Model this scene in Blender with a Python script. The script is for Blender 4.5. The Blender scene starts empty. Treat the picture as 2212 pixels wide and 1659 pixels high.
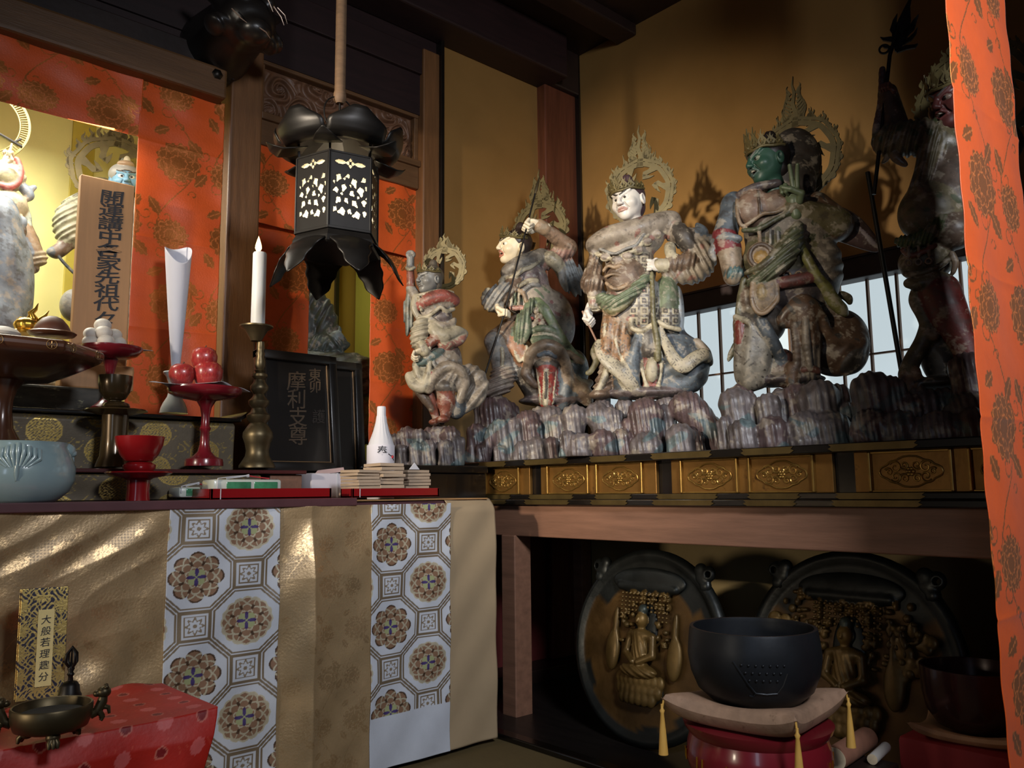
import bpy, bmesh, math, random
import numpy as np
from mathutils import Vector, Matrix, Euler

SC = bpy.context.scene
# ------------------------------------------------------------------ camera, view, world, large lights
EYE = np.array([0.0, 0.0, 0.88])
FPX, PCX, PCY = 1777.576, 1106.0, 829.5
RM = np.array([[0.74412598, -0.07892811, -0.6633603],
               [-0.6679618, -0.10303446, -0.73702845],
               [-0.01017671, 0.99154135, -0.12939157]])
cam_data = bpy.data.cameras.new('camera')
cam_data.sensor_fit = 'HORIZONTAL'
cam_data.sensor_width = 36.0
cam_data.lens = FPX / 2212.0 * 36.0
cam_data.clip_start = 0.05
cam = bpy.data.objects.new('camera', cam_data)
SC.collection.objects.link(cam)
_m = Matrix.Identity(4)
for _i in range(3):
    for _j in range(3):
        _m[_i][_j] = RM[_i, _j]
    _m[_i][3] = EYE[_i]
cam.matrix_world = _m
SC.camera = cam
SC.view_settings.view_transform = 'Standard'
SC.view_settings.look = 'None'
SC.view_settings.gamma = 1.0
SC.view_settings.use_curve_mapping = False
SC.view_settings.exposure = 0.0

world = bpy.data.worlds.new('world')
SC.world = world
world.use_nodes = True
world.node_tree.nodes['Background'].inputs[0].default_value = (0.55, 0.68, 0.9, 1)
world.node_tree.nodes['Background'].inputs[1].default_value = 0.015


def lamp(name, kind, loc, power, col, size=None, target=None, size_y=None, spot=None):
    d = bpy.data.lights.new(name, kind)
    d.energy = power
    d.color = col
    if kind == 'AREA':
        d.size = size
        if size_y:
            d.shape = 'RECTANGLE'
            d.size_y = size_y
    elif size is not None:
        d.shadow_soft_size = size
    if spot:
        d.spot_size, d.spot_blend = spot
    o = bpy.data.objects.new(name, d)
    SC.collection.objects.link(o)
    o.location = loc
    if target is not None:
        o.rotation_euler = (Vector(target) - Vector(loc)).to_track_quat('-Z', 'Y').to_euler()
    return o


# lamp of the hall to the left of the altar, raking along it
_kl = lamp('hall_lamp', 'AREA', (-3.5, 1.2, 2.15), 11.5, (1.0, 0.88, 0.70), 0.2, (3.2, 2.5, 1.6))
_kl.data.spread = math.radians(25)
# added low light, no known lamp, grazing the altar cloth for its highlights
_l2 = lamp('added_cloth_light', 'AREA', (-3.0, 1.55, 1.0), 3, (1.0, 0.86, 0.66), 0.3, (1.0, 2.3, 0.35))
_l2.data.spread = math.radians(46)
# daylight of the open hall doors behind the camera
_dl = lamp('door_daylight', 'AREA', (0.55, -1.0, 2.35), 24, (0.90, 0.94, 1.0), 0.5, (2.0, 1.35, 1.55), 0.5)
_dl.data.spread = math.radians(88)
# pale window far behind the camera
lamp('hall_window_light', 'AREA', (-2.7, -1.5, 1.35), 8, (0.62, 0.78, 1.0), 0.45, (1.9, 1.3, 0.9), 1.3)
# lamps inside the sanctuary behind the altar
lamp('sanctuary_lamp', 'AREA', (0.35, 3.55, 2.45), 32, (1.0, 0.97, 0.84), 0.5, (0.3, 3.7, 1.0), 0.9)
lamp('sanctuary_front_lamp', 'AREA', (0.75, 3.13, 2.28), 6, (1.0, 0.93, 0.75), 0.15, (0.8, 4.0, 1.3), 0.7)
lamp('side_sanctuary_lamp', 'AREA', (1.75, 3.6, 2.3), 3.2, (1.0, 0.93, 0.70), 0.3, (1.8, 3.7, 1.0))

# ------------------------------------------------------------------ from a point of the photograph to the place
def ray(px, py):
    return RM @ np.array([(px - PCX) / FPX, -(py - PCY) / FPX, -1.0])


def hit(px, py, ax, v):
    r = ray(px, py)
    return EYE + (v - EYE[ax]) / r[ax] * r


def hx(px, py, v): return hit(px, py, 0, v)
def hy(px, py, v): return hit(px, py, 1, v)
def hz(px, py, v): return hit(px, py, 2, v)


def pxsize(p):
    """metres per photograph pixel at a point"""
    q = RM.T @ (np.array(p, float) - EYE)
    return -q[2] / FPX


# ------------------------------------------------------------------ objects
def put(o, parent=None):
    SC.collection.objects.link(o)
    if parent is not None:
        o.parent = parent
    return o


def tag(o, label, cat, group=None):
    o['label'] = label
    o['category'] = cat
    if group:
        o['group'] = group
    return o


def thing(name, label, cat, loc=(0, 0, 0), rz=0.0, group=None):
    o = bpy.data.objects.new(name, None)
    o.empty_display_size = 0.05
    SC.collection.objects.link(o)
    o.location = [float(c) for c in loc]
    o.rotation_euler = (0, 0, rz)
    return tag(o, label, cat, group)


def structure(o):
    o['kind'] = 'structure'
    return o


def copy_tree(o, parent=None):
    c = o.copy()
    SC.collection.objects.link(c)
    if parent is not None:
        c.parent = parent
    for ch in list(o.children):
        copy_tree(ch, c)
    return c


def mesh_np(name, v, f, mat=None, parent=None, col=None, msk=None, smooth=True, loc=None):
    """v (n,3); f (m,4) or (m,3) array, or list of lists"""
    me = bpy.data.meshes.new(name)
    v = np.asarray(v, np.float32)
    if isinstance(f, np.ndarray):
        m, k = f.shape
        me.vertices.add(len(v))
        me.vertices.foreach_set('co', v.ravel())
        me.loops.add(m * k)
        me.loops.foreach_set('vertex_index', f.astype(np.int32).ravel())
        me.polygons.add(m)
        me.polygons.foreach_set('loop_start', (np.arange(m) * k).astype(np.int32))
        me.update(calc_edges=True)
    else:
        me.from_pydata(v.tolist(), [], f)
        me.update()
    if smooth:
        me.polygons.foreach_set('use_smooth', np.ones(len(me.polygons), bool))
    if col is not None:
        a = me.color_attributes.new('Col', 'FLOAT_COLOR', 'POINT')
        c = np.ones((len(v), 4), np.float32)
        c[:, :3] = col
        a.data.foreach_set('color', c.ravel())
    if msk is not None:
        a = me.attributes.new('Msk', 'FLOAT', 'POINT')
        a.data.foreach_set('value', np.asarray(msk, np.float32).ravel())
    if mat is not None:
        me.materials.append(mat)
    o = bpy.data.objects.new(name, me)
    put(o, parent)
    if loc is not None:
        o.location = [float(c) for c in loc]
    return o


class MB:
    """collects simple shapes into one mesh"""
    def __init__(s):
        s.v, s.f = [], []

    def add(s, v, f):
        n = len(s.v)
        s.v += [tuple(float(c) for c in p) for p in v]
        s.f += [[i + n for i in q] for q in f]
        return s

    def box(s, c, size, rz=0.0, bev=0.0):
        return s.boxm(size, Matrix.Translation([float(x) for x in c]) @ Matrix.Rotation(rz, 4, 'Z'), bev)

    def boxm(s, size, M, bev=0.0):
        bm = bmesh.new()
        bmesh.ops.create_cube(bm, size=1.0)
        bmesh.ops.scale(bm, vec=Vector([float(x) for x in size]), verts=bm.verts)
        if bev > 0:
            bmesh.ops.bevel(bm, geom=bm.edges[:], offset=min(bev, 0.45 * min(size)), segments=2, affect='EDGES', profile=0.5)
        bm.verts.index_update()
        s.add([M @ v.co for v in bm.verts], [[v.index for v in f.verts] for f in bm.faces])
        bm.free()
        return s

    def box2(s, a, b, bev=0.0):
        a, b = np.array(a, float), np.array(b, float)
        return s.box((a + b) / 2, np.abs(b - a), 0, bev)

    def bar(s, a, b, w, h, bev=0.0, up=(0, 0, 1)):
        a, b = Vector([float(x) for x in a]), Vector([float(x) for x in b])
        z = (b - a).normalized()
        x = Vector(up).cross(z)
        if x.length < 1e-4:
            x = Vector((1, 0, 0))
        x.normalize()
        y = z.cross(x)
        M = Matrix((x, y, z)).transposed().to_4x4()
        M.translation = (a + b) / 2
        return s.boxm((w, h, (b - a).length), M, bev)

    def lathe(s, prof, n=40, c=(0, 0, 0), wob=None, axis=None):
        k = len(prof)
        v, f = [], []
        for i in range(n):
            a = 2 * math.pi * i / n
            for j, (r, z) in enumerate(prof):
                if wob:
                    r = r * wob(a, j / (k - 1))
                p = Vector((r * math.cos(a), r * math.sin(a), z))
                if axis is not None:
                    p = axis @ p
                v.append((p.x + c[0], p.y + c[1], p.z + c[2]))
        for i in range(n):
            i2 = (i + 1) % n
            for j in range(k - 1):
                f.append([i * k + j, i2 * k + j, i2 * k + j + 1, i * k + j + 1])
        if prof[0][0] > 1e-5:
            f.append([i * k for i in range(n)][::-1])
        if prof[-1][0] > 1e-5:
            f.append([i * k + k - 1 for i in range(n)])
        return s.add(v, f)

    def tube(s, pts, rad, n=8, caps=True):
        pts = [Vector([float(c) for c in p]) for p in pts]
        if not hasattr(rad, '__len__'):
            rad = [rad] * len(pts)
        v, f = [], []
        x = None
        for i, p in enumerate(pts):
            t = (pts[min(i + 1, len(pts) - 1)] - pts[max(i - 1, 0)])
            t = t.normalized() if t.length > 1e-9 else Vector((0, 0, 1))
            if x is None:
                x = t.orthogonal().normalized()
            x = (x - t * x.dot(t))
            x = x.normalized() if x.length > 1e-6 else t.orthogonal().normalized()
            y = t.cross(x)
            for k in range(n):
                a = 2 * math.pi * k / n
                q = p + (x * math.cos(a) + y * math.sin(a)) * rad[i]
                v.append((q.x, q.y, q.z))
        for i in range(len(pts) - 1):
            for k in range(n):
                k2 = (k + 1) % n
                f.append([i * n + k, i * n + k2, (i + 1) * n + k2, (i + 1) * n + k])
        if caps:
            f.append(list(range(n))[::-1])
            f.append([(len(pts) - 1) * n + k for k in range(n)])
        return s.add(v, f)

    def ball(s, c, r, n=14, m=10, M=None):
        rr = r if hasattr(r, '__len__') else (r, r, r)
        v, f = [], []
        for j in range(m + 1):
            th = math.pi * j / m
            for i in range(n):
                a = 2 * math.pi * i / n
                p = Vector((rr[0] * math.sin(th) * math.cos(a), rr[1] * math.sin(th) * math.sin(a), rr[2] * math.cos(th)))
                if M is not None:
                    p = M @ p
                v.append((p.x + c[0], p.y + c[1], p.z + c[2]))
        for j in range(m):
            for i in range(n):
                i2 = (i + 1) % n
                f.append([j * n + i, (j + 1) * n + i, (j + 1) * n + i2, j * n + i2])
        return s.add(v, f)

    def prism(s, poly, thick, M):
        """polygon in its own xy plane pushed along z"""
        n = len(poly)
        v = [M @ Vector((float(x), float(y), -thick / 2)) for x, y in poly] + [M @ Vector((float(x), float(y), thick / 2)) for x, y in poly]
        f = [list(range(n))[::-1], list(range(n, 2 * n))]
        f += [[i, (i + 1) % n, n + (i + 1) % n, n + i] for i in range(n)]
        return s.add(v, f)

    def strip(s, pts, wid, thick, M):
        """tapered flat strip along a 2-D path, with thickness"""
        P = np.array(pts, float)
        T = np.gradient(P, axis=0)
        T /= np.linalg.norm(T, axis=1)[:, None] + 1e-9
        N = np.stack([-T[:, 1], T[:, 0]], 1)
        W = np.array(wid, float)[:, None] / 2
        L, R_ = P + N * W, P - N * W
        n = len(P)
        v = []
        for zz in (-thick / 2, thick / 2):
            for a in (L, R_):
                v += [M @ Vector((float(q[0]), float(q[1]), zz)) for q in a]
        f = []
        for i in range(n - 1):
            f.append([i, i + 1, n + i + 1, n + i])
            f.append([2 * n + i, 3 * n + i, 3 * n + i + 1, 2 * n + i + 1])
            f.append([i, 2 * n + i, 2 * n + i + 1, i + 1])
            f.append([n + i, n + i + 1, 3 * n + i + 1, 3 * n + i])
        f.append([0, n, 3 * n, 2 * n])
        f.append([n - 1, 3 * n - 1, 4 * n - 1, 2 * n - 1])
        return s.add(v, f)

    def build(s, name, mat, parent=None, smooth=False, loc=None, auto=None):
        me = bpy.data.meshes.new(name)
        me.from_pydata(s.v, [], s.f)
        bm = bmesh.new()
        bm.from_mesh(me)
        bmesh.ops.remove_doubles(bm, verts=bm.verts, dist=1e-6)
        bmesh.ops.recalc_face_normals(bm, faces=bm.faces)
        bm.to_mesh(me)
        bm.free()
        if smooth or auto:
            me.polygons.foreach_set('use_smooth', np.ones(len(me.polygons), bool))
            try:
                me.set_sharp_from_angle(angle=math.radians(auto or 40))
            except Exception:
                pass
        me.materials.append(mat)
        o = bpy.data.objects.new(name, me)
        put(o, parent)
        if loc is not None:
            o.location = [float(c) for c in loc]
        return o


def grid(name, nu, nv, fun, mat, parent=None, pat=None, thick=0.0, loc=None, smooth=True):
    """sheet: fun(U,V arrays 0..1) -> (n,3); pat(U,V)-> colour (n,3), metallic mask (n)"""
    U, V = np.meshgrid(np.linspace(0, 1, nu + 1), np.linspace(0, 1, nv + 1), indexing='ij')
    U, V = U.ravel(), V.ravel()
    P = fun(U, V)
    i = np.arange(nu)[:, None] * (nv + 1) + np.arange(nv)[None, :]
    i = i.ravel()
    F = np.stack([i, i + nv + 1, i + nv + 2, i + 1], 1)
    col = msk = None
    if pat is not None:
        col, msk = pat(U, V)
    o = mesh_np(name, P, F, mat, parent, col, msk, smooth, loc)
    if thick:
        md = o.modifiers.new('thickness', 'SOLIDIFY')
        md.thickness = thick
        md.offset = -1
    return o


# ------------------------------------------------------------------ materials
def S(c):
    """sRGB 0..255 -> linear"""
    c = np.array(c, float) / 255.0
    return tuple(np.where(c <= 0.04045, c / 12.92, ((c + 0.055) / 1.055) ** 2.4))


MATS = {}


def mat(name, base, rough=0.5, metal=0.0, var=0.25, vscale=6.0, bump=0.0, bscale=40.0, attr=False, mask=False,
        goldrough=0.33, wear=None, spec=0.5, stretch=None, coat=0.0, sheen=0.0, emit=None, transm=0.0, subs=0.0, vor=0.0, vorscale=60.0,
        rvar=0.0):
    if name in MATS:
        return MATS[name]
    m = bpy.data.materials.new(name)
    m.use_nodes = True
    nt = m.node_tree
    N, L = nt.nodes, nt.links
    b = N['Principled BSDF']
    tc = N.new('ShaderNodeTexCoord')
    mp = N.new('ShaderNodeMapping')
    L.new(tc.outputs['Object'], mp.inputs[0])
    if stretch:
        mp.inputs['Scale'].default_value = stretch
    ns = N.new('ShaderNodeTexNoise')
    ns.inputs['Scale'].default_value = vscale
    ns.inputs['Detail'].default_value = 5
    ns.inputs['Roughness'].default_value = 0.6
    L.new(mp.outputs[0], ns.inputs['Vector'])
    mr = N.new('ShaderNodeMapRange')
    L.new(ns.outputs[0], mr.inputs[0])
    mr.inputs[1].default_value, mr.inputs[2].default_value = 0.25, 0.75
    mr.inputs[3].default_value, mr.inputs[4].default_value = 1 - var, 1 + var * 0.8
    mx = N.new('ShaderNodeMix')
    mx.data_type = 'RGBA'
    mx.blend_type = 'MULTIPLY'
    mx.inputs[0].default_value = 1.0
    if attr:
        at = N.new('ShaderNodeAttribute')
        at.attribute_name = 'Col'
        L.new(at.outputs['Color'], mx.inputs[6])
    else:
        mx.inputs[6].default_value = (*base, 1)
    L.new(mr.outputs[0], mx.inputs[7])
    out = mx.outputs[2]
    if wear:
        n2 = N.new('ShaderNodeTexNoise')
        n2.inputs['Scale'].default_value = wear[1]
        n2.inputs['Detail'].default_value = 8
        n2.inputs['Roughness'].default_value = 0.7
        L.new(mp.outputs[0], n2.inputs['Vector'])
        r2 = N.new('ShaderNodeMapRange')
        L.new(n2.outputs[0], r2.inputs[0])
        r2.inputs[1].default_value, r2.inputs[2].default_value = wear[2], wear[2] + 0.08
        r2.inputs[4].default_value = wear[3] if len(wear) > 3 else 1.0
        m2 = N.new('ShaderNodeMix')
        m2.data_type = 'RGBA'
        L.new(r2.outputs[0], m2.inputs[0])
        L.new(out, m2.inputs[6])
        m2.inputs[7].default_value = (*wear[0], 1)
        out = m2.outputs[2]
    L.new(out, b.inputs['Base Color'])
    b.inputs['Roughness'].default_value = rough
    if rvar:
        rr = N.new('ShaderNodeMapRange')
        L.new(ns.outputs[0], rr.inputs[0])
        rr.inputs[1].default_value, rr.inputs[2].default_value = 0.3, 0.7
        rr.inputs[3].default_value, rr.inputs[4].default_value = rough - rvar, rough + rvar
        L.new(rr.outputs[0], b.inputs['Roughness'])
    b.inputs['Metallic'].default_value = metal
    b.inputs['Specular IOR Level'].default_value = spec
    if mask:
        am = N.new('ShaderNodeAttribute')
        am.attribute_name = 'Msk'
        L.new(am.outputs['Fac'], b.inputs['Metallic'])
        rr = N.new('ShaderNodeMapRange')
        L.new(am.outputs['Fac'], rr.inputs[0])
        rr.inputs[3].default_value, rr.inputs[4].default_value = rough, goldrough
        L.new(rr.outputs[0], b.inputs['Roughness'])
    if coat:
        b.inputs['Coat Weight'].default_value = coat
        b.inputs['Coat Roughness'].default_value = 0.08
    if sheen:
        b.inputs['Sheen Weight'].default_value = sheen
    if transm:
        b.inputs['Transmission Weight'].default_value = transm
    if subs:
        b.inputs['Subsurface Weight'].default_value = subs
        b.inputs['Subsurface Radius'].default_value = (0.02, 0.015, 0.01)
    if emit:
        b.inputs['Emission Color'].default_value = (*emit[0], 1)
        b.inputs['Emission Strength'].default_value = emit[1]
    if bump or vor:
        bp = N.new('ShaderNodeBump')
        bp.inputs['Strength'].default_value = 1.0
        bp.inputs['Distance'].default_value = max(bump, vor)
        n3 = N.new('ShaderNodeTexVoronoi' if vor else 'ShaderNodeTexNoise')
        n3.inputs['Scale'].default_value = vorscale if vor else bscale
        if not vor:
            n3.inputs['Detail'].default_value = 6
        L.new(mp.outputs[0], n3.inputs['Vector'])
        L.new(n3.outputs[0], bp.inputs['Height'])
        L.new(bp.outputs[0], b.inputs['Normal'])
    MATS[name] = m
    return m


# ------------------------------------------------------------------ writing
def text_mesh(name, txt, size, mat_, parent=None, extrude=0.0006, bold=0.0, space=1.0, shear=0.0, sx=1.0, M=None, wob=0.0, seed=3):
    cu = bpy.data.curves.new(name, 'FONT')
    cu.body = txt
    cu.size = size
    cu.extrude = extrude
    cu.offset = bold
    cu.align_x = 'CENTER'
    cu.space_line = space
    cu.shear = shear
    cu.resolution_u = 3
    t = bpy.data.objects.new(name, cu)
    SC.collection.objects.link(t)
    dg = bpy.context.evaluated_depsgraph_get()
    me = bpy.data.meshes.new_from_object(t.evaluated_get(dg))
    bpy.data.objects.remove(t)
    n = len(me.vertices)
    co = np.empty(n * 3, np.float32)
    me.vertices.foreach_get('co', co)
    co = co.reshape(-1, 3)
    co[:, 0] *= sx
    if wob:
        co[:, 1] += wob * size * np.sin(co[:, 0] / size * 4.1 + seed) + 0.10 * co[:, 0]
        co[:, 0] += wob * size * np.sin(co[:, 1] / size * 3.3 + seed * 2)
    me.vertices.foreach_set('co', co.ravel())
    if M is not None:
        me.transform(M)
    me.materials.clear()
    me.materials.append(mat_)
    o = bpy.data.objects.new(name, me)
    return put(o, parent)


# ------------------------------------------------------------------ carving: signed distance shapes blended on a grid
def surface_nets(D, org, h):
    s = D < 0
    c = np.zeros(tuple(n - 1 for n in D.shape), np.int8)
    offs = [(i, j, k) for i in (0, 1) for j in (0, 1) for k in (0, 1)]
    nx, ny, nz = c.shape
    for i, j, k in offs:
        c += s[i:i + nx, j:j + ny, k:k + nz]
    act = (c > 0) & (c < 8)
    I = np.argwhere(act)
    idx = -np.ones(c.shape, np.int64)
    idx[tuple(I.T)] = np.arange(len(I))
    acc = np.zeros((len(I), 3), np.float32)
    cnt = np.zeros(len(I), np.float32)
    cv = {o: D[I[:, 0] + o[0], I[:, 1] + o[1], I[:, 2] + o[2]] for o in offs}
    for a in offs:
        for ax in range(3):
            if a[ax] == 0:
                b = list(a)
                b[ax] = 1
                b = tuple(b)
                da, db = cv[a], cv[b]
                m = (da < 0) != (db < 0)
                t = np.where(m, da / np.where(m, da - db, 1), 0)
                p = np.array(a, np.float32)[None, :].repeat(len(I), 0)
                p[:, ax] += t
                acc[m] += p[m]
                cnt[m] += 1
    loc = acc / np.maximum(cnt, 1)[:, None]
    V = (I + loc) * h + org
    F = []
    for ax in range(3):
        o1, o2 = [(1, 2), (2, 0), (0, 1)][ax]
        sl0 = [slice(1, -1)] * 3
        sl1 = [slice(1, -1)] * 3
        sl0[ax] = slice(0, -1)
        sl1[ax] = slice(1, None)
        a, b = s[tuple(sl0)], s[tuple(sl1)]
        for sgn, mm in ((0, a & ~b), (1, ~a & b)):
            E = np.argwhere(mm)
            for o in (o1, o2):
                E[:, o] += 1
            if not len(E):
                continue
            q = []
            for d1, d2 in ((0, 0), (1, 0), (1, 1), (0, 1)):
                e = E.copy()
                e[:, o1] -= d1
                e[:, o2] -= d2
                q.append(idx[tuple(e.T)])
            q = np.stack(q, 1)
            if sgn:
                q = q[:, ::-1]
            F.append(q)
    F = np.concatenate(F)
    F = F[(F >= 0).all(1)]
    return V, F, I + np.round(loc).astype(int)


class Sdf:
    def __init__(s, h):
        s.h, s.p = h, []

    def add(s, kind, **k):
        s.p.append((kind, k))

    def cone(s, a, b, ra, rb=None, col=(.5, .5, .5), k=0.0, op='add', flat=None, fold=None):
        s.add('cone', a=np.array(a, float), b=np.array(b, float), ra=ra, rb=ra if rb is None else rb, col=col, k=k, op=op, flat=flat, fold=fold)

    def ell(s, c, r, col=(.5, .5, .5), k=0.0, op='add', rot=None, fold=None, flat=None):
        s.add('ell', c=np.array(c, float), r=np.array(r if hasattr(r, '__len__') else (r, r, r), float), col=col, k=k, op=op, rot=rot, fold=fold, flat=None)

    def chain(s, pts, rad, col=(.5, .5, .5), k=0.0, op='add', flat=None, fold=None):
        pts = [np.array(p, float) for p in pts]
        if not hasattr(rad, '__len__'):
            rad = [rad] * len(pts)
        for i in range(len(pts) - 1):
            s.cone(pts[i], pts[i + 1], rad[i], rad[i + 1], col, k, op, flat, fold)

    def bbox(s, kind, k):
        fl = 0
        if kind == 'cone':
            r = max(k['ra'], k['rb'])
            lo = np.minimum(k['a'], k['b']) - r
            hi = np.maximum(k['a'], k['b']) + r
        else:
            r = max(k['r'])
            lo, hi = k['c'] - r, k['c'] + r
            if k['rot'] is None:
                lo, hi = k['c'] - k['r'], k['c'] + k['r']
        pad = k['k'] + 3 * s.h + (abs(k['fold'][2]) if k['fold'] else 0)
        return lo - pad, hi + pad

    def mesh(s, colfun=None):
        h = s.h
        los, his = zip(*[s.bbox(kd, k) for kd, k in s.p if k['op'] == 'add'])
        lo, hi = np.min(los, 0), np.max(his, 0)
        n = np.ceil((hi - lo) / h).astype(int) + 2
        D = np.full(n, 1.0, np.float32)
        Cc = np.zeros((*n, 3), np.float32)
        for kind, k in s.p:
            l, u = s.bbox(kind, k)
            i0 = np.clip(np.floor((l - lo) / h).astype(int), 0, n)
            i1 = np.clip(np.ceil((u - lo) / h).astype(int) + 1, 0, n)
            if (i1 <= i0).any():
                continue
            sl = tuple(slice(a, b) for a, b in zip(i0, i1))
            ax = [(np.arange(a, b) * h + o).astype(np.float32) for a, b, o in zip(i0, i1, lo)]
            X, Y, Z = ax[0][:, None, None], ax[1][None, :, None], ax[2][None, None, :]
            if kind == 'cone':
                a, ba = k['a'], k['b'] - k['a']
                px_, py_, pz_ = X - a[0], Y - a[1], Z - a[2]
                if k['flat']:
                    nn, ff = k['flat']
                    nn = np.array(nn, float)
                    nn = nn / np.linalg.norm(nn)
                    dn = (px_ * nn[0] + py_ * nn[1] + pz_ * nn[2])
                    ba_n = float(ba @ nn)
                    px_ = px_ + (ff - 1) * dn * nn[0]
                    py_ = py_ + (ff - 1) * dn * nn[1]
                    pz_ = pz_ + (ff - 1) * dn * nn[2]
                    ba = ba + (ff - 1) * ba_n * nn
                L2 = float(ba @ ba) + 1e-12
                t = np.clip((px_ * ba[0] + py_ * ba[1] + pz_ * ba[2]) / L2, 0, 1)
                d = np.sqrt((px_ - t * ba[0]) ** 2 + (py_ - t * ba[1]) ** 2 + (pz_ - t * ba[2]) ** 2) - (k['ra'] + t * (k['rb'] - k['ra']))
                if k['flat']:
                    d = d / np.sqrt(k['flat'][1])
            else:
                c, r = k['c'], k['r']
                q = [X - c[0], Y - c[1], Z - c[2]]
                if k['rot'] is not None:
                    R_ = np.array(k['rot'])
                    q = [q[0] * R_[0, i] + q[1] * R_[1, i] + q[2] * R_[2, i] for i in range(3)]
                k0 = np.sqrt((q[0] / r[0]) ** 2 + (q[1] / r[1]) ** 2 + (q[2] / r[2]) ** 2)
                k1 = np.sqrt((q[0] / r[0] ** 2) ** 2 + (q[1] / r[1] ** 2) ** 2 + (q[2] / r[2] ** 2) ** 2) + 1e-9
                d = k0 * (k0 - 1) / k1
            if k['fold']:
                fd, wl, am = k['fold'][:3]
                fd = np.array(fd, float)
                fd = fd / np.linalg.norm(fd)
                ph = k['fold'][3] if len(k['fold']) > 3 else 0
                w = (X * fd[0] + Y * fd[1] + Z * fd[2]) * (2 * np.pi / wl) + ph
                d = d + am * np.sin(w + 0.8 * np.sin(w * 0.37 + 1.3))
            cur = D[sl].copy()
            kk = k['k']
            if k['op'] == 'add':
                if kk > 0:
                    hh = np.clip(0.5 + 0.5 * (cur - d) / kk, 0, 1)
                    D[sl] = cur + (d - cur) * hh - kk * hh * (1 - hh)
                else:
                    D[sl] = np.minimum(cur, d)
                m = d < cur
                Cc[sl][m] = k['col']
            elif k['op'] == 'sub':
                if kk > 0:
                    hh = np.clip(0.5 - 0.5 * (cur + d) / kk, 0, 1)
                    D[sl] = cur + (-d - cur) * hh + kk * hh * (1 - hh)
                else:
                    D[sl] = np.maximum(cur, -d)
                if k['col'] is not None:
                    m = -d > cur - h
                    Cc[sl][m & (d < h)] = k['col']
            else:
                m = d < 0
                Cc[sl][m] = k['col']
        V, F, I = surface_nets(D, lo.astype(np.float32), h)
        col = Cc[tuple(np.clip(I, 0, np.array(n) - 1).T)]
        if colfun is not None:
            col = colfun(V, col)
        return V, F, col

    def build(s, name, mat_, parent=None, colfun=None, loc=None):
        V, F, col = s.mesh(colfun)
        return mesh_np(name, V, F, mat_, parent, col, None, True, loc)
# ------------------------------------------------------------------ main planes of the place (metres)
YA = 2.30      # front of the altar table
XP = 2.25      # front of the statue platform
YB = 3.05      # back wall with the two openings
XR = 3.20      # right wall with the shoji
ZT = 0.865     # top of the altar table
ZP = 1.005     # top of the statue platform

M_post = mat('post_wood', S((112, 76, 46)), 0.42, var=0.3, vscale=5, stretch=(9, 9, 0.7), bump=0.0006, bscale=30)
M_beam = mat('beam_wood', S((98, 68, 42)), 0.45, var=0.3, vscale=5, stretch=(0.7, 9, 9), bump=0.0006, bscale=30)
M_pale = mat('pale_wood', S((132, 94, 74)), 0.5, var=0.28, vscale=4, stretch=(7, 0.8, 9), bump=0.0005, bscale=30)
M_dark = mat('dark_wood', S((36, 22, 18)), 0.5, var=0.4, vscale=6, bump=0.001, bscale=25)
M_soffit = mat('soffit_wood', S((36, 18, 18)), 0.55, var=0.4, vscale=6, stretch=(0.8, 6, 6))
M_black = mat('black_lacquer', S((22, 18, 15)), 0.22, var=0.3, coat=0.2)
M_goldwall = mat('gold_leaf_wall', S((162, 122, 68)), 0.46, 0.35, var=0.13, vscale=2.2, bump=0.0004, bscale=220, rvar=0.05)
M_innerwall = mat('yellow_gold_wall', S((228, 219, 146)), 0.6, 0.0, var=0.07, vscale=3, bump=0.0003, bscale=150)
M_redwall = mat('dark_red_boards', S((96, 38, 38)), 0.5, var=0.3, vscale=4)
M_tatami = mat('tatami', S((104, 86, 50)), 0.8, var=0.2, vscale=10, stretch=(40, 2, 1), bump=0.001, bscale=60)
M_floorwood = mat('dark_floor_boards', S((30, 26, 24)), 0.35, var=0.35, vscale=5, stretch=(6, 0.7, 1))
M_paper = mat('shoji_paper', S((150, 160, 165)), 0.9, var=0.05, vscale=5, emit=(S((212, 228, 234)), 0.78))
M_muntin = mat('shoji_wood', S((126, 92, 68)), 0.55, var=0.3, vscale=8, stretch=(4, 4, 0.8))

structure(MB().box2((-3, -3, -0.06), (2.04, 3.2, 0)).build('floor', M_tatami))
structure(MB().box2((2.04, -3, -0.06), (3.3, 3.2, 0.004)).build('floor_boards', M_floorwood))
structure(MB().box2((2.02, -3, 0.0), (2.07, 2.9, 0.02), 0.004).build('trim_1', M_black))

# --- right wall, gold leaf, with the shoji band
wr = MB()
wr.box2((XR, -3, 1.79), (XR + 0.1, 3.15, 4.2))
wr.box2((XR, 2.86, 1.12), (XR + 0.1, 3.15, 1.79))
wr.box2((XR, -3, 1.12), (XR + 0.1, 0.7, 1.79))
structure(wr.build('wall_right', M_goldwall))
structure(MB().box2((XR, -3, 0), (XR + 0.1, 3.15, 1.12)).build('wall_right_lower', mat('shaded_gold_wall', S((158, 136, 92)), 0.65, var=0.15, vscale=3)))  # gold wall greyed down here, shade under the platform painted into its colour
win = structure(MB().box2((XR + 0.05, 0.7, 1.12), (XR + 0.055, 2.86, 1.72)).build('window_1', M_paper))
fr = MB()
fr.box2((XR - 0.025, 0.65, 1.712), (XR + 0.06, 2.92, 1.80), 0.006)
fr.box2((XR - 0.032, 0.65, 1.795), (XR + 0.04, 2.92, 1.806), 0.002)
fr.box2((XR - 0.02, 0.65, 1.08), (XR + 0.06, 2.92, 1.13), 0.006)
fr.box2((XR - 0.02, 2.84, 1.1), (XR + 0.06, 2.92, 1.75), 0.006)
structure(fr.build('window_frame', M_soffit, win))
mu = MB()
y = 2.846
k = 0
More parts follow.
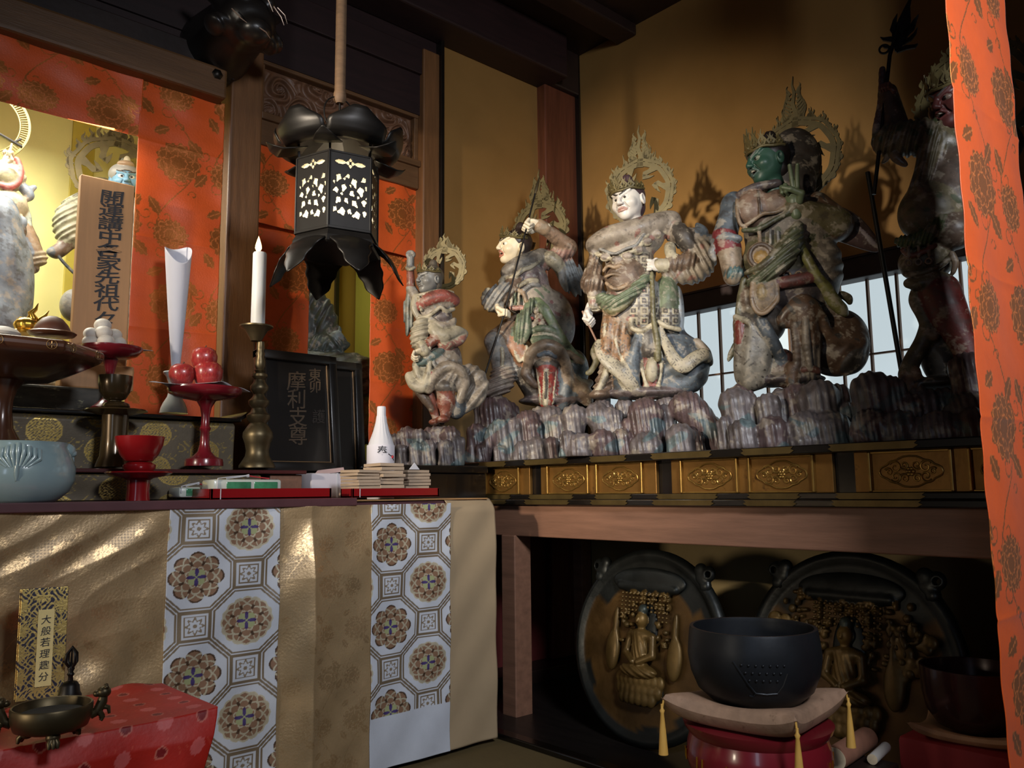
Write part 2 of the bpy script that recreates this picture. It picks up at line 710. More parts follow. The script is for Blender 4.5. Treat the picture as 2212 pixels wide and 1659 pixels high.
while y > 0.72:
    w = 0.009
    mu.box2((XR + 0.028, y - w / 2, 1.12), (XR + 0.046, y + w / 2, 1.72), 0.0015)
    y -= 0.1165
    k += 1
for z in (1.408,):
    mu.box2((XR + 0.026, 0.7, z - 0.0035), (XR + 0.046, 2.85, z + 0.0035), 0.001)
structure(mu.build('window_lattice', M_muntin, win))

# --- back wall: gold panel beside the corner, red boards below the platform, dark wall above
structure(MB().box2((2.27, YB, 0.8), (2.96, YB + 0.08, 4.2)).build('wall_back', M_goldwall))
structure(MB().box2((2.0, YB - 0.02, 0), (3.2, YB + 0.08, 0.82)).build('wall_back_lower', M_redwall))
structure(MB().box2((-2.6, YB + 0.012, 2.58), (1.37, YB + 0.1, 2.70)).box2((-2.6, YB + 0.0, 2.66), (2.28, YB + 0.1, 4.2)).build('wall_back_upper', M_soffit))
structure(MB().box2((2.95, YB - 0.06, 0.0), (3.2, YB + 0.1, 4.2), 0.006).build('trim_2', mat('corner_post_wood', S((96, 52, 34)), 0.42, var=0.35, vscale=5, stretch=(9, 9, 0.7))))
tl = MB()
tl.box2((3.185, 2.96, 0.0), (3.2, 3.0, 4.2), 0.002)
structure(tl.build('trim_3', M_black))
structure(MB().box2((2.268, YB - 0.045, 0.85), (2.286, YB + 0.01, 4.0), 0.002).build('trim_4', M_black))
structure(MB().box2((1.246, YB - 0.02, 0.6), (1.379, YB + 0.11, 2.95), 0.008).build('trim_5', M_post))
structure(MB().box2((2.172, YB - 0.03, 0.6), (2.268, YB + 0.1, 2.99), 0.006).build('trim_6', M_post))
# beam over the wide opening, with a soft lower edge
structure(MB().box2((-2.6, 2.945, 2.385), (1.195, YB + 0.08, 2.505), 0.012).build('trim_7', M_beam))
structure(MB().box2((-2.6, 3.0, 2.5), (1.246, YB + 0.1, 2.60), 0.004).build('trim_8', M_dark))
# lintel, transom frame of the narrow opening
t9 = MB()
t9.box2((1.379, YB + 0.005, 2.295), (2.172, YB + 0.09, 2.41), 0.006)
t9.box2((1.379, YB - 0.012, 2.40), (2.172, YB + 0.09, 2.43), 0.004)
t9.box2((1.379, YB + 0.005, 2.645), (2.172, YB + 0.09, 2.75), 0.006)
t9.box2((1.379, YB + 0.012, 2.43), (1.398, YB + 0.09, 2.65), 0.003)
t9.box2((2.15, YB + 0.012, 2.43), (2.172, YB + 0.09, 2.65), 0.003)
structure(t9.build('trim_9', M_beam))
structure(MB().box2((1.379, YB - 0.02, 2.86), (2.172, YB + 0.05, 2.99), 0.004).build('trim_10', M_soffit))
# soffit and beams overhead
structure(MB().box2((-2.6, 1.9, 3.3), (3.2, 3.2, 3.4)).build('ceiling', M_dark))
structure(MB().box2((-2.6, 2.86, 3.06), (3.0, YB, 3.3), 0.01).build('trim_11', M_soffit))
structure(MB().box2((-2.6, 2.55, 3.24), (3.2, 2.68, 3.32), 0.01).build('trim_12', M_dark))
structure(MB().box2((2.955, YB - 0.09, 3.06), (3.2, YB - 0.0, 3.4), 0.01).build('trim_13', M_dark))
# post base end caps at the head of the wide beam: metal nail cover
nh = thing('nail_cover', 'small dark metal nail cover at the right end of the wide beam', 'fitting', hy(470, 160, 2.944))
MB().lathe([(0.0, 0.012), (0.008, 0.011), (0.016, 0.006), (0.022, 0.0)], 6, axis=Matrix.Rotation(math.pi / 2, 3, 'X')).build('boss', mat('iron', S((40, 36, 32)), 0.4, 0.8), nh, True)

# --- sanctuary behind the openings
wi = MB()
wi.box2((-2.0, 4.2, 0.6), (0.955, 4.26, 3.0))
wi.box2((1.056, 4.2, 0.6), (1.50, 4.26, 3.0))
structure(wi.build('wall_sanctuary', M_innerwall))
structure(MB().box2((0.955, 4.185, 0.6), (1.056, 4.26, 3.0), 0.003).build('trim_14', mat('ochre_post', S((196, 176, 74)), 0.5, var=0.15, vscale=4)))
structure(MB().box2((1.32, 3.15, 0.6), (1.38, 4.2, 2.9)).build('wall_sanctuary_right', M_innerwall))
structure(MB().box2((-2.0, 3.1, 2.75), (2.6, 4.3, 2.82)).build('ceiling_sanctuary', mat('sanctuary_ceiling', S((150, 130, 84)), 0.7)))
structure(MB().box2((-2.0, 3.06, 1.02), (1.32, 4.2, 1.06)).build('floor_sanctuary', M_dark))
# narrower chamber
structure(MB().box2((1.38, 3.92, 0.6), (2.225, 3.98, 2.8)).build('wall_chamber', mat('olive_gold_wall', S((168, 142, 60)), 0.6, var=0.1, vscale=3)))
structure(MB().box2((2.225, 3.90, 0.6), (2.245, 3.98, 2.8)).build('trim_15', M_black))
structure(MB().box2((2.36, 3.16, 0.6), (2.42, 3.92, 2.8)).build('wall_chamber_right', mat('green_gold_wall', S((170, 168, 70)), 0.6, var=0.08, vscale=3)))
structure(MB().box2((2.245, 3.93, 0.6), (2.42, 3.99, 2.8)).build('wall_chamber_corner', mat('olive_gold_wall', (0, 0, 0))))
structure(MB().box2((1.38, 3.06, 0.98), (2.36, 3.92, 1.02)).build('floor_chamber', M_dark))

# --- beam and posts that carry the statue platform
structure(MB().box2((XP + 0.005, 0.6, 0.702), (XP + 0.10, 2.86, 0.826), 0.004).build('trim_16', M_pale))
structure(MB().box2((XP - 0.005, 2.49, 0.0), (XP + 0.085, 2.57, 0.705), 0.004).build('trim_17', M_pale))
structure(MB().box2((3.10, 2.93, 0.0), (3.17, 3.0, 0.80), 0.004).build('trim_18', M_pale))
structure(MB().box2((2.07, 2.86, 0.0), (3.1, 3.03, 0.06), 0.004).build('baseboard_back', M_dark))

# dark partition added behind the near curtain to keep daylight off the right side
structure(MB().box2((2.235, 0.44, 0.0), (3.2, 0.52, 3.4), 0.004).build('light_block_near', M_dark))
# ------------------------------------------------------------------ woven patterns, as colour and metal-thread masks on fine sheets
def _brocade_tile(W=0.34, H=0.44, px=0.0016):
    nx, ny = int(W / px), int(H / px)
    X, Y = np.meshgrid(np.arange(nx) * px, np.arange(ny) * px, indexing='ij')
    out = np.zeros((nx, ny), np.float32)

    def wrapd(cx, cy):
        return (X - cx + W / 2) % W - W / 2, (Y - cy + H / 2) % H - H / 2

    def stroke(pts, w, val=1.0):
        P = np.array(pts)
        d = np.full(X.shape, 9.0)
        for i in range(len(P) - 1):
            n = max(2, int(np.linalg.norm(P[i + 1] - P[i]) / 0.002))
            for t in np.linspace(0, 1, n, endpoint=False):
                q = P[i] + (P[i + 1] - P[i]) * t
                dx, dy = wrapd(*q)
                d = np.minimum(d, dx * dx + dy * dy)
        out[d < w * w] = val

    def curl(c, r, a0, turns, w=0.0016):
        t = np.linspace(0, 1, 16)
        rr = r * (1 - 0.8 * t)
        a = a0 + turns * 2 * np.pi * t
        c = np.array(c)
        stroke(np.stack([c[0] + rr * np.cos(a), c[1] + rr * np.sin(a)], 1), w)

    # winding stems
    for ph, x0 in ((0, 0.085), (np.pi, 0.255)):
        t = np.linspace(0, 1, 40)
        stroke(np.stack([x0 + 0.058 * np.sin(2 * np.pi * t + ph), t * H], 1), 0.0018)
        for k, ty in enumerate((0.08, 0.3, 0.55, 0.8)):
            sx = x0 + 0.058 * math.sin(2 * math.pi * ty + ph)
            s = 1 if k % 2 else -1
            curl((sx + s * 0.024, ty * H + 0.012), 0.024, math.pi if s > 0 else 0, s * 0.9)
            curl((sx - s * 0.020, ty * H - 0.03), 0.016, 0 if s > 0 else math.pi, s * 0.8)

    def leaf(c, L, Wd, a):
        dx, dy = wrapd(*c)
        u = dx * math.cos(a) + dy * math.sin(a)
        v = -dx * math.sin(a) + dy * math.cos(a)
        m = np.abs(v) < Wd * (1 - (u / L) ** 2) * (1 + 0.15 * np.sin(u * 420))
        m &= np.abs(u) < L
        out[m] = 1
        out[m & (np.abs(v) < 0.0012)] = 0.35

    def peony(c, R, n, rot):
        dx, dy = wrapd(*c)
        r, th = np.hypot(dx, dy * 1.12), np.arctan2(dy, dx) + rot
        edge = R * (1 + 0.10 * np.abs(np.sin(th * n / 2)) + 0.05 * np.sin(th * n * 2))
        m = r < edge
        out[m] = 1
        for q, sh in ((0.34, 0), (0.62, 0.35), (0.84, 0)):
            rr = R * q * (1 + 0.22 * np.abs(np.sin((th + sh) * n / 2)))
            out[m & (np.abs(r - rr) < 0.0015)] = 0.35
        out[m & (np.abs(np.sin((th + 0.1) * n / 2)) < 0.10) & (r > 0.35 * R) & (r < 0.85 * R)] = 0.35

    peony((0.085, 0.10), 0.062, 9, 0.3)
    peony((0.255, 0.32), 0.062, 9, 1.1)
    peony((0.235, 0.09), 0.048, 11, 0.2)
    peony((0.07, 0.31), 0.048, 11, 0.8)
    for c, L, Wd, a in (((0.155, 0.06), 0.026, 0.012, 0.9), ((0.135, 0.155), 0.028, 0.013, -0.7), ((0.30, 0.39), 0.026, 0.012, 0.9), ((0.02, 0.39), 0.026, 0.012, 2.2),
                        ((0.32, 0.255), 0.028, 0.013, -0.7), ((0.19, 0.25), 0.024, 0.011, 2.2), ((0.03, 0.19), 0.022, 0.011, 0.5), ((0.20, 0.40), 0.022, 0.011, 0.5)):
        leaf(c, L * 1.2, Wd * 1.25, a)
    return out, px


BRO, BPX = _brocade_tile()
BPX *= 1.22
ORANGE, OFLOWER, OLINE = np.array(S((214, 86, 27))), np.array(S((180, 104, 46))), np.array(S((206, 112, 52)))


def brocade(x, z):
    t = BRO[(np.floor(x / BPX).astype(int)) % BRO.shape[0], (np.floor(z / BPX).astype(int)) % BRO.shape[1]]
    c = np.where(t[:, None] > 0.7, OFLOWER, np.where(t[:, None] > 0.1, OLINE, ORANGE))
    return c, np.where(t > 0.7, 0.62, np.where(t > 0.1, 0.1, 0.0))


M_orange = mat('orange_brocade', (1, 1, 1), 0.42, attr=True, mask=True, goldrough=0.36, var=0.06, vscale=30, bump=0.0005, bscale=170, sheen=0.1)
M_damask = mat('gold_damask', (1, 1, 1), 0.40, attr=True, mask=True, goldrough=0.36, var=0.14, vscale=14, bump=0.0007, bscale=150)
M_shokko = mat('white_patterned_brocade', (1, 1, 1), 0.5, attr=True, mask=True, goldrough=0.34, var=0.05, vscale=20, bump=0.0003, bscale=200)
M_beige = mat('beige_cotton', S((164, 142, 112)), 0.8, var=0.06, vscale=8, bump=0.0004, bscale=60)
M_tier = mat('dark_roundel_brocade', (1, 1, 1), 0.55, attr=True, mask=True, goldrough=0.32, var=0.15, vscale=30, bump=0.0004, bscale=160)


def hang(x0, x1, z0, z1, y, amp, fx, seed, res=0.003, z0b=None, creases=(), parent=None, name='curtain', puff=0.0):
    """orange brocade sheet hanging in the plane y; creases = heights of the pressed folds"""
    nu, nv = int((x1 - x0) / res), int((z1 - z0) / res)

    def fun(U, V):
        x = x0 + (x1 - x0) * U
        zb = z0 if z0b is None else z0 + (z0b - z0) * U
        z = zb + (z1 - zb) * V
        yy = y + amp * (1 - 0.6 * V) * np.sin(x * fx + seed + 0.5 * np.sin(z * 2.1)) + 0.35 * amp * np.sin(x * fx * 2.7 + seed * 3 + z * 1.5)
        yy += 0.0022 * np.sin(x * 21 + z * 33 + seed) * np.sin(z * 17 - x * 9)
        for zc in creases:
            yy -= 0.0028 * np.exp(-np.abs((z - zc - 0.02 * (x - x0)) / 0.009))
        yy -= puff * np.sin(np.pi * U) * np.exp(-((V - 0.25) / 0.3) ** 2)
        return np.stack([x, yy, z], 1)

    def pat(U, V):
        return brocade(x0 + (x1 - x0) * U + seed * 0.13, z0 + (z1 - z0) * V + seed * 0.07)
    return grid(name, nu, nv, fun, M_orange, parent, pat, 0.0018)


tag(hang(-0.55, 0.905, 2.128, 2.40, 3.0, 0.007, 9, 1.0, z0b=2.168), 'wide orange brocade valance across the top of the large lit opening', 'curtain')
tag(hang(0.898, 1.215, 1.143, 2.395, 3.008, 0.006, 11, 2.3, creases=(2.16, 1.80, 1.47)), 'long orange brocade curtain hanging between the wooden memorial tablet and the post', 'curtain')
tag(hang(1.384, 1.640, 1.02, 2.30, 3.10, 0.006, 12, 3.1, creases=(1.95, 1.72)), 'orange brocade curtain above the black signboard, behind the white candle', 'curtain')
tag(hang(1.945, 2.228, 1.03, 2.20, 3.10, 0.006, 12, 4.2, creases=(1.84, 1.62, 1.37)), 'orange brocade curtain hanging behind the smallest warrior statue', 'curtain')
tag(hang(1.384, 2.222, 1.966, 2.30, 3.072, 0.010, 13, 5.4, puff=0.012), 'short orange brocade valance behind the hanging lantern', 'curtain')
YN = 0.60
_a, _b = hy(2040, 0, YN), hy(2202, 300, YN)
tag(hang(_a[0] - 0.0, _b[0], -0.0 + 0.02, 2.9, YN, 0.004, 9, 6.6, creases=(1.72, 1.33, 1.02, 0.62)), 'tall brightly lit orange brocade curtain hanging close at the right edge', 'curtain')

# --- altar table and its cloth
at = thing('altar_table', 'long altar table with a dark purple lacquered top edge, draped in gold cloth', 'table', (0.7, 2.5, 0))
o = MB().box2((-0.6, YA + 0.045, 0), (1.93, 2.60, 0.838)).box2((-0.6, 2.58, 0), (1.66, 2.98, 0.838)).build('body', M_dark, at)
o.location = (-0.7, -2.5, 0)
o = MB().box2((-0.6, YA - 0.012, 0.840), (1.395, 2.98, ZT), 0.003).box2((1.395, YA + 0.03, 0.838), (1.93, 2.60, 0.853)).build('table_top', mat('purple_lacquer', S((88, 56, 60)), 0.35, var=0.25, vscale=10), at)
o.location = (-0.7, -2.5, 0)


def cloth_y(x, z):
    f = np.zeros_like(x)
    f += -0.045 * np.where(x < 1.237, np.exp(-(np.clip(1.237 - x, 0, 9) / 0.06) ** 1.3), np.exp(-np.clip(x - 1.237, 0, 9) / 0.085)) * np.clip((0.88 - z) * 4, 0.3, 1)
    for xc, am, wd in ( (0.39, -0.012, 0.02), (1.45, -0.008, 0.05), (1.62, 0.006, 0.09), (0.80, 0.005, 0.09), (0.05, -0.01, 0.1)):
        f += am * np.exp(-np.abs((x - xc) / wd) ** 1.5) * np.clip((0.86 - z) * 4, 0.15, 1)
    f += 0.004 * np.sin(x * 14 + z * 6) * np.sin(z * 8 + 1) + 0.0022 * np.sin(x * 34 - z * 27)
    m = np.clip((0.82 - x) / 0.08, 0, 1)
    f += m * (0.0035 * np.sin((x * 0.5 + z * 1.9) * 15 + 2 * np.sin(z * 9 + x * 5)) + 0.0014 * np.sin((x * 1.2 - z) * 37 + 3 * np.sin(z * 12)) + 0.0017 * np.abs(np.sin((x * 0.4 + z) * 17 + 4 * np.sin(x * 6) + 2 * np.sin(z * 11))) + 0.0022 * np.abs(np.sin((x - 0.5 * z) * 21 + 3 * np.sin(z * 13))))
    return YA + f


ac = thing('altar_cloth', 'gold damask altar cloth with two white medallion brocade strips and a plain beige end', 'cloth', (0.7, 2.3, 0.02))
LO = np.array([0.7, 2.3, 0.02])


def cloth_piece(name, x0, x1, mat_, z0=0.02, pat=None, res=0.006, dy=0.0, z1=0.842, z0b=None, top=0.0):
    nu, nv = int((x1 - x0) / res), int((z1 - z0) / res)

    def fun(U, V):
        x = x0 + (x1 - x0) * U
        zb = z0 if z0b is None else z0 + (z0b - z0) * U
        z = zb + (z1 - zb) * V
        y = cloth_y(x, z) + dy
        if top:
            tt = np.clip((V - (1 - top)) / top, 0, 1)
            z = z + 0.0 * tt
            y = y + 0.035 * tt ** 2
        return np.stack([x, y, z], 1) - LO
    return grid(name, nu, nv, fun, mat_, ac, pat, 0.0015)




def damask(x0, x1, z0=0.02, z1=0.842):
    def pat(U, V):
        x, z = x0 + (x1 - x0) * U, z0 + (z1 - z0) * V
        k = 0.5
        t = BRO[(np.floor(x / BPX / k).astype(int)) % BRO.shape[0], (np.floor(z / BPX / k).astype(int)) % BRO.shape[1]]
        key = (np.sin((x + z) * 420) * np.sin((x - z) * 420) > 0.25) & (np.sin(x * 23 + 2 * np.sin(z * 14)) * np.sin(z * 19 + x * 7) > 0.1)
        g = np.array(S((180, 152, 114)))
        c = np.where((t[:, None] > 0.5), np.minimum(g * 1.45, 0.9), np.where(key[:, None], g * 0.74, g))
        return c, np.where(t > 0.5, 0.75, np.where(key, 0.1, 0.4))
    return pat


cloth_piece('gold_panel', -0.35, 0.82, M_damask, pat=damask(-0.35, 0.82), res=0.0026)
cloth_piece('gold_panel', 1.130, 1.46, M_damask, pat=damask(1.130, 1.46), res=0.0026)
P_ = 0.1485
Q_ = 0.131


def shokko_pat(x0, x1, z0, z1, zoff, blank=None):
    white, line, petal, gold = np.array(S((200, 204, 214))), np.array(S((150, 132, 108))), np.array(S((150, 116, 92))), np.array(S((216, 206, 180)))
    dark, purple, green = np.array(S((92, 70, 54))), np.array(S((74, 58, 112))), np.array(S((160, 164, 120)))

    def pat(U, V):
        x = (x0 + (x1 - x0) * U - x0 - 0.081) / P_
        z = (z0 + (z1 - z0) * V - zoff) / Q_
        i, j = np.round(x), np.round(z)
        # nearest octagon centre has i+j even
        par = (np.abs(i + j) % 2) < 0.5
        u0, v0 = x - i, z - j
        # octagon coordinates: distance to the nearest even centre
        best = np.full(x.shape, 9.0)
        ox, oz = np.zeros_like(x), np.zeros_like(x)
        ci = np.zeros_like(x)
        for di in (-1, 0, 1):
            for dj in (-1, 0, 1):
                ii, jj = i + di, j + dj
                ev = (np.abs(ii + jj) % 2) < 0.5
                a, b = x - ii, z - jj
                o_ = np.maximum(np.maximum(np.abs(a), np.abs(b)), (np.abs(a) + np.abs(b)) / 1.414)
                m = ev & (o_ < best)
                best[m] = o_[m]
                ox[m], oz[m] = a[m], b[m]
                ci[m] = (np.abs(ii[m]) % 2)
        c = np.tile(white, (len(x), 1))
        k = np.zeros(len(x))
        m = (np.abs(best - 0.645) < 0.018) | (np.abs(best - 0.705) < 0.02)
        c[m] = line
        k[m] = 0.55
        # squares at the odd places
        sq = np.maximum(np.abs(u0), np.abs(v0))
        odd = ~par
        m = odd & (np.abs(sq - 0.27) < 0.022) | odd & (np.abs(sq - 0.19) < 0.012)
        c[m] = line
        k[m] = 0.5
        rr, th = np.hypot(u0, v0), np.arctan2(v0, u0)
        m = odd & (rr < 0.15 * (1 + 0.22 * np.cos(8 * th)))
        c[m] = line * 0.8
        m = odd & (rr < 0.11 * (1 + 0.2 * np.cos(8 * th))) & (rr > 0.04)
        c[m] = white
        # medallions: two kinds, by column
        r, t = np.hypot(ox, oz), np.arctan2(oz, ox)
        A = ci < 0.5
        lob = 0.93 + 0.26 * np.abs(np.cos(4 * t)) ** 0.7
        ea = np.where(A, 0.445 * lob, 0.50 * (1 + 0.06 * np.abs(np.cos(8 * t)) - 0.03))
        m = r < ea
        c[m] = petal
        k[m] = 0.25
        m2 = m & (r > ea - 0.035)
        c[m2] = np.where(A[m2, None], dark, gold)
        k[m2] = 0.4
        for q, n_, w_, ph in ((0.40, 8, 0.020, 0.39), (0.30, 8, 0.018, 0), (0.185, 8, 0.015, 0.39)):
            rc = q * (0.9 + 0.26 * np.abs(np.cos(n_ / 2 * (t + ph))))
            mm = m & (np.abs(r - rc) < w_)
            c[mm] = gold
            k[mm] = 0.5
        mm = m & (np.abs(np.sin(4 * (t + 0.39))) < 0.09) & (r > 0.2)
        c[mm] = gold
        k[mm] = 0.5
        mm = m & (np.abs(np.sin(4 * t)) > 0.93) & (r > 0.25) & (r < 0.35)
        c[mm] = dark
        m = r < 0.19 * (0.5 + 0.5 * np.abs(np.sin(2 * t)) ** 0.6)
        c[m] = green
        k[m] = 0
        m = (r < 0.19 * np.abs(np.cos(2 * t)) ** 2.2) & (r > 0.02)
        c[m] = purple
        if blank is not None:
            zz = z0 + (z1 - z0) * V
            m = zz < blank
            c[m] = white * 0.97
            k[m] = 0
        return c, k
    return pat


for x0, x1, zo, bl in ((0.815, 1.138, 0.655, None), (1.451, 1.772, 0.712, 0.178)):
    cloth_piece('patterned_strip', x0, x1, M_shokko, pat=shokko_pat(x0, x1, 0.02, 0.842, zo, bl), res=0.0019, dy=-0.004)
cloth_piece('beige_panel', 1.768, 1.985, M_beige, top=0.06, z1=0.856)
o = MB().box2((1.40, YA + 0.02, 0.853), (1.965, 2.58, 0.8575), 0.002).build('top_flap', mat('tan_cotton', S((176, 132, 84)), 0.8, var=0.1), ac)
o.location = [-float(c) for c in LO]
o = MB().tube([(0.385 - LO[0] + 0.002 * math.sin(i), YA - 0.022 - LO[1], 0.84 - 0.045 * i - LO[2]) for i in range(8)], 0.0022, 6).build('cord', M_damask, ac, True)

# --- brocade-covered altar steps
def tier_pat(x0, x1, z0, z1):
    g, gold = np.array(S((92, 80, 62))), np.array(S((196, 168, 96)))

    def pat(U, V):
        x, z = x0 + (x1 - x0) * U, z0 + (z1 - z0) * V
        c = np.tile(g, (len(x), 1))
        k = np.full(len(x), 0.1)
        i, j = np.floor(x / 0.15), np.floor((z + 0.06 * (np.floor(x / 0.15) % 2)) / 0.12)
        cx, cz = (i + 0.5) * 0.15, (j + 0.5) * 0.12 - 0.06 * (i % 2)
        u, v = x - cx, z - cz
        r, t = np.hypot(u, v), np.arctan2(v, u)
        w = np.sin(u * 330 + 2.2 * np.sin(v * 230)) * np.sin(v * 310 + 2.4 * np.sin(u * 190 + i))
        m = (r < 0.043) & (np.abs(w) < 0.42)
        c[m] = gold
        k[m] = 0.9
        m = (np.abs(r - 0.044) < 0.0016)
        c[m] = gold
        k[m] = 0.9
        w2 = np.sin(x * 150 + 2 * np.sin(z * 120)) * np.sin(z * 140 + 2 * np.sin(x * 110))
        m = (r > 0.052) & (np.abs(w2) < 0.10) & (np.sin(x * 60) * np.sin(z * 70 + 1) > 0.1)
        c[m] = gold * 0.6
        k[m] = 0.6
        return c, k
    return pat


def altar_step(label, x1, y0, z0, z1, top_mat, xface, group=None):
    t = thing('altar_step', label, 'altar step', (0.4, y0, z0), group=group)
    L_ = np.array([0.4, y0, z0])
    rr = 0.025

    def fun(U, V):
        x = -0.55 + (xface + 0.55) * np.clip(U / 0.94, 0, 1)
        y = y0 + 0.0 * U + 0.003 * np.sin(x * 11 + V * 4) + rr * np.clip((V - 0.88) / 0.12, 0, 1) ** 2
        e = np.clip((U - 0.94) / 0.06, 0, 1)
        y = y + 0.09 * e ** 1.3
        x = x + 0.02 * np.sin(e * np.pi / 2)
        return np.stack([x, y, z0 + 0.002 + (z1 - z0 - 0.014) * V], 1) - L_
    grid('brocade_cover', 520, 60, fun, M_tier, t, tier_pat(-0.55, xface, z0, z1), 0.001)
    o = MB().box2((-0.55, y0 + 0.035, z0 + 0.0005), (xface - 0.012, 2.972, z1 - 0.013)).build('box', M_dark, t)
    o.location = [-float(c) for c in L_]
    o = MB().box2((-0.55, y0 - 0.008, z1 - 0.012), (x1, 2.975, z1), 0.003).build('top_board', top_mat, t)
    o.location = [-float(c) for c in L_]
    return t


M_mar = mat('maroon_lacquer', S((74, 34, 34)), 0.3, var=0.2, coat=0.2)
s1 = altar_step('lower altar step in dark roundel brocade, with a maroon top board', 1.352, 2.55, ZT, 0.957, M_mar, 1.19)
o = MB().box2((1.23, 2.562, ZT), (1.345, 2.96, 0.943), 0.003).box2((1.25, 2.557, ZT + 0.012), (1.325, 2.57, 0.93), 0.002).build('end_box', M_pale, s1)
o.location = (-0.4, -2.55, -ZT)
s2 = altar_step('upper altar step in dark roundel brocade, black top board with curled end', 1.192, 2.72, 0.957, 1.137, M_black, 1.17)
ce = MB()
for i in range(10):
    a0, a1 = i / 10, (i + 1) / 10
    f = lambda a: (1.18 + 0.038 * a, 1.1355 + 0.022 * a * a)
    (xa, za), (xb, zb) = f(a0), f(a1)
    ce.bar((xa - 0.4, 0.12, za - 0.957), (xb - 0.4, 0.12, zb - 0.957), 0.24, 0.011, up=(0, 0, 1))
ce.build('curled_end', M_black, s2, auto=50)

# --- the platform of the statues
M_gilt = mat('gilt_panel', S((134, 96, 46)), 0.4, 0.65, var=0.3, vscale=9, bump=0.0004, bscale=60, wear=(S((60, 36, 18)), 9, 0.60, 0.8))
M_gilt2 = mat('gilt_relief', S((150, 116, 58)), 0.34, 0.75, var=0.35, vscale=20)
M_fit = mat('dull_gilt_fitting', S((104, 86, 50)), 0.38, 0.7, var=0.35, vscale=14)
pf = thing('statue_platform', 'long black lacquered platform with gilt relief panels under the statues', 'altar platform', (2.7, 1.0, 0.826))
PLO = (-2.7, -1.0, -0.826)
PY0, PY1 = 0.62, 3.01


def pfpart(mb, name, m, parent=pf, **k):
    o = mb.build(name, m, parent, **k)
    o.location = PLO
    return o


pfpart(MB().box2((XP - 0.022, PY0, 0.979), (3.17, PY1, ZP), 0.004), 'top_slab', M_black)
pfpart(MB().box2((XP - 0.022, PY0, 0.8265), (3.17, PY1, 0.848), 0.004).box2((XP + 0.002, PY0, 0.848), (3.17, PY1, 0.867), 0.003), 'base_moulding', M_black)
pfpart(MB().box2((XP + 0.035, PY0, 0.867), (3.15, PY1, 0.979)), 'core', M_black)
_med = None
for k in range(4):
    yl = 3.02 - 0.635 * k
    yy = lambda t: yl - 0.635 * t
    g = pfpart(MB().box2((XP + 0.018, yy(0.946), 0.867), (XP + 0.034, yy(0.046), 0.979), 0.002), 'gilt_section', M_gilt)
    for a, b in ((0.12, 0.455), (0.525, 0.857)):
        r = MB()
        for t_ in (a, b):
            r.box2((XP + 0.004, yy(t_) - 0.0045, 0.868), (XP + 0.020, yy(t_) + 0.0045, 0.978), 0.003)
        r.box2((XP + 0.010, yy(b), 0.868), (XP + 0.020, yy(a), 0.873), 0.001).box2((XP + 0.010, yy(b), 0.972), (XP + 0.020, yy(a), 0.978), 0.001)
        pfpart(r, 'panel_frame', M_gilt2)
        if _med is None:
            md = MB()
            w, hgt = 0.072, 0.036
            out = []
            for i in range(49):
                th = 2 * math.pi * i / 48
                rr = 1 + 0.10 * math.cos(4 * th) + 0.05 * math.cos(8 * th)
                sp_ = lambda v_, e_: math.copysign(abs(v_) ** e_, v_)
                out.append((0, w * rr * sp_(math.cos(th), 0.75), hgt * rr * sp_(math.sin(th), 0.7)))
            md.tube(out, 0.0028, 7)
            for sy in (-1, 1):
                for sz, cy, cz, R0, dr in ((1, 0.040, 0.012, 0.017, 1), (-1, 0.040, -0.013, 0.016, -1), (1, 0.016, 0.017, 0.012, -1), (-1, 0.017, -0.018, 0.012, 1), (1, 0.058, 0.0, 0.010, 1)):
                    sp = []
                    for i in range(22):
                        t = i / 21
                        rr = R0 * (1 - 0.8 * t)
                        th = dr * (t * 8.0 + 0.6)
                        sp.append((0.002 * math.sin(t * 3), sy * (cy + rr * math.cos(th)), cz + rr * math.sin(th)))
                    md.tube(sp, [0.0036 * (1 - 0.45 * i / 21) for i in range(22)], 6)
            for i in range(6):
                th = i * math.pi / 3
                md.ball((0, 0.0085 * math.cos(th), 0.0085 * math.sin(th)), (0.004, 0.0052, 0.0052), 10, 6)
            md.ball((-0.002, 0, 0), 0.005, 10, 6)
            _med = pfpart(md, 'medallion', M_gilt2, smooth=True)
            m_ = _med
        else:
            m_ = _med.copy()
            put(m_, pf)
        m_.location = (XP + 0.016 + PLO[0], (yy(a) + yy(b)) / 2 + PLO[1], 0.922 + PLO[2])
# gilt edge fittings
yk = 2.92
k = 0
while yk > 0.75:
    for z0, z1, xx in ((0.982, 1.002, XP - 0.0245), (0.849, 0.866, XP - 0.0005), (0.829, 0.846, XP - 0.0245)):
        w = 0.075 if k % 2 else 0.11
        poly = [(-w, -1), (w, -1), (w + 0.014, -0.2), (w + 0.004, 0.3), (w + 0.012, 1), (-w - 0.012, 1), (-w - 0.004, 0.3), (-w - 0.014, -0.2)]
        hh = (z1 - z0) / 2
        M = Matrix.Translation((xx, yk, (z0 + z1) / 2)) @ Matrix(((0, 0, 1, 0), (1, 0, 0, 0), (0, 1, 0, 0), (0, 0, 0, 1)))
        pfpart(MB().prism([(a, b * hh) for a, b in poly], 0.003, M), 'edge_fitting', M_fit)
    yk -= 0.3175
    k += 1
# dark stand to the left of the platform, under the smallest statue
ss = thing('side_stand', 'small plain black stand at the left end of the gilt platform', 'stand', (1.95, 2.82, 0))
MB().box2((-0.19, -0.19, 0), (0.268, 0.19, 0.955), 0.005).box2((-0.195, -0.2, 0.955), (0.27, 0.195, 0.985), 0.004).build('stand_body', M_black, ss)

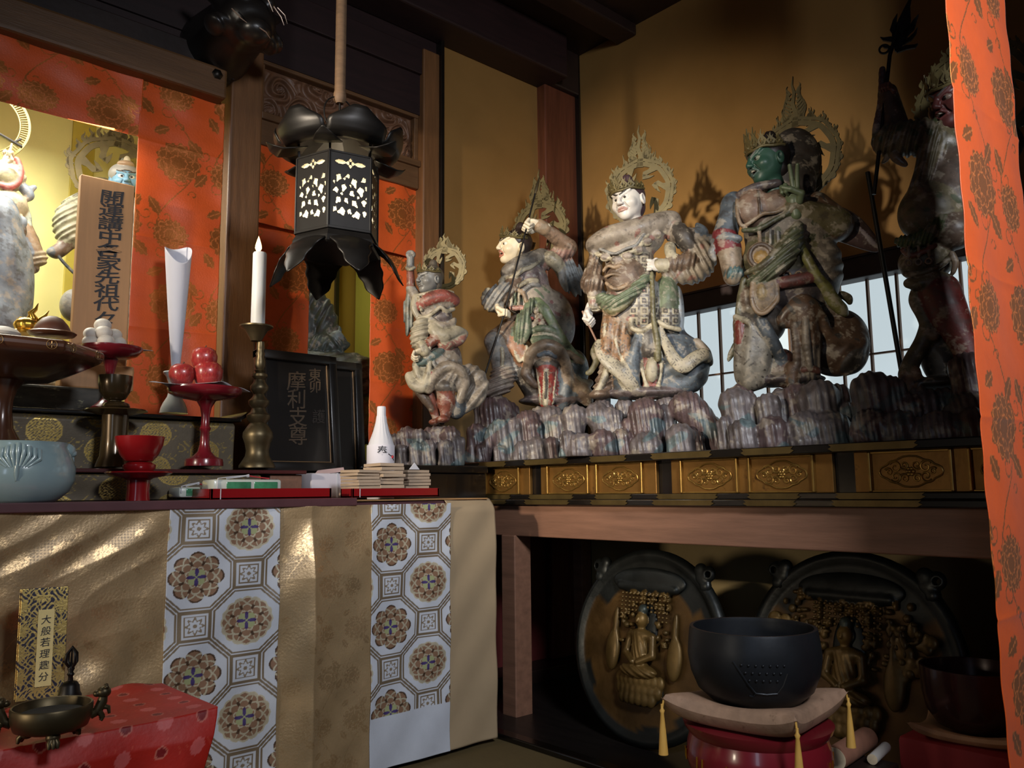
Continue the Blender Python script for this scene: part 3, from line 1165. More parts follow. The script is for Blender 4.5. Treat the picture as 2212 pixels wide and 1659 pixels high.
# --- carved transom above the narrow opening
def carve(U, V):
    x, z = 1.398 + 0.752 * U, 2.432 + 0.213 * V
    cs = [(1.47, 2.56, 1, 9), (1.58, 2.50, -1, 12), (1.70, 2.60, 1, 8), (1.77, 2.46, 1, 13), (1.86, 2.57, -1, 9), (1.97, 2.49, 1, 11), (2.08, 2.55, -1, 10), (1.64, 2.63, -1, 9), (2.02, 2.62, 1, 8), (1.43, 2.46, -1, 9), (2.13, 2.46, 1, 9)]
    best = np.full(x.shape, 9.0)
    h = np.zeros_like(x)
    for cx, cz, s, f in cs:
        r = np.hypot(x - cx, (z - cz) * 1.1) + 0.004
        th = np.arctan2(z - cz, x - cx)
        hh = np.sin(f * np.log(r / 0.01) * 1.1 + s * th * 2 + 0.8 * np.sin(th * 3))
        hh = np.abs(hh) ** 0.6 * np.sign(hh) * 0.5 + 0.5 + 0.7 * np.clip(1 - r / 0.09, 0, 1)
        m = r < best
        h[m] = hh[m]
        best[m] = r[m]
    e = np.minimum(np.minimum(U, 1 - U) * 20, np.minimum(V, 1 - V) * 8)
    h = h * np.clip(e, 0, 1)
    return np.stack([x, YB + 0.045 - 0.022 * h, z], 1)


tr = grid('carved_transom', 260, 90, carve, mat('carved_wood', S((112, 78, 56)), 0.5, var=0.35, vscale=20, bump=0.0006, bscale=80))
tag(tr, 'carved wooden transom panel of swirling clouds and waves above the lantern', 'carving')
# ------------------------------------------------------------------ offerings and furniture
M_bronze = mat('bronze', S((92, 80, 58)), 0.42, 0.8, var=0.3, vscale=14)
M_iron = mat('black_bronze', S((30, 27, 25)), 0.42, 0.6, var=0.3, vscale=12)
M_red = mat('red_lacquer', S((134, 20, 24)), 0.22, var=0.08, coat=0.4)
M_dred = mat('deep_red_lacquer', S((112, 24, 34)), 0.25, var=0.1, coat=0.35)
M_brown = mat('brown_lacquer', S((84, 52, 36)), 0.25, 0.1, var=0.25, vscale=8, coat=0.4)
M_dbrown = mat('bronze_brown_lacquer', S((74, 58, 36)), 0.25, 0.5, var=0.2, vscale=8, coat=0.3)
M_white = mat('white_paper', S((200, 198, 203)), 0.8, var=0.03)
M_porc = mat('white_porcelain', S((214, 218, 214)), 0.2, var=0.05, coat=0.3)
M_ink = mat('ink', S((38, 36, 42)), 0.6, var=0.2)
M_gold = mat('bright_gold', S((226, 176, 70)), 0.25, 0.9, var=0.2, vscale=20)


def lathe_px(part, prof, cx, Y, m, t, n=44, smooth=True, auto=50, wob=None, closed=True):
    """prof: (half width, y) in photograph pixels from top to bottom, about the axis at cx in the plane Y"""
    yb = prof[-1][1]
    B = hy(cx, yb, Y)
    pr = []
    for hw, y in prof:
        p = hy(cx, y, Y)
        pr.append((max(hw, 0) * pxsize(p), p[2] - t.location.z))
    o = MB().lathe(pr, n, (B[0] - t.location.x, B[1] - t.location.y, 0), wob).build(part, m, t, True, auto=auto)
    return o


def at_px(name, label, cat, cx, yb, Y, z=None, group=None):
    p = hy(cx, yb, Y)
    return thing(name, label, cat, (p[0], p[1], p[2] if z is None else z), group=group)


def prof_shift(prof, zt, cx, Y):
    return prof


def fit_z(t, z):
    """settle the thing's foot on the surface z"""
    t.location.z += 0
    return t


# --- candlestick and candle
c = at_px('candlestick', 'tall ringed bronze candlestick in front of the black signboard', 'candlestick', 555, 1010, 2.63, 0.957)
lathe_px('stem', [(0, 735), (8, 738), (9, 752), (7, 758), (10, 763), (8, 770), (11, 780), (11, 792), (8, 797), (12, 800), (8, 804), (16, 808), (17, 813), (11, 820), (13, 826), (19, 834), (19, 842), (11, 852), (14, 858), (22, 866), (21, 874), (14, 882), (17, 890), (25, 897), (24, 905), (17, 914), (22, 920), (31, 934), (32, 944), (27, 958), (24, 974), (26, 986), (33, 998), (38, 1006), (38, 1011)], 555, 2.63, M_bronze, c)
lathe_px('drip_pan', [(0, 712), (14, 712), (30, 706), (35, 704), (35, 707), (24, 714), (17, 726), (11, 737), (0, 738)], 553, 2.63, M_bronze, c)
k = at_px('candle', 'thick white candle burning on the bronze candlestick', 'candle', 556, 711, 2.63)
M_wax = mat('wax', S((204, 204, 206)), 0.5, var=0.03, subs=0.6)
lathe_px('wax', [(0, 549), (9, 548), (13, 545), (14.5, 548), (14.5, 600), (15, 711)], 556.5, 2.63, M_wax, k)
p = hy(558, 546, 2.63)
fl = MB().lathe([(0, 0.0), (0.007, 0.007), (0.0112, 0.016), (0.0098, 0.028), (0.005, 0.045), (0, 0.06)], 14)
o = fl.build('flame', mat('flame', (0, 0, 0), 1, emit=((1.0, 0.62, 0.22), 7)), k, True)
o.location = Vector(p.tolist()) - k.location
o = MB().tube([(0, 0, -0.004), (0.0004, 0, 0.01)], 0.0012, 6).build('wick', M_ink, k)
o.location = Vector(p.tolist()) - k.location
lamp('candle_light', 'POINT', p + np.array([0, -0.002, 0.02]), 2.0, (1.0, 0.62, 0.26), 0.012)

# --- red stand with three apples
t = at_px('offering_stand', 'dark red lacquer footed stand holding three apples', 'offering stand', 440, 1006, 2.62, 0.957)
lathe_px('plate', [(0, 846), (66, 844), (74, 838), (77, 842), (75, 850), (62, 858), (30, 864), (14, 868), (0, 869)], 442, 2.62, M_dred, t)
lathe_px('stem', [(0, 864), (20, 866), (12, 880), (9, 896), (9, 920), (12, 926), (9, 932), (10, 960), (14, 976), (24, 986), (38, 992), (40, 1000), (40, 1007)], 440, 2.62, M_dred, t)
ps = at_px('paper_sheet', 'white paper sheet with turned corners under the three apples', 'paper', 440, 838, 2.62)
pz = hy(442, 842, 2.62)[2]


def sheet(U, V):
    a, b = U - 0.5, V - 0.5
    rr = np.hypot(a, b)
    z = 0.004 + 0.05 * np.clip(np.abs(a) + np.abs(b) - 0.42, 0, 1) ** 1.2 * (0.6 + 0.6 * np.sin(a * 5 + 2))
    x, y = (a - b) * 0.165, (a + b) * 0.12
    return np.stack([x - 0.006, y, z + pz - ps.location.z], 1)


grid('sheet', 24, 24, sheet, M_white, ps, None, 0.0006)
M_apple = mat('apple_skin', S((150, 44, 44)), 0.32, var=0.35, vscale=9, stretch=(1, 1, 0.35), wear=(S((190, 120, 76)), 7, 0.58, 0.7), coat=0.3)
for (cx, cy, r, dy, lab) in ((393, 811, 27, -0.01, 'red apple lying left in the pile on the red stand'), (449, 809, 31, -0.03, 'large red apple lying right in front on the red stand'), (441, 776, 27.5, -0.02, 'red apple on top of the other two on the red stand')):
    p = hy(cx, cy, 2.62 + dy)
    s = pxsize(p) * r
    a = thing('apple', lab, 'apple', (p[0], p[1], p[2] - s * 0.9), group='apples on the red stand')
    MB().lathe([(0.0, 1.62), (0.10, 1.66), (0.3, 1.80), (0.55, 1.84), (0.85, 1.62), (1.0, 1.22), (0.97, 0.8), (0.8, 0.35), (0.55, 0.06), (0.3, 0.0), (0.1, 0.1), (0, 0.14)][::-1], 30, wob=lambda a_, q: 1 + 0.02 * math.cos(5 * a_)).build('flesh', M_apple, a, True, auto=80)
    a.children[0].scale = (s, s, s * 0.97)
    MB().tube([(0, 0, 1.6 * s), (0.05 * s, 0, 1.85 * s), (0.14 * s, 0, 2.0 * s)], 0.05 * s, 6).build('stalk', mat('stalk', S((70, 50, 30)), 0.7), a, True)

# --- vase with rolled paper
v = at_px('vase', 'white porcelain vase behind the apples, on the upper step', 'vase', 375, 893, 2.86, 1.137)
lathe_px('body', [(12, 812), (17, 806), (24, 803), (25, 806), (18, 814), (13, 828), (12, 846), (15, 858), (22, 870), (27, 882), (29, 893)], 375, 2.86, M_porc, v)
pc = at_px('paper_cone', 'tall white paper rolled into a cone, standing in the vase', 'paper', 379, 800, 2.85)
B0, B1 = hy(379, 812, 2.85), hy(385, 545, 2.85)


def cone(U, V):
    a = 2 * np.pi * 1.12 * U + 0.5
    r = (0.0105 + 0.033 * V ** 0.9) * (1 + 0.05 * U)
    c = B0[None, :] + (B1 - B0)[None, :] * V[:, None]
    x = c[:, 0] + r * np.cos(a)
    y = c[:, 1] + r * np.sin(a)
    z = c[:, 2] + V ** 6 * 0.035 * (np.sin(a + 0.2) + 0.4 * np.cos(2 * a))
    return np.stack([x - pc.location.x, y - pc.location.y, z - pc.location.z], 1)


grid('roll', 60, 40, cone, mat('thin_white_paper', S((196, 196, 208)), 0.85, var=0.03), pc, None, 0.0006)

# --- dumplings on a red stand
t = at_px('offering_stand', 'dark red lacquer footed stand piled with white dumplings', 'offering stand', 240, 886, 2.795, 1.137)
lathe_px('plate', [(0, 752), (56, 750), (62, 750), (62, 756), (50, 768), (28, 776), (0, 778)], 240, 2.795, M_dred, t)
lathe_px('stem', [(0, 774), (16, 776), (13, 786), (9, 806), (8, 840), (12, 860), (26, 874), (34, 880), (34, 887)], 233, 2.795, M_dred, t)
M_mochi = mat('dumpling', S((206, 198, 188)), 0.55, var=0.04, subs=0.15)
DN = [(222, 703, 17.5, 0, 'white dumpling crowning the pile on the red stand'), (224, 719, 18, -.02, 'white dumpling just under the crowning one'), (197, 721, 16, 0, 'white dumpling left in the middle layer of the pile'),
      (247, 724, 16, .01, 'white dumpling right in the middle layer of the pile'), (196, 738, 17, 0, 'white dumpling at the left end of the bottom layer'), (229, 738, 18, -.03, 'white dumpling in front in the bottom layer of the pile'),
      (256, 741, 16, 0, 'white dumpling at the right end of the bottom layer')]
dm = None
for cx, cy, r, dy, lab in DN:
    p = hy(cx, cy, 2.78 + dy)
    if dm is None:
        dm = MB().ball((0, 0, 0), (1, 1, 0.86), 22, 14).build('dumpling', M_mochi, None, True)
        d = dm
    else:
        d = dm.copy()
        put(d)
    s = pxsize(p) * r
    d.location, d.scale = p.tolist(), (s, s, s)
    tag(d, lab, 'dumpling', 'white dumplings on the red stand')
ps2 = at_px('paper_sheet', 'white paper tip sticking out under the pile of dumplings', 'paper', 255, 752, 2.795)
MB().prism([(-0.07, -0.03), (0.105, -0.012), (0.06, 0.05), (-0.06, 0.05)], 0.0006, Matrix.Translation((0, 0, 0.0012))).build('sheet', M_white, ps2)

# --- cups on stands
t = at_px('cup_stand', 'dark bronze brown cup on a wide saucer stand in front of the upper step', 'cup stand', 247, 1008, 2.61, 0.957)
lathe_px('cup', [(0, 826), (28, 820), (32, 812), (34, 812), (34, 828), (30, 848), (22, 862), (13, 866), (13, 868), (0, 868)], 247, 2.61, M_dbrown, t)
lathe_px('saucer', [(0, 866), (16, 867), (26, 872), (28, 878), (22, 883), (62, 885), (64, 888), (40, 894), (27, 897), (26, 940), (28, 985), (34, 1000), (36, 1009)], 244, 2.61, M_dbrown, t)
t = at_px('cup_stand', 'bright red lacquer bowl on a red saucer stand at the front of the table', 'cup stand', 298, 1085, 2.42, ZT)
lathe_px('cup', [(0, 952), (46, 946), (49, 943), (50, 944), (47, 962), (39, 982), (30, 994), (27, 997), (0, 997)], 300, 2.42, M_red, t)
lathe_px('saucer', [(0, 996), (24, 998), (33, 1004), (33, 1012), (28, 1018), (66, 1019), (68, 1022), (58, 1028), (30, 1033), (24, 1037), (23, 1060), (25, 1084)], 297, 2.42, M_red, t)

# --- large brown footed tray with its offerings
t = at_px('footed_tray', 'large dark brown lacquer footed tray with gold crests at the left edge', 'tray', -4, 1008, 2.63, 0.957)
rz8 = math.pi / 8
def oct_px(prof, part, m, cx, Y):
    pr = []
    for hw, y in prof:
        p = hy(cx, y, Y)
        pr.append((hw * pxsize(p), hy(cx, y, Y - 0.21)[2] - t.location.z))
    o_ = MB().lathe(pr, 8).build(part, m, t, auto=28)
    o_.rotation_euler = (0, 0, rz8)
    md = o_.modifiers.new('bevel', 'BEVEL')
    md.width, md.segments, md.limit_method, md.angle_limit = 0.005, 2, 'ANGLE', 0.4
    return o_
oct_px([(0, 724), (176, 722), (184, 720), (193, 727), (193, 742), (186, 752), (150, 772), (100, 795), (40, 800), (0, 800)], 'tray', M_brown, -4, 2.63)
lathe_px('foot', [(0, 790), (58, 792), (44, 815), (26, 840), (20, 865), (19, 890), (24, 925), (38, 950), (50, 980), (55, 1000), (55, 1009)], -4, 2.63, M_brown, t)
M_crest = mat('crest_gold', S((150, 118, 70)), 0.4, 0.5)
for k, sx in ((0, -0.062), (0, 0.062), (1, -0.06), (1, 0.06)):
    ang = -math.pi / 2 + k * math.pi / 4
    ap = 193 * pxsize(hy(-4, 735, 2.63)) * math.cos(rz8)
    zc = hy(-4, 735, 2.42)[2] - t.location.z
    M = Matrix.Rotation(ang, 4, 'Z') @ Matrix.Translation((ap + 0.0004, sx, zc)) @ Matrix.Rotation(math.pi / 2, 4, 'Y')
    cr = MB()
    ring = [(0.0125 * math.cos(2 * math.pi * i / 24), 0.0125 * math.sin(2 * math.pi * i / 24), 0) for i in range(25)]
    cr.tube([M @ Vector(q) for q in ring], 0.0007, 5)
    for i in range(6):
        a = i * math.pi / 3
        cr.tube([M @ Vector((0.002 * math.cos(a), 0.002 * math.sin(a), 0)), M @ Vector((0.009 * math.cos(a), 0.009 * math.sin(a), 0))], 0.0009, 5)
    cr.build('crest', M_crest, t)
d = at_px('lidded_bowl', 'brown rounded dome lid on the large brown tray', 'bowl', 112, 728, 2.60)
lathe_px('rim', [(0, 717), (44, 717), (48, 720), (44, 725), (30, 729)], 112, 2.60, M_brown, d)
lathe_px('dome', [(0, 683), (10, 684), (20, 689), (31, 702), (38, 717), (38, 719)], 112, 2.60, mat('chestnut', S((86, 50, 36)), 0.5, var=0.25, vscale=20), d)
d = at_px('rice_cake', 'white rounded rice cake at the far left on the large brown tray', 'rice cake', 4, 724, 2.60)
lathe_px('cake', [(0, 705), (14, 706), (28, 711), (36, 719), (34, 725)], 4, 2.60, M_mochi, d)
d = at_px('flaming_jewel', 'small golden flaming jewel behind the brown dome', 'ornament', 62, 722, 2.70)
j = MB()
w = lambda px_, py_: Vector(hy(px_, py_, 2.70).tolist()) - d.location
j.lathe([(0.034, 0.0), (0.037, 0.008), (0.029, 0.014), (0.034, 0.026), (0.031, 0.036), (0.02, 0.046), (0.0, 0.05)], 24, tuple(w(57, 722)), lambda a, q: 1 + 0.06 * math.cos(9 * a))
j.tube([w(70, 704), w(73, 688), w(67, 676), w(77, 668), (w(83, 655))], [0.013, 0.012, 0.009, 0.006, 0.0008], 8)
j.tube([w(80, 700), w(88, 690), w(98, 682), w(106, 671)], [0.009, 0.008, 0.005, 0.0008], 8)
j.tube([w(64, 704), w(60, 694), w(64, 683), w(71, 676)], [0.01, 0.008, 0.005, 0.0008], 8)
for i in range(5):
    j.tube([w(42 + i * 8, 700), w(40 + i * 9, 690), w(46 + i * 8, 684)], [0.006, 0.005, 0.001], 6)
j.build('jewel', M_gold, d, True, auto=60)
d.children[0].name = 'jewel'

# --- celadon incense pot
t = at_px('incense_pot', 'pale blue celadon incense pot with lion head ears at the table front', 'incense pot', 38, 1085, 2.40, ZT)
M_cel = mat('celadon', S((150, 172, 176)), 0.2, var=0.08, vscale=12, coat=0.5, bump=0.0003, bscale=30)
p0 = hy(38, 1085, 2.40)
lathe_px('pot', [(60, 966), (76, 960), (82, 955), (90, 956), (88, 966), (98, 985), (108, 1010), (108, 1038), (98, 1062), (78, 1080), (70, 1086)], 38, 2.40, M_cel, t)
w = lambda px_, py_, dy=0.0: Vector(hy(px_, py_, 2.40 + dy).tolist()) - t.location
s = pxsize(p0)
for sx in (1, -1):
    e = MB()
    cx = 38 + sx * 106
    e.ball(w(cx, 974), (0.022, 0.022, 0.020), 14, 10).ball(w(cx + sx * 10, 980), (0.014, 0.016, 0.011), 12, 8)
    e.ball(w(cx - 3, 964, -0.012), 0.008, 10, 6).ball(w(cx - 3, 964, 0.012), 0.008, 10, 6).ball(w(cx + sx * 10, 976, -0.011), 0.005, 8, 6)
    e.tube([w(cx + sx * 12, 986), w(cx + sx * 12, 1000), w(cx + sx * 4, 1012), w(cx - sx * 4, 1000)], 0.006, 8)
    e.build('lion_ear', M_cel, t, True, auto=70)
fb = MB()
r0 = 108 * s
for i in range(9):
    a = math.radians(-104 + (i - 4) * 5.5)
    rr = r0 * 0.985
    zt = 0.125 - abs(i - 4) * 0.004
    fb.tube([(rr * 0.93 * math.cos(a), rr * 0.93 * math.sin(a), zt + 0.018), (rr * math.cos(a), rr * math.sin(a), zt - 0.004), (rr * 1.005 * math.cos(math.radians(-104) * 0.55 + a * 0.45), rr * 1.005 * math.sin(math.radians(-104) * 0.55 + a * 0.45), 0.085)], [0.007, 0.006, 0.003], 7)
fb.tube([(r0 * 1.0 * math.cos(math.radians(-104)), r0 * 1.0 * math.sin(math.radians(-104)), z) for z in (0.088, 0.066, 0.052)], [0.006, 0.006, 0.002], 7)
fb.build('fan_relief', M_cel, t, True, auto=70)

# --- red trays, packages, box, plaques, bottle
def tray_px(label, xc, xr, xl, yb, yt, Y):
    """front-left corner at xc, front-right at xr, back-left seen at xl"""
    A, Bq = hy(xc, yb, Y), hy(xr, yb, Y)
    # back-left corner: same x as A along the ray of xl
    q = ray(xl, yb)
    Yb = min(A[0] * q[1] / q[0], 2.535)
    h = hy(xc, yt, Y)[2] - hy(xc, yb, Y)[2]
    t = thing('tray', label, 'tray', (A[0], Y, ZT), group='red lacquer trays')
    L, D = Bq[0] - A[0], Yb - Y
    m = MB()
    m.box2((0, 0, 0.0002), (L, D, 0.006), 0.001)
    for a, b in (((0, 0, 0.0002), (L, 0.008, h)), ((0, D - 0.008, 0.0002), (L, D, h)), ((0, 0, 0.0002), (0.008, D, h)), ((L - 0.008, 0, 0.0002), (L, D, h))):
        m.box2(a, b, 0.001)
    m.build('tray', M_red, t)
    MB().box2((0.028, -0.0008, 0.001), (0.0305, 0.001, h - 0.001)).build('joint_mark', M_white, t)
    return t, L, D, h
t1, L1, D1, h1 = tray_px('shallow red lacquer tray with green wrapped packages at the table front', 454, 716, 385, 1082, 1058, 2.31)
t2, L2, D2, h2 = tray_px('shallow red lacquer tray with stacks of wooden plaques at the table front', 760, 949, 735, 1090, 1070, 2.31)
M_film = mat('clear_wrap_green', S((66, 128, 92)), 0.12, var=0.5, vscale=22, coat=0.6)
M_pkw = mat('pale_wrap', S((196, 200, 190)), 0.25, var=0.1, coat=0.5)
M_redcord = mat('red_cord', S((170, 40, 50)), 0.6)


def package(label, px0, px1, yb, yt, Y, dz):
    a, b = hy(px0, yb, Y), hy(px1, yb, Y)
    z0 = ZT + 0.0065 if dz else a[2]
    zt_ = hy(px0, yt, Y)[2]
    t = thing('package', label, 'package', ((a[0] + b[0]) / 2, Y + 0.05, z0), group='green wrapped packages')
    W, H = (b[0] - a[0]), zt_ - z0
    MB().box((0, 0, H / 2), (W, 0.09, H), 0, 0.008).build('wrapper', M_pkw, t, auto=40)
    for k in (-1, 1):
        MB().box((W * 0.06 + k * W * 0.2, -0.0435, H / 2), (W * 0.36, 0.006, H * 0.72), 0, 0.003).build('green_label', M_film, t, auto=40)
    cw, crd = MB(), MB()
    cw.tube([(-W * 0.45, -0.047, H * 0.45), (-W * 0.44, -0.045, H + 0.002), (-W * 0.2, -0.03, H + 0.008), (0.0, -0.02, H + 0.011), (0.012, -0.02, H + 0.014)], 0.0017, 6)
    cw.tube([(-W * 0.3, -0.035, H + 0.002), (-W * 0.1, -0.03, H + 0.007), (0.01, -0.022, H + 0.012)], 0.0017, 6)
    cw.ball((0.008, -0.02, H + 0.010), (0.006, 0.004, 0.004), 10, 6)
    crd.tube([(0.012, -0.02, H + 0.010), (W * 0.2, -0.025, H + 0.006), (W * 0.34, -0.03, H + 0.0025)], 0.0017, 6)
    crd.tube([(0.010, -0.018, H + 0.012), (W * 0.15, -0.016, H + 0.0075), (W * 0.3, -0.02, H + 0.004)], 0.0017, 6)
    cw.build('white_cord', M_white, t, True)
    crd.build('red_cord', M_redcord, t, True)
    return t


package('green wrapped package tied with red and white cord, lying on the red tray', 462, 610, 1060, 1035, 2.335, True)
package('smaller green package with white cord, at the left end of the red tray', 388, 470, 1062, 1052, 2.44, True)

a, b = hy(672, 1072, 2.565), hy(772, 1072, 2.565)
t = thing('paper_parcel', 'long white paper parcel tied with string, left of the wooden plaques', 'parcel', ((a[0] + b[0]) / 2, 2.625, ZT))
W = b[0] - a[0]
MB().box((0, 0, 0.042), (W, 0.12, 0.084), 0, 0.006).build('parcel', mat('greyish_paper', S((206, 198, 204)), 0.8, var=0.05), t, auto=40)
MB().box((W * 0.05, -0.0606, 0.042), (0.007, 0.0012, 0.084)).box((W * 0.05, 0, 0.0845), (0.007, 0.12, 0.0012)).build('white_band', M_white, t)
MB().prism([(-0.09, -0.01), (0.02, -0.045), (0.075, 0.02), (-0.02, 0.05)], 0.0008, Matrix.Translation((0.02, 0.0, 0.094)) @ Euler((0.12, -0.16, 0.2)).to_matrix().to_4x4()).build('folded_sheet', mat('pinkish_paper', S((222, 190, 190)), 0.8), t)
M_plq = mat('plaque_wood', S((172, 150, 128)), 0.65, var=0.14, vscale=14, stretch=(1, 0.2, 4))
random.seed(5)
pq = None
for (px0, px1, n, ytop, Y, name) in ((770, 821, 8, 1013, 2.335, 'left'), (822, 875, 9, 999, 2.33, 'middle'), (880, 931, 8, 1014, 2.345, 'right')):
    a, b = hy(px0, 1068, Y), hy(px1, 1068, Y)
    z0, z1 = ZT + 0.0065, hy(px0, ytop, Y)[2]
    th = (z1 - z0) / n
    for i in range(n):
        if pq is None:
            pq = MB().box((0, 0, 0), (0.074, 0.11, 0.0072), 0, 0.0008).build('wooden_plaque', M_plq)
            q = pq
        else:
            q = pq.copy()
            put(q)
        q.location = ((a[0] + b[0]) / 2 + random.uniform(-.003, .003), Y + 0.056 + random.uniform(-.006, .006), z0 + th * (i + 0.5) - 0.001)
        q.rotation_euler = (random.uniform(-.012, .012), random.uniform(-.015, .015), random.uniform(-.05, .05))
        q.scale = ((b[0] - a[0]) / 0.078, 1, th * 0.86 / 0.0072)
        order = ['bottom', 'second', 'third', 'fourth', 'fifth', 'sixth', 'seventh', 'eighth', 'ninth'][i]
        tag(q, f'{order} plain wooden plaque{"" if i == 0 else " from the bottom"} of the {name} stack on the red tray', 'plaque', 'wooden plaques stacked on the red tray')
f = thing('folded_paper', 'small white folded paper peak behind the right stack of plaques', 'paper', hy(894, 1014, 2.46))
MB().prism([(-0.02, 0), (0.024, 0), (0.002, 0.024)], 0.004, Matrix.Rotation(math.pi / 2, 4, 'X')).build('peak', M_white, f)

t = at_px('sake_bottle', 'paper wrapped white sake bottle behind the wooden plaques', 'bottle', 822, 1085, 2.52, ZT)
pl = lambda a, q: 1 + 0.035 * math.cos(16 * a) * (1 if 0.2 < q < 0.7 else 0.1)
lathe_px('paper_wrap', [(0, 879), (8.5, 878), (9.5, 881), (9.5, 898), (10.5, 900), (12, 912), (17, 932), (24, 950), (28, 962), (29, 972), (29, 1085)], 822, 2.52, M_white, t, 64, wob=pl)
lathe_px('label_band', [(29.6, 962), (30, 963), (30, 1020), (29.6, 1021)], 822, 2.52, mat('label_paper', S((204, 200, 208)), 0.8, var=0.02), t, 48)
yaw = math.atan2(-t.location.y, -t.location.x) + math.pi / 2 + 0.12
zc = hy(822, 978, 2.52)[2] - t.location.z
rb = 30.4 * pxsize(hy(822, 990, 2.52))
text_mesh('lettering', '奉', 0.036, M_ink, t, 0.0006, 0.0003, M=Matrix.Rotation(yaw, 4, 'Z') @ Matrix.Translation((-0.002, -rb, zc - 0.008)) @ Matrix.Rotation(math.pi / 2, 4, 'X'))
tb = MB()
tb.tube([Matrix.Rotation(yaw, 3, 'Z') @ Vector((rb * math.sin(a_), -rb * math.cos(a_) - 0.0005, zc + h_)) for a_, h_ in ((0.42, -0.006), (0.6, -0.012), (0.75, -0.014), (0.98, -0.028))], 0.0015, 6)
tb.build('bow_cord', M_ink, t)
MB().ball(Matrix.Rotation(yaw, 3, 'Z') @ Vector((rb * math.sin(0.8), -rb * math.cos(0.8), zc - 0.016)), (0.005, 0.005, 0.006)).build('red_seal', M_redcord, t, True)

# --- black signboards
M_blk = mat('black_frame_lacquer', S((24, 21, 19)), 0.3, var=0.25, coat=0.15)
M_gline = mat('worn_gilt', S((120, 92, 62)), 0.45, 0.4, var=0.3)


def signboard(label, c4, Y0, Y1, z0, text=None):
    """c4: left x, right x at mid height, top y"""
    xl, xr, yt = c4
    ym = (yt + 1010) / 2
    A, Bq = hy(xl, ym, Y0), hy(xr, ym, Y0)
    W = Bq[0] - A[0]
    H = hy((xl + xr) / 2, yt, Y1)[2] - z0
    t = thing('signboard', label, 'signboard', ((A[0] + Bq[0]) / 2, Y0, z0))
    tilt = math.atan2(Y1 - Y0, H)
    R_ = Matrix.Rotation(-tilt, 4, 'X')
    fw = 0.034
    fm = MB()
    for a, b in (((-W / 2, -0.012, 0), (-W / 2 + fw, 0.028, H)), ((W / 2 - fw, -0.012, 0), (W / 2, 0.028, H)), ((-W / 2, -0.012, 0), (W / 2, 0.028, fw)), ((-W / 2, -0.012, H - fw), (W / 2, 0.028, H))):
        c, d = (np.array(a) + b) / 2, np.array(b) - a
        fm.boxm(d, R_ @ Matrix.Translation(c.tolist()), 0.005)
    fm.build('frame', M_blk, t, auto=40)
    MB().boxm((W - 0.04, 0.01, H - 0.04), R_ @ Matrix.Translation((0, 0.012, H / 2))).build('board', M_blk, t)
    gl = MB()
    x = W / 2 - fw - 0.003
    gl.boxm((0.005, 0.004, H - 2 * fw), R_ @ Matrix.Translation((x, 0.004, H / 2)), 0.001)
    gl.boxm((W - 2 * fw, 0.004, 0.004), R_ @ Matrix.Translation((0, 0.004, fw + 0.003)), 0.001)
    gl.build('gilt_line', M_gline, t)
    if text:
        for s_, size, dx, dz, m in text:
            text_mesh('lettering', s_, size, m, t, 0.0012, 0.0004, 0.86, 0.06, M=R_ @ Matrix.Translation((dx, 0.0055, H - dz)) @ Matrix.Rotation(math.pi / 2, 4, 'X'), wob=0.02)
    return t


M_glet = mat('faded_gilt_letters', S((74, 58, 42)), 0.5, 0.2, var=0.4, vscale=25)
M_glet2 = mat('fainter_gilt_letters', S((44, 36, 30)), 0.5, 0.2, var=0.4, vscale=25)
signboard('black framed signboard with a column of large faded gilt characters', (563, 738, 762), 2.705, 2.76, 0.957,
          [('摩\n利\n支\n尊', 0.078, -0.005, 0.135, M_glet), ('東\n卯', 0.052, 0.072, 0.095, M_glet), ('護', 0.056, 0.080, 0.255, M_glet2)])
signboard('second black framed signboard standing half hidden behind the lettered one', (640, 792, 778), 2.83, 2.88, ZT)

# --- wooden memorial tablet
M_tab = mat('tablet_wood', S((178, 132, 88)), 0.55, var=0.16, vscale=5, stretch=(8, 8, 0.5))
a, b = hy(162, 560, 2.93), hy(281, 560, 2.93)
zt_ = hy(225, 390, 2.93)[2]
ts = thing('tablet_stand', 'low dark painted stand with worn white streaks under the memorial tablet', 'stand', (0.60, 2.93, 1.137))
MB().box2((-0.13, -0.06, 0), (0.24, 0.035, 0.088), 0.008).build('stand_body', mat('worn_dark_paint', S((64, 60, 52)), 0.6, var=0.5, vscale=18, wear=(S((170, 166, 130)), 14, 0.58, 0.8), stretch=(1, 1, 3)), ts)
t = thing('memorial_tablet', 'upright wooden memorial tablet with a column of black brushed characters', 'tablet', ((a[0] + b[0]) / 2, 2.93, 1.2255))
W = b[0] - a[0]
H = zt_ - 1.2255
MB().box2((-W / 2 - 0.03, -0.035, 0), (W / 2 + 0.022, 0.03, 0.085), 0.006).build('base_block', M_tab, t)
MB().box2((-W / 2, -0.016, 0.085), (W / 2, 0.016, H), 0.004).build('board', M_tab, t)
text_mesh('lettering', '開\n運\n講\n中\n各\n家\n先\n祖\n代\n々', 0.0515, M_ink, t, 0.0008, 0.0006, 0.903, 0.04, 1.6, Matrix.Translation((0.012, -0.0168, H - 0.078)) @ Matrix.Rotation(math.pi / 2, 4, 'X'), 0.022, 5)

# --- hanging lantern
LY = 2.2
lc = hy(730, 440, LY)
ls = pxsize(lc)
R6 = 90 * ls
zof = lambda y: hy(730, y, LY)[2]
z_top, z_bot = zof(360), zof(520)
L = thing('hanging_lantern', 'black hexagonal openwork hanging lantern with lit pierced sides', 'lantern', (lc[0], lc[1], z_bot))
vang = math.atan2(-lc[1], -lc[0])          # towards the eye
a0 = vang - math.radians(12 * 1.0)         # the corner just left of the middle
HB = z_top - z_bot
corner = lambda k, r=R6: (r * math.cos(a0 + k * math.pi / 3), r * math.sin(a0 + k * math.pi / 3))


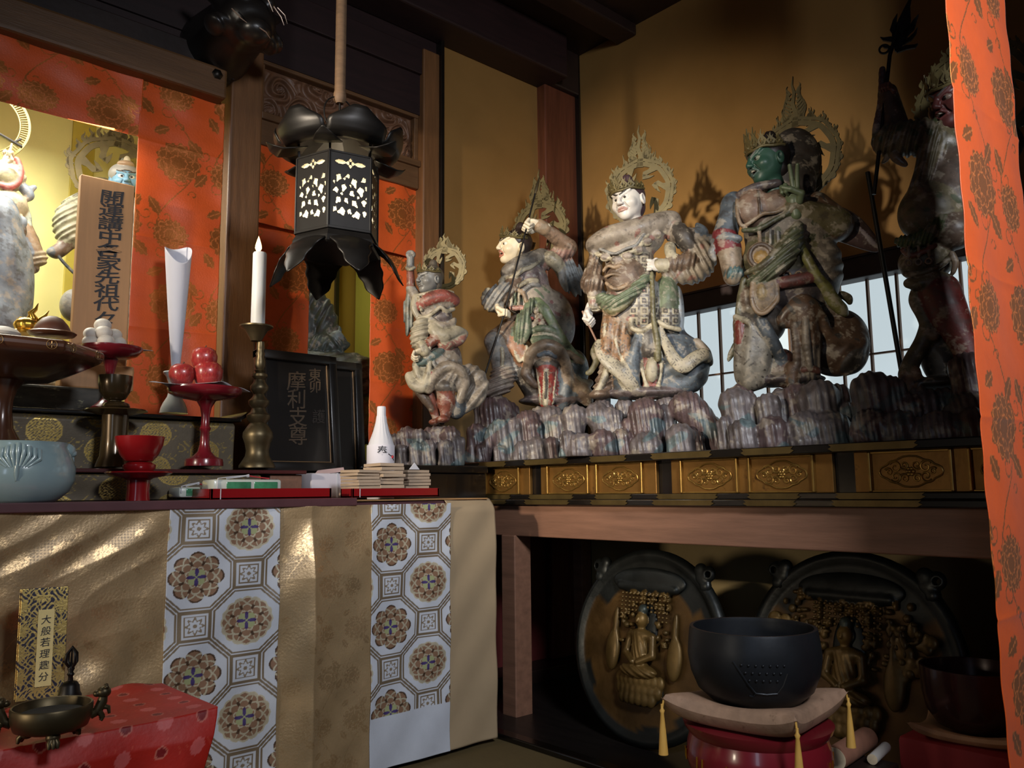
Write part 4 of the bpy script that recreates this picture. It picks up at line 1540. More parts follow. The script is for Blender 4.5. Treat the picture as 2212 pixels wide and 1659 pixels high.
def hole(u, v):
    """u 0..1 across, v 0..1 up: True where the metal is pierced"""
    h = np.zeros(u.shape, bool)
    # four-petalled flower with side leaves near the top
    du, dv = (u - 0.5) * 1.0, (v - 0.875) * 1.45
    r, th = np.hypot(du, dv), np.arctan2(dv, du)
    h |= (r < 0.095 * np.abs(np.cos(2 * th)) ** 0.35) & (r > 0.028)
    h |= (np.abs(dv) < 0.045 * (1 - ((np.abs(du) - 0.23) / 0.14) ** 2)) & (np.abs(np.abs(du) - 0.23) < 0.14)
    leaves = [(0.22, 0.66, .075, .045, 1.1), (0.44, 0.70, .05, .032, 0.3), (0.60, 0.62, .085, .05, 2.0), (0.82, 0.68, .06, .035, 0.6), (0.16, 0.50, .06, .04, 0.2), (0.35, 0.54, .07, .045, 1.3),
              (0.55, 0.48, .06, .04, 2.5), (0.76, 0.52, .085, .06, 1.8), (0.90, 0.58, .045, .03, 1.2), (0.22, 0.37, .07, .04, 0.9), (0.42, 0.38, .05, .035, 2.3), (0.62, 0.35, .075, .042, 2.4),
              (0.84, 0.38, .06, .045, 1.6), (0.14, 0.25, .05, .035, 1.0), (0.30, 0.23, .085, .055, 0.2), (0.50, 0.24, .05, .035, 2.6), (0.66, 0.21, .09, .05, 0.3), (0.86, 0.24, .055, .04, 1.4), (0.36, 0.66, .03, .02, 0), (0.70, 0.44, .03, .02, 1),
              (0.30, 0.46, .03, .02, 0), (0.51, 0.58, .03, .018, 2), (0.12, 0.60, .03, .02, 2), (0.91, 0.45, .03, .02, .5)]
    for cu, cv, A_, B_, rt in leaves:
        A_, B_ = A_ * 1.18, B_ * 1.22
        x, y = u - cu, (v - cv) * 1.45
        a, b = x * math.cos(rt) + y * math.sin(rt), -x * math.sin(rt) + y * math.cos(rt)
        h |= (np.abs(b) < B_ * (1 - (a / A_) ** 2) * (1 + 0.35 * np.sin(a / A_ * 4))) & (np.abs(a) < A_)
    return h & (u > 0.09) & (u < 0.91)


pan = None
for k in range(6):
    (x0, y0), (x1, y1) = corner(k), corner(k + 1)
    nu, nv = 74, 104
    u, v = np.meshgrid(np.linspace(0, 1, nu + 1), np.linspace(0, 1, nv + 1), indexing='ij')
    P = np.stack([x0 + (x1 - x0) * u, y0 + (y1 - y0) * u, v * HB], -1).reshape(-1, 3)
    i = (np.arange(nu)[:, None] * (nv + 1) + np.arange(nv)[None, :])
    keep = ~hole((u[:-1, :-1] + u[1:, 1:]) / 2, (v[:-1, :-1] + v[1:, 1:]) / 2)
    i = i[keep]
    F = np.stack([i, i + nv + 1, i + nv + 2, i + 1], 1)
    o = mesh_np('pierced_panel', P, F, M_iron, L, smooth=False)
    md = o.modifiers.new('thickness', 'SOLIDIFY')
    md.thickness, md.offset = 0.0016, 0
fr = MB()
for k in range(6):
    (x0, y0), (x1, y1) = corner(k), corner(k + 1)
    fr.bar((x0, y0, 0), (x0, y0, HB), 0.007, 0.007, 0.001)
    fr.bar((x0, y0, 0.004), (x1, y1, 0.004), 0.01, 0.008, 0.001)
    fr.bar((x0, y0, HB), (x1, y1, HB), 0.006, 0.006, 0.001)
fr.build('frame', M_iron, L)
# paper lining lit from inside
mp_ = bpy.data.materials.new('lantern_paper')
mp_.use_nodes = True
_n, _l = mp_.node_tree.nodes, mp_.node_tree.links
_tr = _n.new('ShaderNodeBsdfTranslucent')
_tr.inputs[0].default_value = (0.9, 0.82, 0.62, 1)
_mx = _n.new('ShaderNodeMixShader')
_mx.inputs[0].default_value = 0.55
_n['Principled BSDF'].inputs['Base Color'].default_value = (0.8, 0.74, 0.6, 1)
_l.new(_n['Principled BSDF'].outputs[0], _mx.inputs[1])
_l.new(_tr.outputs[0], _mx.inputs[2])
_l.new(_mx.outputs[0], _n['Material Output'].inputs[0])
pl_ = MB()
for k in range(6):
    (x0, y0), (x1, y1) = corner(k, R6 * 0.93), corner(k + 1, R6 * 0.93)
    pl_.add([(x0, y0, 0.006), (x1, y1, 0.006), (x1, y1, HB * 0.99), (x0, y0, HB * 0.99)], [[0, 1, 2, 3]])
pl_.build('paper_lining', mp_, L)
MB().ball((0, 0, 0.052), (0.016, 0.016, 0.022), 16, 10).build('bulb', mat('bulb_glow', (0, 0, 0), 1, emit=((1.0, 0.86, 0.6), 40)), L, True)
lamp('lantern_bulb_light', 'POINT', (lc[0], lc[1], z_bot + 0.055), 7.5, (1.0, 0.84, 0.58), 0.024)
MB().lathe([(0.0, 0.0), (R6 * 0.97, 0.0), (R6 * 0.97, -0.004), (0.0, -0.004)], 6, axis=Matrix.Rotation(a0, 3, 'Z')).build('floor_plate', M_iron, L)


def petal(k, prof, wid, part, zoff, thick=0.003, off=0.5, scal=0.0):
    """a leaf of sheet metal: prof = (r, z) outwards, wid = half width along it"""
    a = a0 + (k + off) * math.pi / 3
    n = len(prof)
    NV = 15
    P, F = [], []
    pr = np.array(prof)
    tt = np.linspace(0, n - 1, 22)
    r = np.interp(tt, range(n), pr[:, 0])
    z = np.interp(tt, range(n), pr[:, 1])
    w = np.interp(tt, range(n), wid)
    for i in range(22):
        for j in range(NV):
            q = j / (NV - 1) * 2 - 1
            ww = w[i] * (1 + scal * math.sin(i * 1.25))
            x = r[i] - 0.25 * w[i] * q * q * (1 if scal else 0.4)
            y = ww * q
            P.append((x * math.cos(a) - y * math.sin(a), x * math.sin(a) + y * math.cos(a), z[i] + zoff - 0.05 * w[i] * (1 - q * q)))
    for i in range(21):
        for j in range(NV - 1):
            F.append([i * NV + j, (i + 1) * NV + j, (i + 1) * NV + j + 1, i * NV + j + 1])
    o = mesh_np(part, P, F, M_iron, L)
    md = o.modifiers.new('thickness', 'SOLIDIFY')
    md.thickness, md.offset = thick, 0
    return o


for k in range(6):
    petal(k, [(0.03, 0.085), (0.08, 0.052), (0.13, 0.014), (0.160, 0.004), (0.186, 0.016), (0.200, 0.050), (0.200, 0.088)], [0.017, 0.048, 0.078, 0.092, 0.095, 0.084, 0.02], 'roof_petal', HB + 0.032, scal=0.05)
for k in range(6):
    petal(k, [(0.11, 0.012), (0.15, -0.004), (0.185, -0.012), (0.21, -0.004), (0.225, 0.012)], [0.03, 0.042, 0.040, 0.026, 0.002], 'corner_leaf', HB + 0.022, off=0.0)
MB().lathe([(0.0, 0.13), (0.02, 0.128), (0.028, 0.118), (0.022, 0.106), (0.034, 0.100), (0.05, 0.094), (0.055, 0.08), (0.0, 0.08)], 24, (0, 0, HB + 0.032)).build('roof_crown', M_iron, L, True, auto=50)
for k in range(6):
    x, y = corner(k, R6 * 0.96)
    o = MB().bar((x, y, HB), (x * 1.02, y * 1.02, HB + 0.05), 0.006, 0.006).build('roof_strut', M_iron, L)
MB().lathe([(R6 * 0.98, 0.002), (R6 * 1.0, -0.004), (R6 * 1.06, -0.020), (R6 * 1.10, -0.040), (R6 * 1.05, -0.044), (R6 * 0.9, -0.046), (0.0, -0.046)], 6, axis=Matrix.Rotation(a0, 3, 'Z')).build('base', M_iron, L)
for k in range(6):
    petal(k, [(0.105, -0.008), (0.125, -0.02), (0.150, -0.040), (0.172, -0.068), (0.184, -0.092), (0.194, -0.120), (0.206, -0.146)], [0.056, 0.063, 0.060, 0.050, 0.042, 0.032, 0.002], 'foot_petal', 0, scal=0.06, off=0.5)
hk = MB()
hk.tube([(0.055 * math.cos(t_), 0.0, HB + 0.17 + 0.06 * math.sin(t_)) for t_ in np.linspace(-1.2, math.pi + 1.2, 26)], 0.0025, 7)
hk.tube([(0, 0, HB + 0.13), (0, 0, HB + 0.20), (0.004, 0, HB + 0.30)], 0.0035, 7)
hk.build('hook', M_iron, L, True)
zr = zof(215) - z_bot
MB().lathe([(0.017, 3.24 - z_bot), (0.017, zr + 0.03), (0.02, zr + 0.02), (0.02, zr), (0.012, zr - 0.012), (0.0, zr - 0.012)], 14, wob=None).build('suspension_rod', mat('wrapped_rope', S((98, 74, 52)), 0.7, var=0.3, vscale=30, stretch=(1, 1, 3)), L, True, auto=50)

# --- the small red desk in front
DZ = 0.43
A, Bq = hz(465, 1531, DZ), hz(350, 1475, DZ)
xr_, y0_, y1_ = A[0], A[1], Bq[1]
t = thing('low_desk', 'low desk in the foreground draped in a red floral brocade cloth', 'desk', (xr_ - 0.35, (y0_ + y1_) / 2, 0))
lo = np.array(t.location)
wd = y1_ - y0_
MB().box2((-0.40, -wd / 2 + 0.02, DZ - 0.06), (0.33, wd / 2 - 0.02, DZ - 0.006), 0.004).build('desk_top', M_dred, t)
for sx, sy in ((-1, -1), (-1, 1), (1, -1), (1, 1)):
    MB().box2((sx * 0.3 - 0.02, sy * (wd / 2 - 0.05) - 0.02, 0), (sx * 0.3 + 0.02, sy * (wd / 2 - 0.05) + 0.02, DZ - 0.06), 0.004).build('leg', M_dred, t)


def cloth_pat(U, V):
    x, y = U * 0.82, V * (wd + 0.2)
    c = np.tile(np.array(S((188, 36, 24))), (len(x), 1))
    i, j = np.floor(x / 0.075), np.floor(y / 0.055)
    u, v = x - (i + 0.5) * 0.075, y - (j + 0.5) * 0.055 + 0.0
    r, th = np.hypot(u, v), np.arctan2(v, u)
    par = (i + j) % 2
    m = (r < 0.0155 * (1 + 0.06 * np.cos(8 * th))) & (par == 0)
    c[m] = S((214, 96, 92))
    m = (r < 0.0125) & (par == 1)
    c[m] = S((206, 112, 96))
    m = (r < 0.0095) & (par == 1)
    c[m] = S((130, 16, 22))
    w_ = np.abs(np.sin(x * 190 + 1.5 * np.sin(y * 130))) < 0.10
    m = w_ & (r > 0.022) & (np.sin(y * 75 + i) > 0.55)
    c[m] = S((206, 70, 52))
    return c, np.zeros(len(x))


def desk_cloth(U, V):
    x = -0.47 + 0.82 * U
    d = V * (wd + 0.2) - 0.2
    fall = np.clip(-d, 0, 1)
    y = -wd / 2 - 0.012 + np.maximum(d, 0) - 0.02 * np.clip(fall / 0.05, 0, 1) ** 0.7
    z = DZ + 0.001 - np.clip(fall - 0.004, 0, 1)
    z = z + 0.02 * np.clip((x - 0.20) / 0.15, 0, 1) ** 2 * np.clip(1 - d / wd, 0, 1) * (fall < 0.01) * 0.3
    z = z + 0.012 * np.exp(-((x - 0.27) / 0.05) ** 2 - ((d - wd) / 0.05) ** 2)
    y = y - 0.008 * np.sin(x * 26) * np.clip(fall / 0.1, 0, 1)
    x = x - 0.30 * np.clip(fall, 0, 1) * np.clip((x - 0.0) / 0.35, 0, 1)
    return np.stack([x, y, z], 1)


grid('cloth', 300, 170, desk_cloth, mat('red_floral_brocade', (1, 1, 1), 0.5, attr=True, var=0.12, vscale=25, bump=0.0006, bscale=90), t, cloth_pat, 0.002)

# sutra book
p = hz(84, 1508, DZ + 0.002)
s = pxsize(p)
ang = math.atan2(-p[1], -p[0]) + math.pi / 2 + 0.10
bk = thing('sutra_book', 'folded sutra book in navy and gold brocade with a cream title slip', 'book', p, ang)
bw, bh, bd = 90 * s, 232 * s, 0.042
M_page = mat('gilt_page_edge', S((170, 122, 56)), 0.4, 0.4, var=0.2, vscale=30, stretch=(1, 40, 1))
tiltb = Matrix.Rotation(math.radians(-5), 4, 'X')
MB().boxm((bw - 0.006, bd - 0.006, bh - 0.006), tiltb @ Matrix.Translation((0, 0, bh / 2))).build('pages', M_page, bk)


def bpat(U, V):
    x, z = U * bw, V * bh
    c = np.tile(np.array(S((28, 26, 52))), (len(x), 1))
    w1 = np.sin(x * 260 + 2.2 * np.sin(z * 170)) * np.sin(z * 210 + 2.4 * np.sin(x * 180))
    i, j = np.round(x / 0.042), np.round(z / 0.05)
    u, v = x - i * 0.042, z - (j + 0.5 * (i % 2)) * 0.05
    r, th = np.hypot(u, v), np.arctan2(v, u)
    m = (np.abs(w1) < 0.33) | ((r < 0.017 * (1 + 0.25 * np.cos(7 * th))) & (np.abs(np.sin(3.5 * th)) > 0.25))
    c[m] = S((212, 184, 112))
    return c, np.where(m, 0.8, 0.0)


M_bk = mat('navy_gold_brocade', (1, 1, 1), 0.5, attr=True, mask=True, goldrough=0.3, var=0.1, vscale=40, bump=0.0005, bscale=150)
for sgn in (-1, 1):
    o = grid('cover', 90, 200, lambda U, V: np.array([tuple(tiltb @ Vector((float((u_ - 0.5) * bw), sgn * bd / 2, float(v_ * bh)))) for u_, v_ in zip(U, V)]), M_bk, bk, bpat, 0.0025)
    if sgn > 0:
        o.modifiers[0].offset = 1
lw, lh = 31 * s, 160 * s
o = MB().boxm((lw, 0.001, lh), tiltb @ Matrix.Translation((0.004, -bd / 2 - 0.0022, bh * 0.455))).build('title_slip', mat('cream_silk', S((224, 206, 142)), 0.5, 0.1, var=0.1, vscale=60), bk)
text_mesh('lettering', '大\n般\n若\n理\n趣\n分', 0.0205, M_ink, bk, 0.0003, 0.0001, 1.2, 0.05, 1.0, tiltb @ Matrix.Translation((0.004, -bd / 2 - 0.0029, bh * 0.455 + lh / 2 - 0.03)) @ Matrix.Rotation(math.pi / 2, 4, 'X'), 0.02, 2)

# vajra-handled bell
p = hz(150, 1506, DZ + 0.002)
s = pxsize(p)
vb = thing('ritual_bell', 'small black ritual bell with a pronged handle beside the sutra book', 'bell', p)
MB().lathe([(0.024, 0), (0.025, 0.004), (0.021, 0.012), (0.019, 0.026), (0.014, 0.033), (0.006, 0.036), (0, 0.036)], 26).build('bell', M_iron, vb, True, auto=50)
h = MB()
hh = 108 * s
h.lathe([(0.006, 0.034), (0.005, 0.045), (0.008, 0.05), (0.005, 0.055), (0.008, 0.062), (0.005, 0.068), (0.004, hh * 0.55)], 14)
for i in range(4):
    a = i * math.pi / 2 + 0.3
    h.tube([(0.002 * math.cos(a), 0.002 * math.sin(a), hh * 0.55), (0.013 * math.cos(a), 0.013 * math.sin(a), hh * 0.68), (0.0125 * math.cos(a), 0.0125 * math.sin(a), hh * 0.84), (0.001, 0, hh * 0.98)], [0.003, 0.0032, 0.003, 0.0018], 7)
h.tube([(0, 0, hh * 0.55), (0, 0, hh)], [0.0035, 0.001], 7)
h.build('pronged_handle', M_iron, vb, True, auto=60)

# bronze incense burner
p = hz(108, 1606, DZ + 0.002)
s = pxsize(p)
ib = thing('incense_burner', 'shallow three-footed bronze incense burner with lion handles on the red desk', 'incense burner', p)
ib.scale = (0.9, 0.9, 0.92)
MB().lathe([(0.0, 0.038), (0.05, 0.040), (0.066, 0.052), (0.071, 0.074), (0.074, 0.075), (0.076, 0.072), (0.075, 0.050), (0.068, 0.032), (0.045, 0.024), (0.0, 0.022)], 48).build('bowl', M_bronze, ib, True, auto=50)
MB().lathe([(0.0, 0.060), (0.06, 0.060), (0.0, 0.0595)], 30).build('ash', mat('ash', S((60, 56, 50)), 0.95, bump=0.002), ib, True)
av = math.atan2(-p[1], -p[0])
for i in range(3):
    a = av + i * 2 * math.pi / 3 + 0.1
    f_ = MB()
    cx, cy = 0.046 * math.cos(a), 0.046 * math.sin(a)
    f_.ball((cx, cy, 0.022), (0.014, 0.014, 0.012), 12, 8)
    for j in (-1, 0, 1):
        b_ = a + j * 0.5
        f_.tube([(cx + 0.006 * math.cos(b_), cy + 0.006 * math.sin(b_), 0.02), (cx + 0.014 * math.cos(b_), cy + 0.014 * math.sin(b_), 0.012), (cx + 0.016 * math.cos(b_), cy + 0.016 * math.sin(b_), 0.003)], [0.006, 0.006, 0.003], 8)
    f_.build('foot', M_bronze, ib, True, auto=70)
for sg in (-1, 1):
    a = av + sg * math.pi / 2
    R_ = Matrix.Rotation(a, 4, 'Z')
    f_ = MB()
    q = lambda x, y, z: R_ @ Vector((x, y, z))
    f_.tube([q(0.070, 0, 0.045), q(0.084, 0, 0.052), q(0.092, 0, 0.070), q(0.094, 0, 0.082)], [0.009, 0.010, 0.010, 0.008], 10)
    f_.ball(q(0.094, 0, 0.088), (0.014, 0.014, 0.012), 14, 10).ball(q(0.082, 0, 0.086), (0.009, 0.009, 0.007), 12, 8)
    for yy in (-0.008, 0.008):
        f_.ball(q(0.098, yy, 0.098), 0.005, 8, 6)
        f_.ball(q(0.088, yy, 0.094), 0.003, 8, 6)
        f_.tube([q(0.086, yy, 0.052), q(0.094, yy, 0.040), q(0.090, yy, 0.034)], [0.006, 0.005, 0.004], 7)
    f_.tube([q(0.092, 0, 0.06), q(0.104, 0, 0.056), q(0.106, 0, 0.044)], [0.006, 0.005, 0.003], 7)
    f_.build('lion_handle', M_bronze, ib, True, auto=70)
# ------------------------------------------------------------------ carved and painted figures
M_paint = mat('worn_painted_wood', (1, 1, 1), 0.5, attr=True, var=0.42, vscale=24, bump=0.0011, bscale=55, wear=(S((150, 140, 126)), 21, 0.585, 0.62), rvar=0.14)
M_skinw = mat('painted_skin', (1, 1, 1), 0.42, attr=True, var=0.10, vscale=18, bump=0.0005, bscale=80)
M_flame = mat('tarnished_gilt_flames', S((98, 86, 52)), 0.5, 0.25, var=0.35, vscale=20)
M_rock = mat('painted_rock', (1, 1, 1), 0.42, attr=True, var=0.5, vscale=22, bump=0.0026, bscale=34, stretch=(2.2, 2.2, 0.42), wear=(S((150, 146, 148)), 15, 0.655, 0.45), rvar=0.1)
_dull = lambda c: 0.80 * np.array(c) + 0.20 * np.array(S((120, 110, 98)))
PLA, CRE, GRY, RED, GRN, BLU, DRK, LEO, WHT = [_dull(S(c)) for c in ((154, 140, 124), (194, 182, 154), (148, 146, 142), (150, 66, 58), (96, 112, 84), (92, 106, 118), (58, 52, 48), (142, 102, 66), (222, 214, 204))]
BRN, PUR, TAN, OLV = [_dull(S(c)) for c in ((108, 84, 66), (96, 82, 84), (162, 134, 104), (110, 104, 66))]


class Fig:
    """a statue: shapes are laid out by photograph pixel and by d, the pixels they stand in front of the statue's own upright plane"""
    def __init__(s, name, label, cat, px, py, O, h=0.0035, group=None):
        s.O = np.array(O, float)
        f = (s.O - EYE)[:2]
        f = f / np.linalg.norm(f)
        s.f = np.array([f[0], f[1], 0])
        s.r = np.array([f[1], -f[0], 0])
        s.s = pxsize(s.O)
        s.t = thing(name, label, cat, O, math.atan2(s.r[1], s.r[0]), group)
        s.h = h
        s.new()

    def new(s, h=None):
        s.g = Sdf(h or s.h)
        return s

    def F(s, p):
        px, py = p[0], p[1]
        d = p[2] if len(p) > 2 else 0
        q = ray(px, py)
        t = ((s.O - EYE) @ s.f - d * s.s) / (q @ s.f)
        P = EYE + t * q - s.O
        return np.array([P @ s.r, P @ s.f, P[2]])

    def W(s, p):
        v = s.F(p)
        return s.O + v[0] * s.r + v[1] * s.f + np.array([0, 0, v[2]])

    def px(s, V):
        P = s.O + V[:, :1] * s.r + V[:, 1:2] * s.f + V[:, 2:3] * np.array([0, 0, 1.0])
        q = (P - EYE) @ RM
        return PCX + FPX * q[:, 0] / -q[:, 2], PCY - FPX * q[:, 1] / -q[:, 2]

    def fo(s, fold):
        if fold is None:
            return None
        d, wl, am = fold[0], fold[1], fold[2]
        return ((d[0], -(d[2] if len(d) > 2 else 0), -d[1]), wl * s.s, am * s.s) + tuple(fold[3:])

    def cone(s, a, b, ra, rb=None, col=PLA, k=6, op='add', flat=None, fold=None):
        s.g.cone(s.F(a), s.F(b), ra * s.s, (ra if rb is None else rb) * s.s, col, k * s.s, op, s.fl(flat), s.fo(fold))

    def fl(s, flat):
        if flat is None:
            return None
        d, f = flat
        return ((d[0], -(d[2] if len(d) > 2 else 0), -d[1]), f)

    def ell(s, c, r, col=PLA, k=6, op='add', roll=0, yaw=0, fold=None):
        rr = r if hasattr(r, '__len__') else (r, r, r)
        rot = None
        if roll or yaw:
            rot = np.array((Matrix.Rotation(yaw, 3, 'Z') @ Matrix.Rotation(roll, 3, 'Y')))
        s.g.ell(s.F(c), (rr[0] * s.s, (rr[2] if len(rr) > 2 else rr[0]) * s.s, rr[1] * s.s), col, k * s.s, op, rot, s.fo(fold))

    def chain(s, pts, rad, col=PLA, k=5, op='add', flat=None, fold=None):
        if not hasattr(rad, '__len__'):
            rad = [rad] * len(pts)
        for i in range(len(pts) - 1):
            s.cone(pts[i], pts[i + 1], rad[i], rad[i + 1], col, k, op, flat, fold)

    def smooth_chain(s, pts, rad, col=PLA, k=4, n=5, flat=None, fold=None, op='add'):
        """the same through a curve"""
        P = [np.array(list(p) + [0] * (3 - len(p)), float) for p in pts]
        if not hasattr(rad, '__len__'):
            rad = [rad] * len(P)
        out, rr = [], []
        for i in range(len(P) - 1):
            p0, p1, p2, p3 = P[max(i - 1, 0)], P[i], P[i + 1], P[min(i + 2, len(P) - 1)]
            for j in range(n):
                t = j / n
                out.append(0.5 * (2 * p1 + (p2 - p0) * t + (2 * p0 - 5 * p1 + 4 * p2 - p3) * t * t + (3 * p1 - p0 - 3 * p2 + p3) * t ** 3))
                rr.append(rad[i] + (rad[i + 1] - rad[i]) * t)
        out.append(P[-1])
        rr.append(rad[-1])
        s.chain(out, rr, col, k, op, flat, fold)

    def build(s, part, m=None, colfun=None):
        def cf(V, col):
            if colfun:
                x, y = s.px(V)
                col = colfun(x, y, col.copy(), V)
            return grime(col, V + s.O * 3)
        o = s.g.build(part, m or M_paint, s.t, cf)
        s.new()
        return o

    # ---- a head: facing given by yaw (towards the photograph's left is negative), pitch, roll
    def head(s, c, R, yaw, pitch=0, roll=0, skin=WHT, brow=DRK, mouth=0.0, hair=DRK, eye=True, lip=RED, angry=1.0, h=0.0019, jaw=1.0, hairtop=True, white=(226, 220, 208)):
        g = Sdf(h)
        u = R * s.s                      # half the head's height
        g.ell((0, 0.10 * u, 0.22 * u), (0.78 * u, 0.90 * u, 0.80 * u), skin)
        g.ell((0, -0.16 * u, -0.32 * u), (0.64 * u * jaw, 0.62 * u, 0.62 * u), skin, 0.35 * u)
        g.ell((0, -0.50 * u, -0.76 * u), (0.28 * u, 0.24 * u, 0.20 * u), skin, 0.22 * u)
        for q in (-1, 1):
            g.ell((q * 0.40 * u, -0.50 * u, -0.18 * u), (0.26 * u, 0.24 * u, 0.22 * u), skin, 0.18 * u)
            g.ell((q * 0.30 * u, -0.78 * u, 0.12 * u), (0.20 * u, 0.16 * u, 0.13 * u), skin, 0.1 * u, 'sub')
            g.cone((q * 0.10 * u, -0.80 * u, (0.28 - 0.06 * angry) * u), (q * 0.52 * u, -0.58 * u, (0.34 + 0.12 * angry) * u), 0.10 * u, 0.07 * u, skin, 0.10 * u)
            if eye:
                g.ell((q * 0.29 * u, -0.655 * u, 0.11 * u), (0.165 * u, 0.12 * u, 0.105 * u), S(white), 0.01 * u)
                g.ell((q * 0.27 * u, -0.765 * u, 0.105 * u), (0.065 * u, 0.04 * u, 0.065 * u), S((24, 20, 18)), 0.0)
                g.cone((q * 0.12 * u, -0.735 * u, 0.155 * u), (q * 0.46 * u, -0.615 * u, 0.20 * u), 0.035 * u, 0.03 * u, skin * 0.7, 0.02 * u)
            g.cone((q * 0.10 * u, -0.885 * u, (0.33 - 0.06 * angry) * u), (q * 0.54 * u, -0.66 * u, (0.42 + 0.14 * angry) * u), 0.045 * u, 0.03 * u, brow, 0.02 * u)
            g.ell((q * 0.82 * u, 0.12 * u, -0.02 * u), (0.09 * u, 0.19 * u, 0.30 * u), skin, 0.05 * u)
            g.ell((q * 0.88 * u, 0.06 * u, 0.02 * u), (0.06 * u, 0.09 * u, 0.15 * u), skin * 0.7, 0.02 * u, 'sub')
            g.ell((q * 0.11 * u, -0.90 * u, -0.19 * u), (0.09 * u, 0.10 * u, 0.075 * u), skin, 0.05 * u)
            # line from nose to mouth corner
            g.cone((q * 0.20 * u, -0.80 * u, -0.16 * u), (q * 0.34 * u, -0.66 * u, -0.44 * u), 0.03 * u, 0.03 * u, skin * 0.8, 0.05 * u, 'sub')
        g.cone((0, -0.80 * u, 0.26 * u), (0, -0.98 * u, -0.14 * u), 0.085 * u, 0.12 * u, skin, 0.08 * u)
        # mouth
        lipz = -0.42 * u
        if mouth > 0:
            g.ell((0, -0.80 * u, lipz - 0.02 * u), (0.24 * u, 0.22 * u, mouth * u), S((50, 16, 14)), 0.03 * u, 'sub')
            g.chain([(-0.20 * u, -0.70 * u, lipz + mouth * u * 0.45), (0, -0.80 * u, lipz + mouth * u * 0.55), (0.20 * u, -0.70 * u, lipz + mouth * u * 0.45)], 0.045 * u, S((214, 206, 188)), 0.0)
        g.chain([(-0.25 * u, -0.70 * u, lipz - 0.05 * u + mouth * u * 0.4), (-0.10 * u, -0.83 * u, lipz + 0.02 * u + mouth * u), (0.10 * u, -0.83 * u, lipz + 0.02 * u + mouth * u), (0.25 * u, -0.70 * u, lipz - 0.05 * u + mouth * u * 0.4)], 0.05 * u, lip, 0.03 * u)
        g.chain([(-0.22 * u, -0.70 * u, lipz - 0.08 * u), (0, -0.80 * u, lipz - 0.10 * u - mouth * u), (0.22 * u, -0.70 * u, lipz - 0.08 * u)], 0.055 * u, lip, 0.03 * u)
        g.cone((0, 0.1 * u, -0.5 * u), (0, 0.22 * u, -1.25 * u), 0.42 * u, 0.50 * u, skin, 0.15 * u)
        R_ = Matrix.Rotation(yaw, 4, 'Z') @ Matrix.Rotation(pitch, 4, 'X') @ Matrix.Rotation(roll, 4, 'Y')
        hd = g.build('head', M_skinw, s.t)
        loc = Matrix.Translation(Vector(s.F(c).tolist()))
        hd.matrix_local = loc @ R_
        if hairtop:
            g = Sdf(h * 1.3)
            g.ell((0, 0.22 * u, 0.36 * u), (0.84 * u, 0.86 * u, 0.78 * u), hair)
            g.ell((0, -1.15 * u, -0.30 * u), (1.5 * u, 1.28 * u, 0.98 * u), hair, 0.05 * u, 'sub')
            g.ell((0, 0.30 * u, 1.15 * u), (0.30 * u, 0.30 * u, 0.42 * u), hair, 0.15 * u, fold=((1, 0, 0.3), 0.16 * u, 0.02 * u))
            g.ell((0, 0.45 * u, -0.25 * u), (0.66 * u, 0.5 * u, 0.6 * u), hair, 0.2 * u)
            o = g.build('hair', M_skinw, s.t)
            o.matrix_local = loc @ R_
        return loc @ R_, u

    def crown(s, M, u, n=9, col=None, tall=0.5, part='crown'):
        """pierced gilt crown: a band and upright flame leaves"""
        b = MB()
        pts = []
        for i in range(25):
            a = math.radians(-200 + 220 * i / 24)
            pts.append(M @ Vector((0.86 * u * math.cos(a), 0.10 * u + 0.92 * u * math.sin(a), 0.52 * u + 0.03 * u * math.sin(6 * a))))
        b.tube(pts, 0.07 * u, 8)
        b.tube([p + (M.to_3x3() @ Vector((0, 0, 0.12 * u))) for p in pts], 0.03 * u, 6)
        for i in range(n):
            a = math.radians(-180 + 180 * i / (n - 1))
            hgt = tall * u * (0.6 + 0.8 * math.sin(math.pi * i / (n - 1)) ** 2)
            q = Matrix.Translation((0.9 * u * math.cos(a), 0.10 * u + 0.95 * u * math.sin(a), 0.58 * u)) @ Matrix.Rotation(a + math.pi / 2, 4, 'Z') @ Matrix.Rotation(math.pi / 2, 4, 'X')
            for sg in (-1, 1):
                b.strip([(sg * 0.06 * u, 0), (sg * 0.16 * u, 0.3 * hgt), (sg * 0.05 * u, 0.62 * hgt), (sg * 0.14 * u, 0.92 * hgt)], [0.10 * u, 0.11 * u, 0.07 * u, 0.006 * u], 0.05 * u, M @ q)
            b.strip([(0, 0), (0.03 * u, 0.5 * hgt), (-0.02 * u, 0.85 * hgt), (0.02 * u, 1.2 * hgt)], [0.12 * u, 0.12 * u, 0.07 * u, 0.006 * u], 0.06 * u, M @ q)
            b.ball(tuple(M @ q @ Vector((0, 0.1 * u, 0.03 * u))), 0.07 * u, 10, 6)
        return b.build(part, col or M_flame, s.t)

    def halo(s, c, R, band=13, yaw=0.0, top=85, flame=26, seed=1, sq=1.0, m=None, n=26, lo=-210, hi=30):
        """flaming ring in its own upright plane"""
        rnd = random.Random(seed)
        k = s.s
        M = Matrix.Translation(Vector(s.F(c).tolist())) @ Matrix.Rotation(yaw, 4, 'Z') @ Matrix(((1, 0, 0, 0), (0, 0, -1, 0), (0, 1, 0, 0), (0, 0, 0, 1)))
        b = MB()
        th = 0.0075
        ring = lambda r, w, wob=0: b.strip([(r * sq * (1 + wob * math.sin(9 * a)) * math.cos(a), r * (1 + wob * math.sin(9 * a)) * math.sin(a)) for a in np.linspace(0, 2 * math.pi, 73)], [w] * 73, th, M)
        ring(R * k, band * 0.8 * k, 0.012)
        ring((R + band * 0.75) * k, band * 0.5 * k, 0.02)

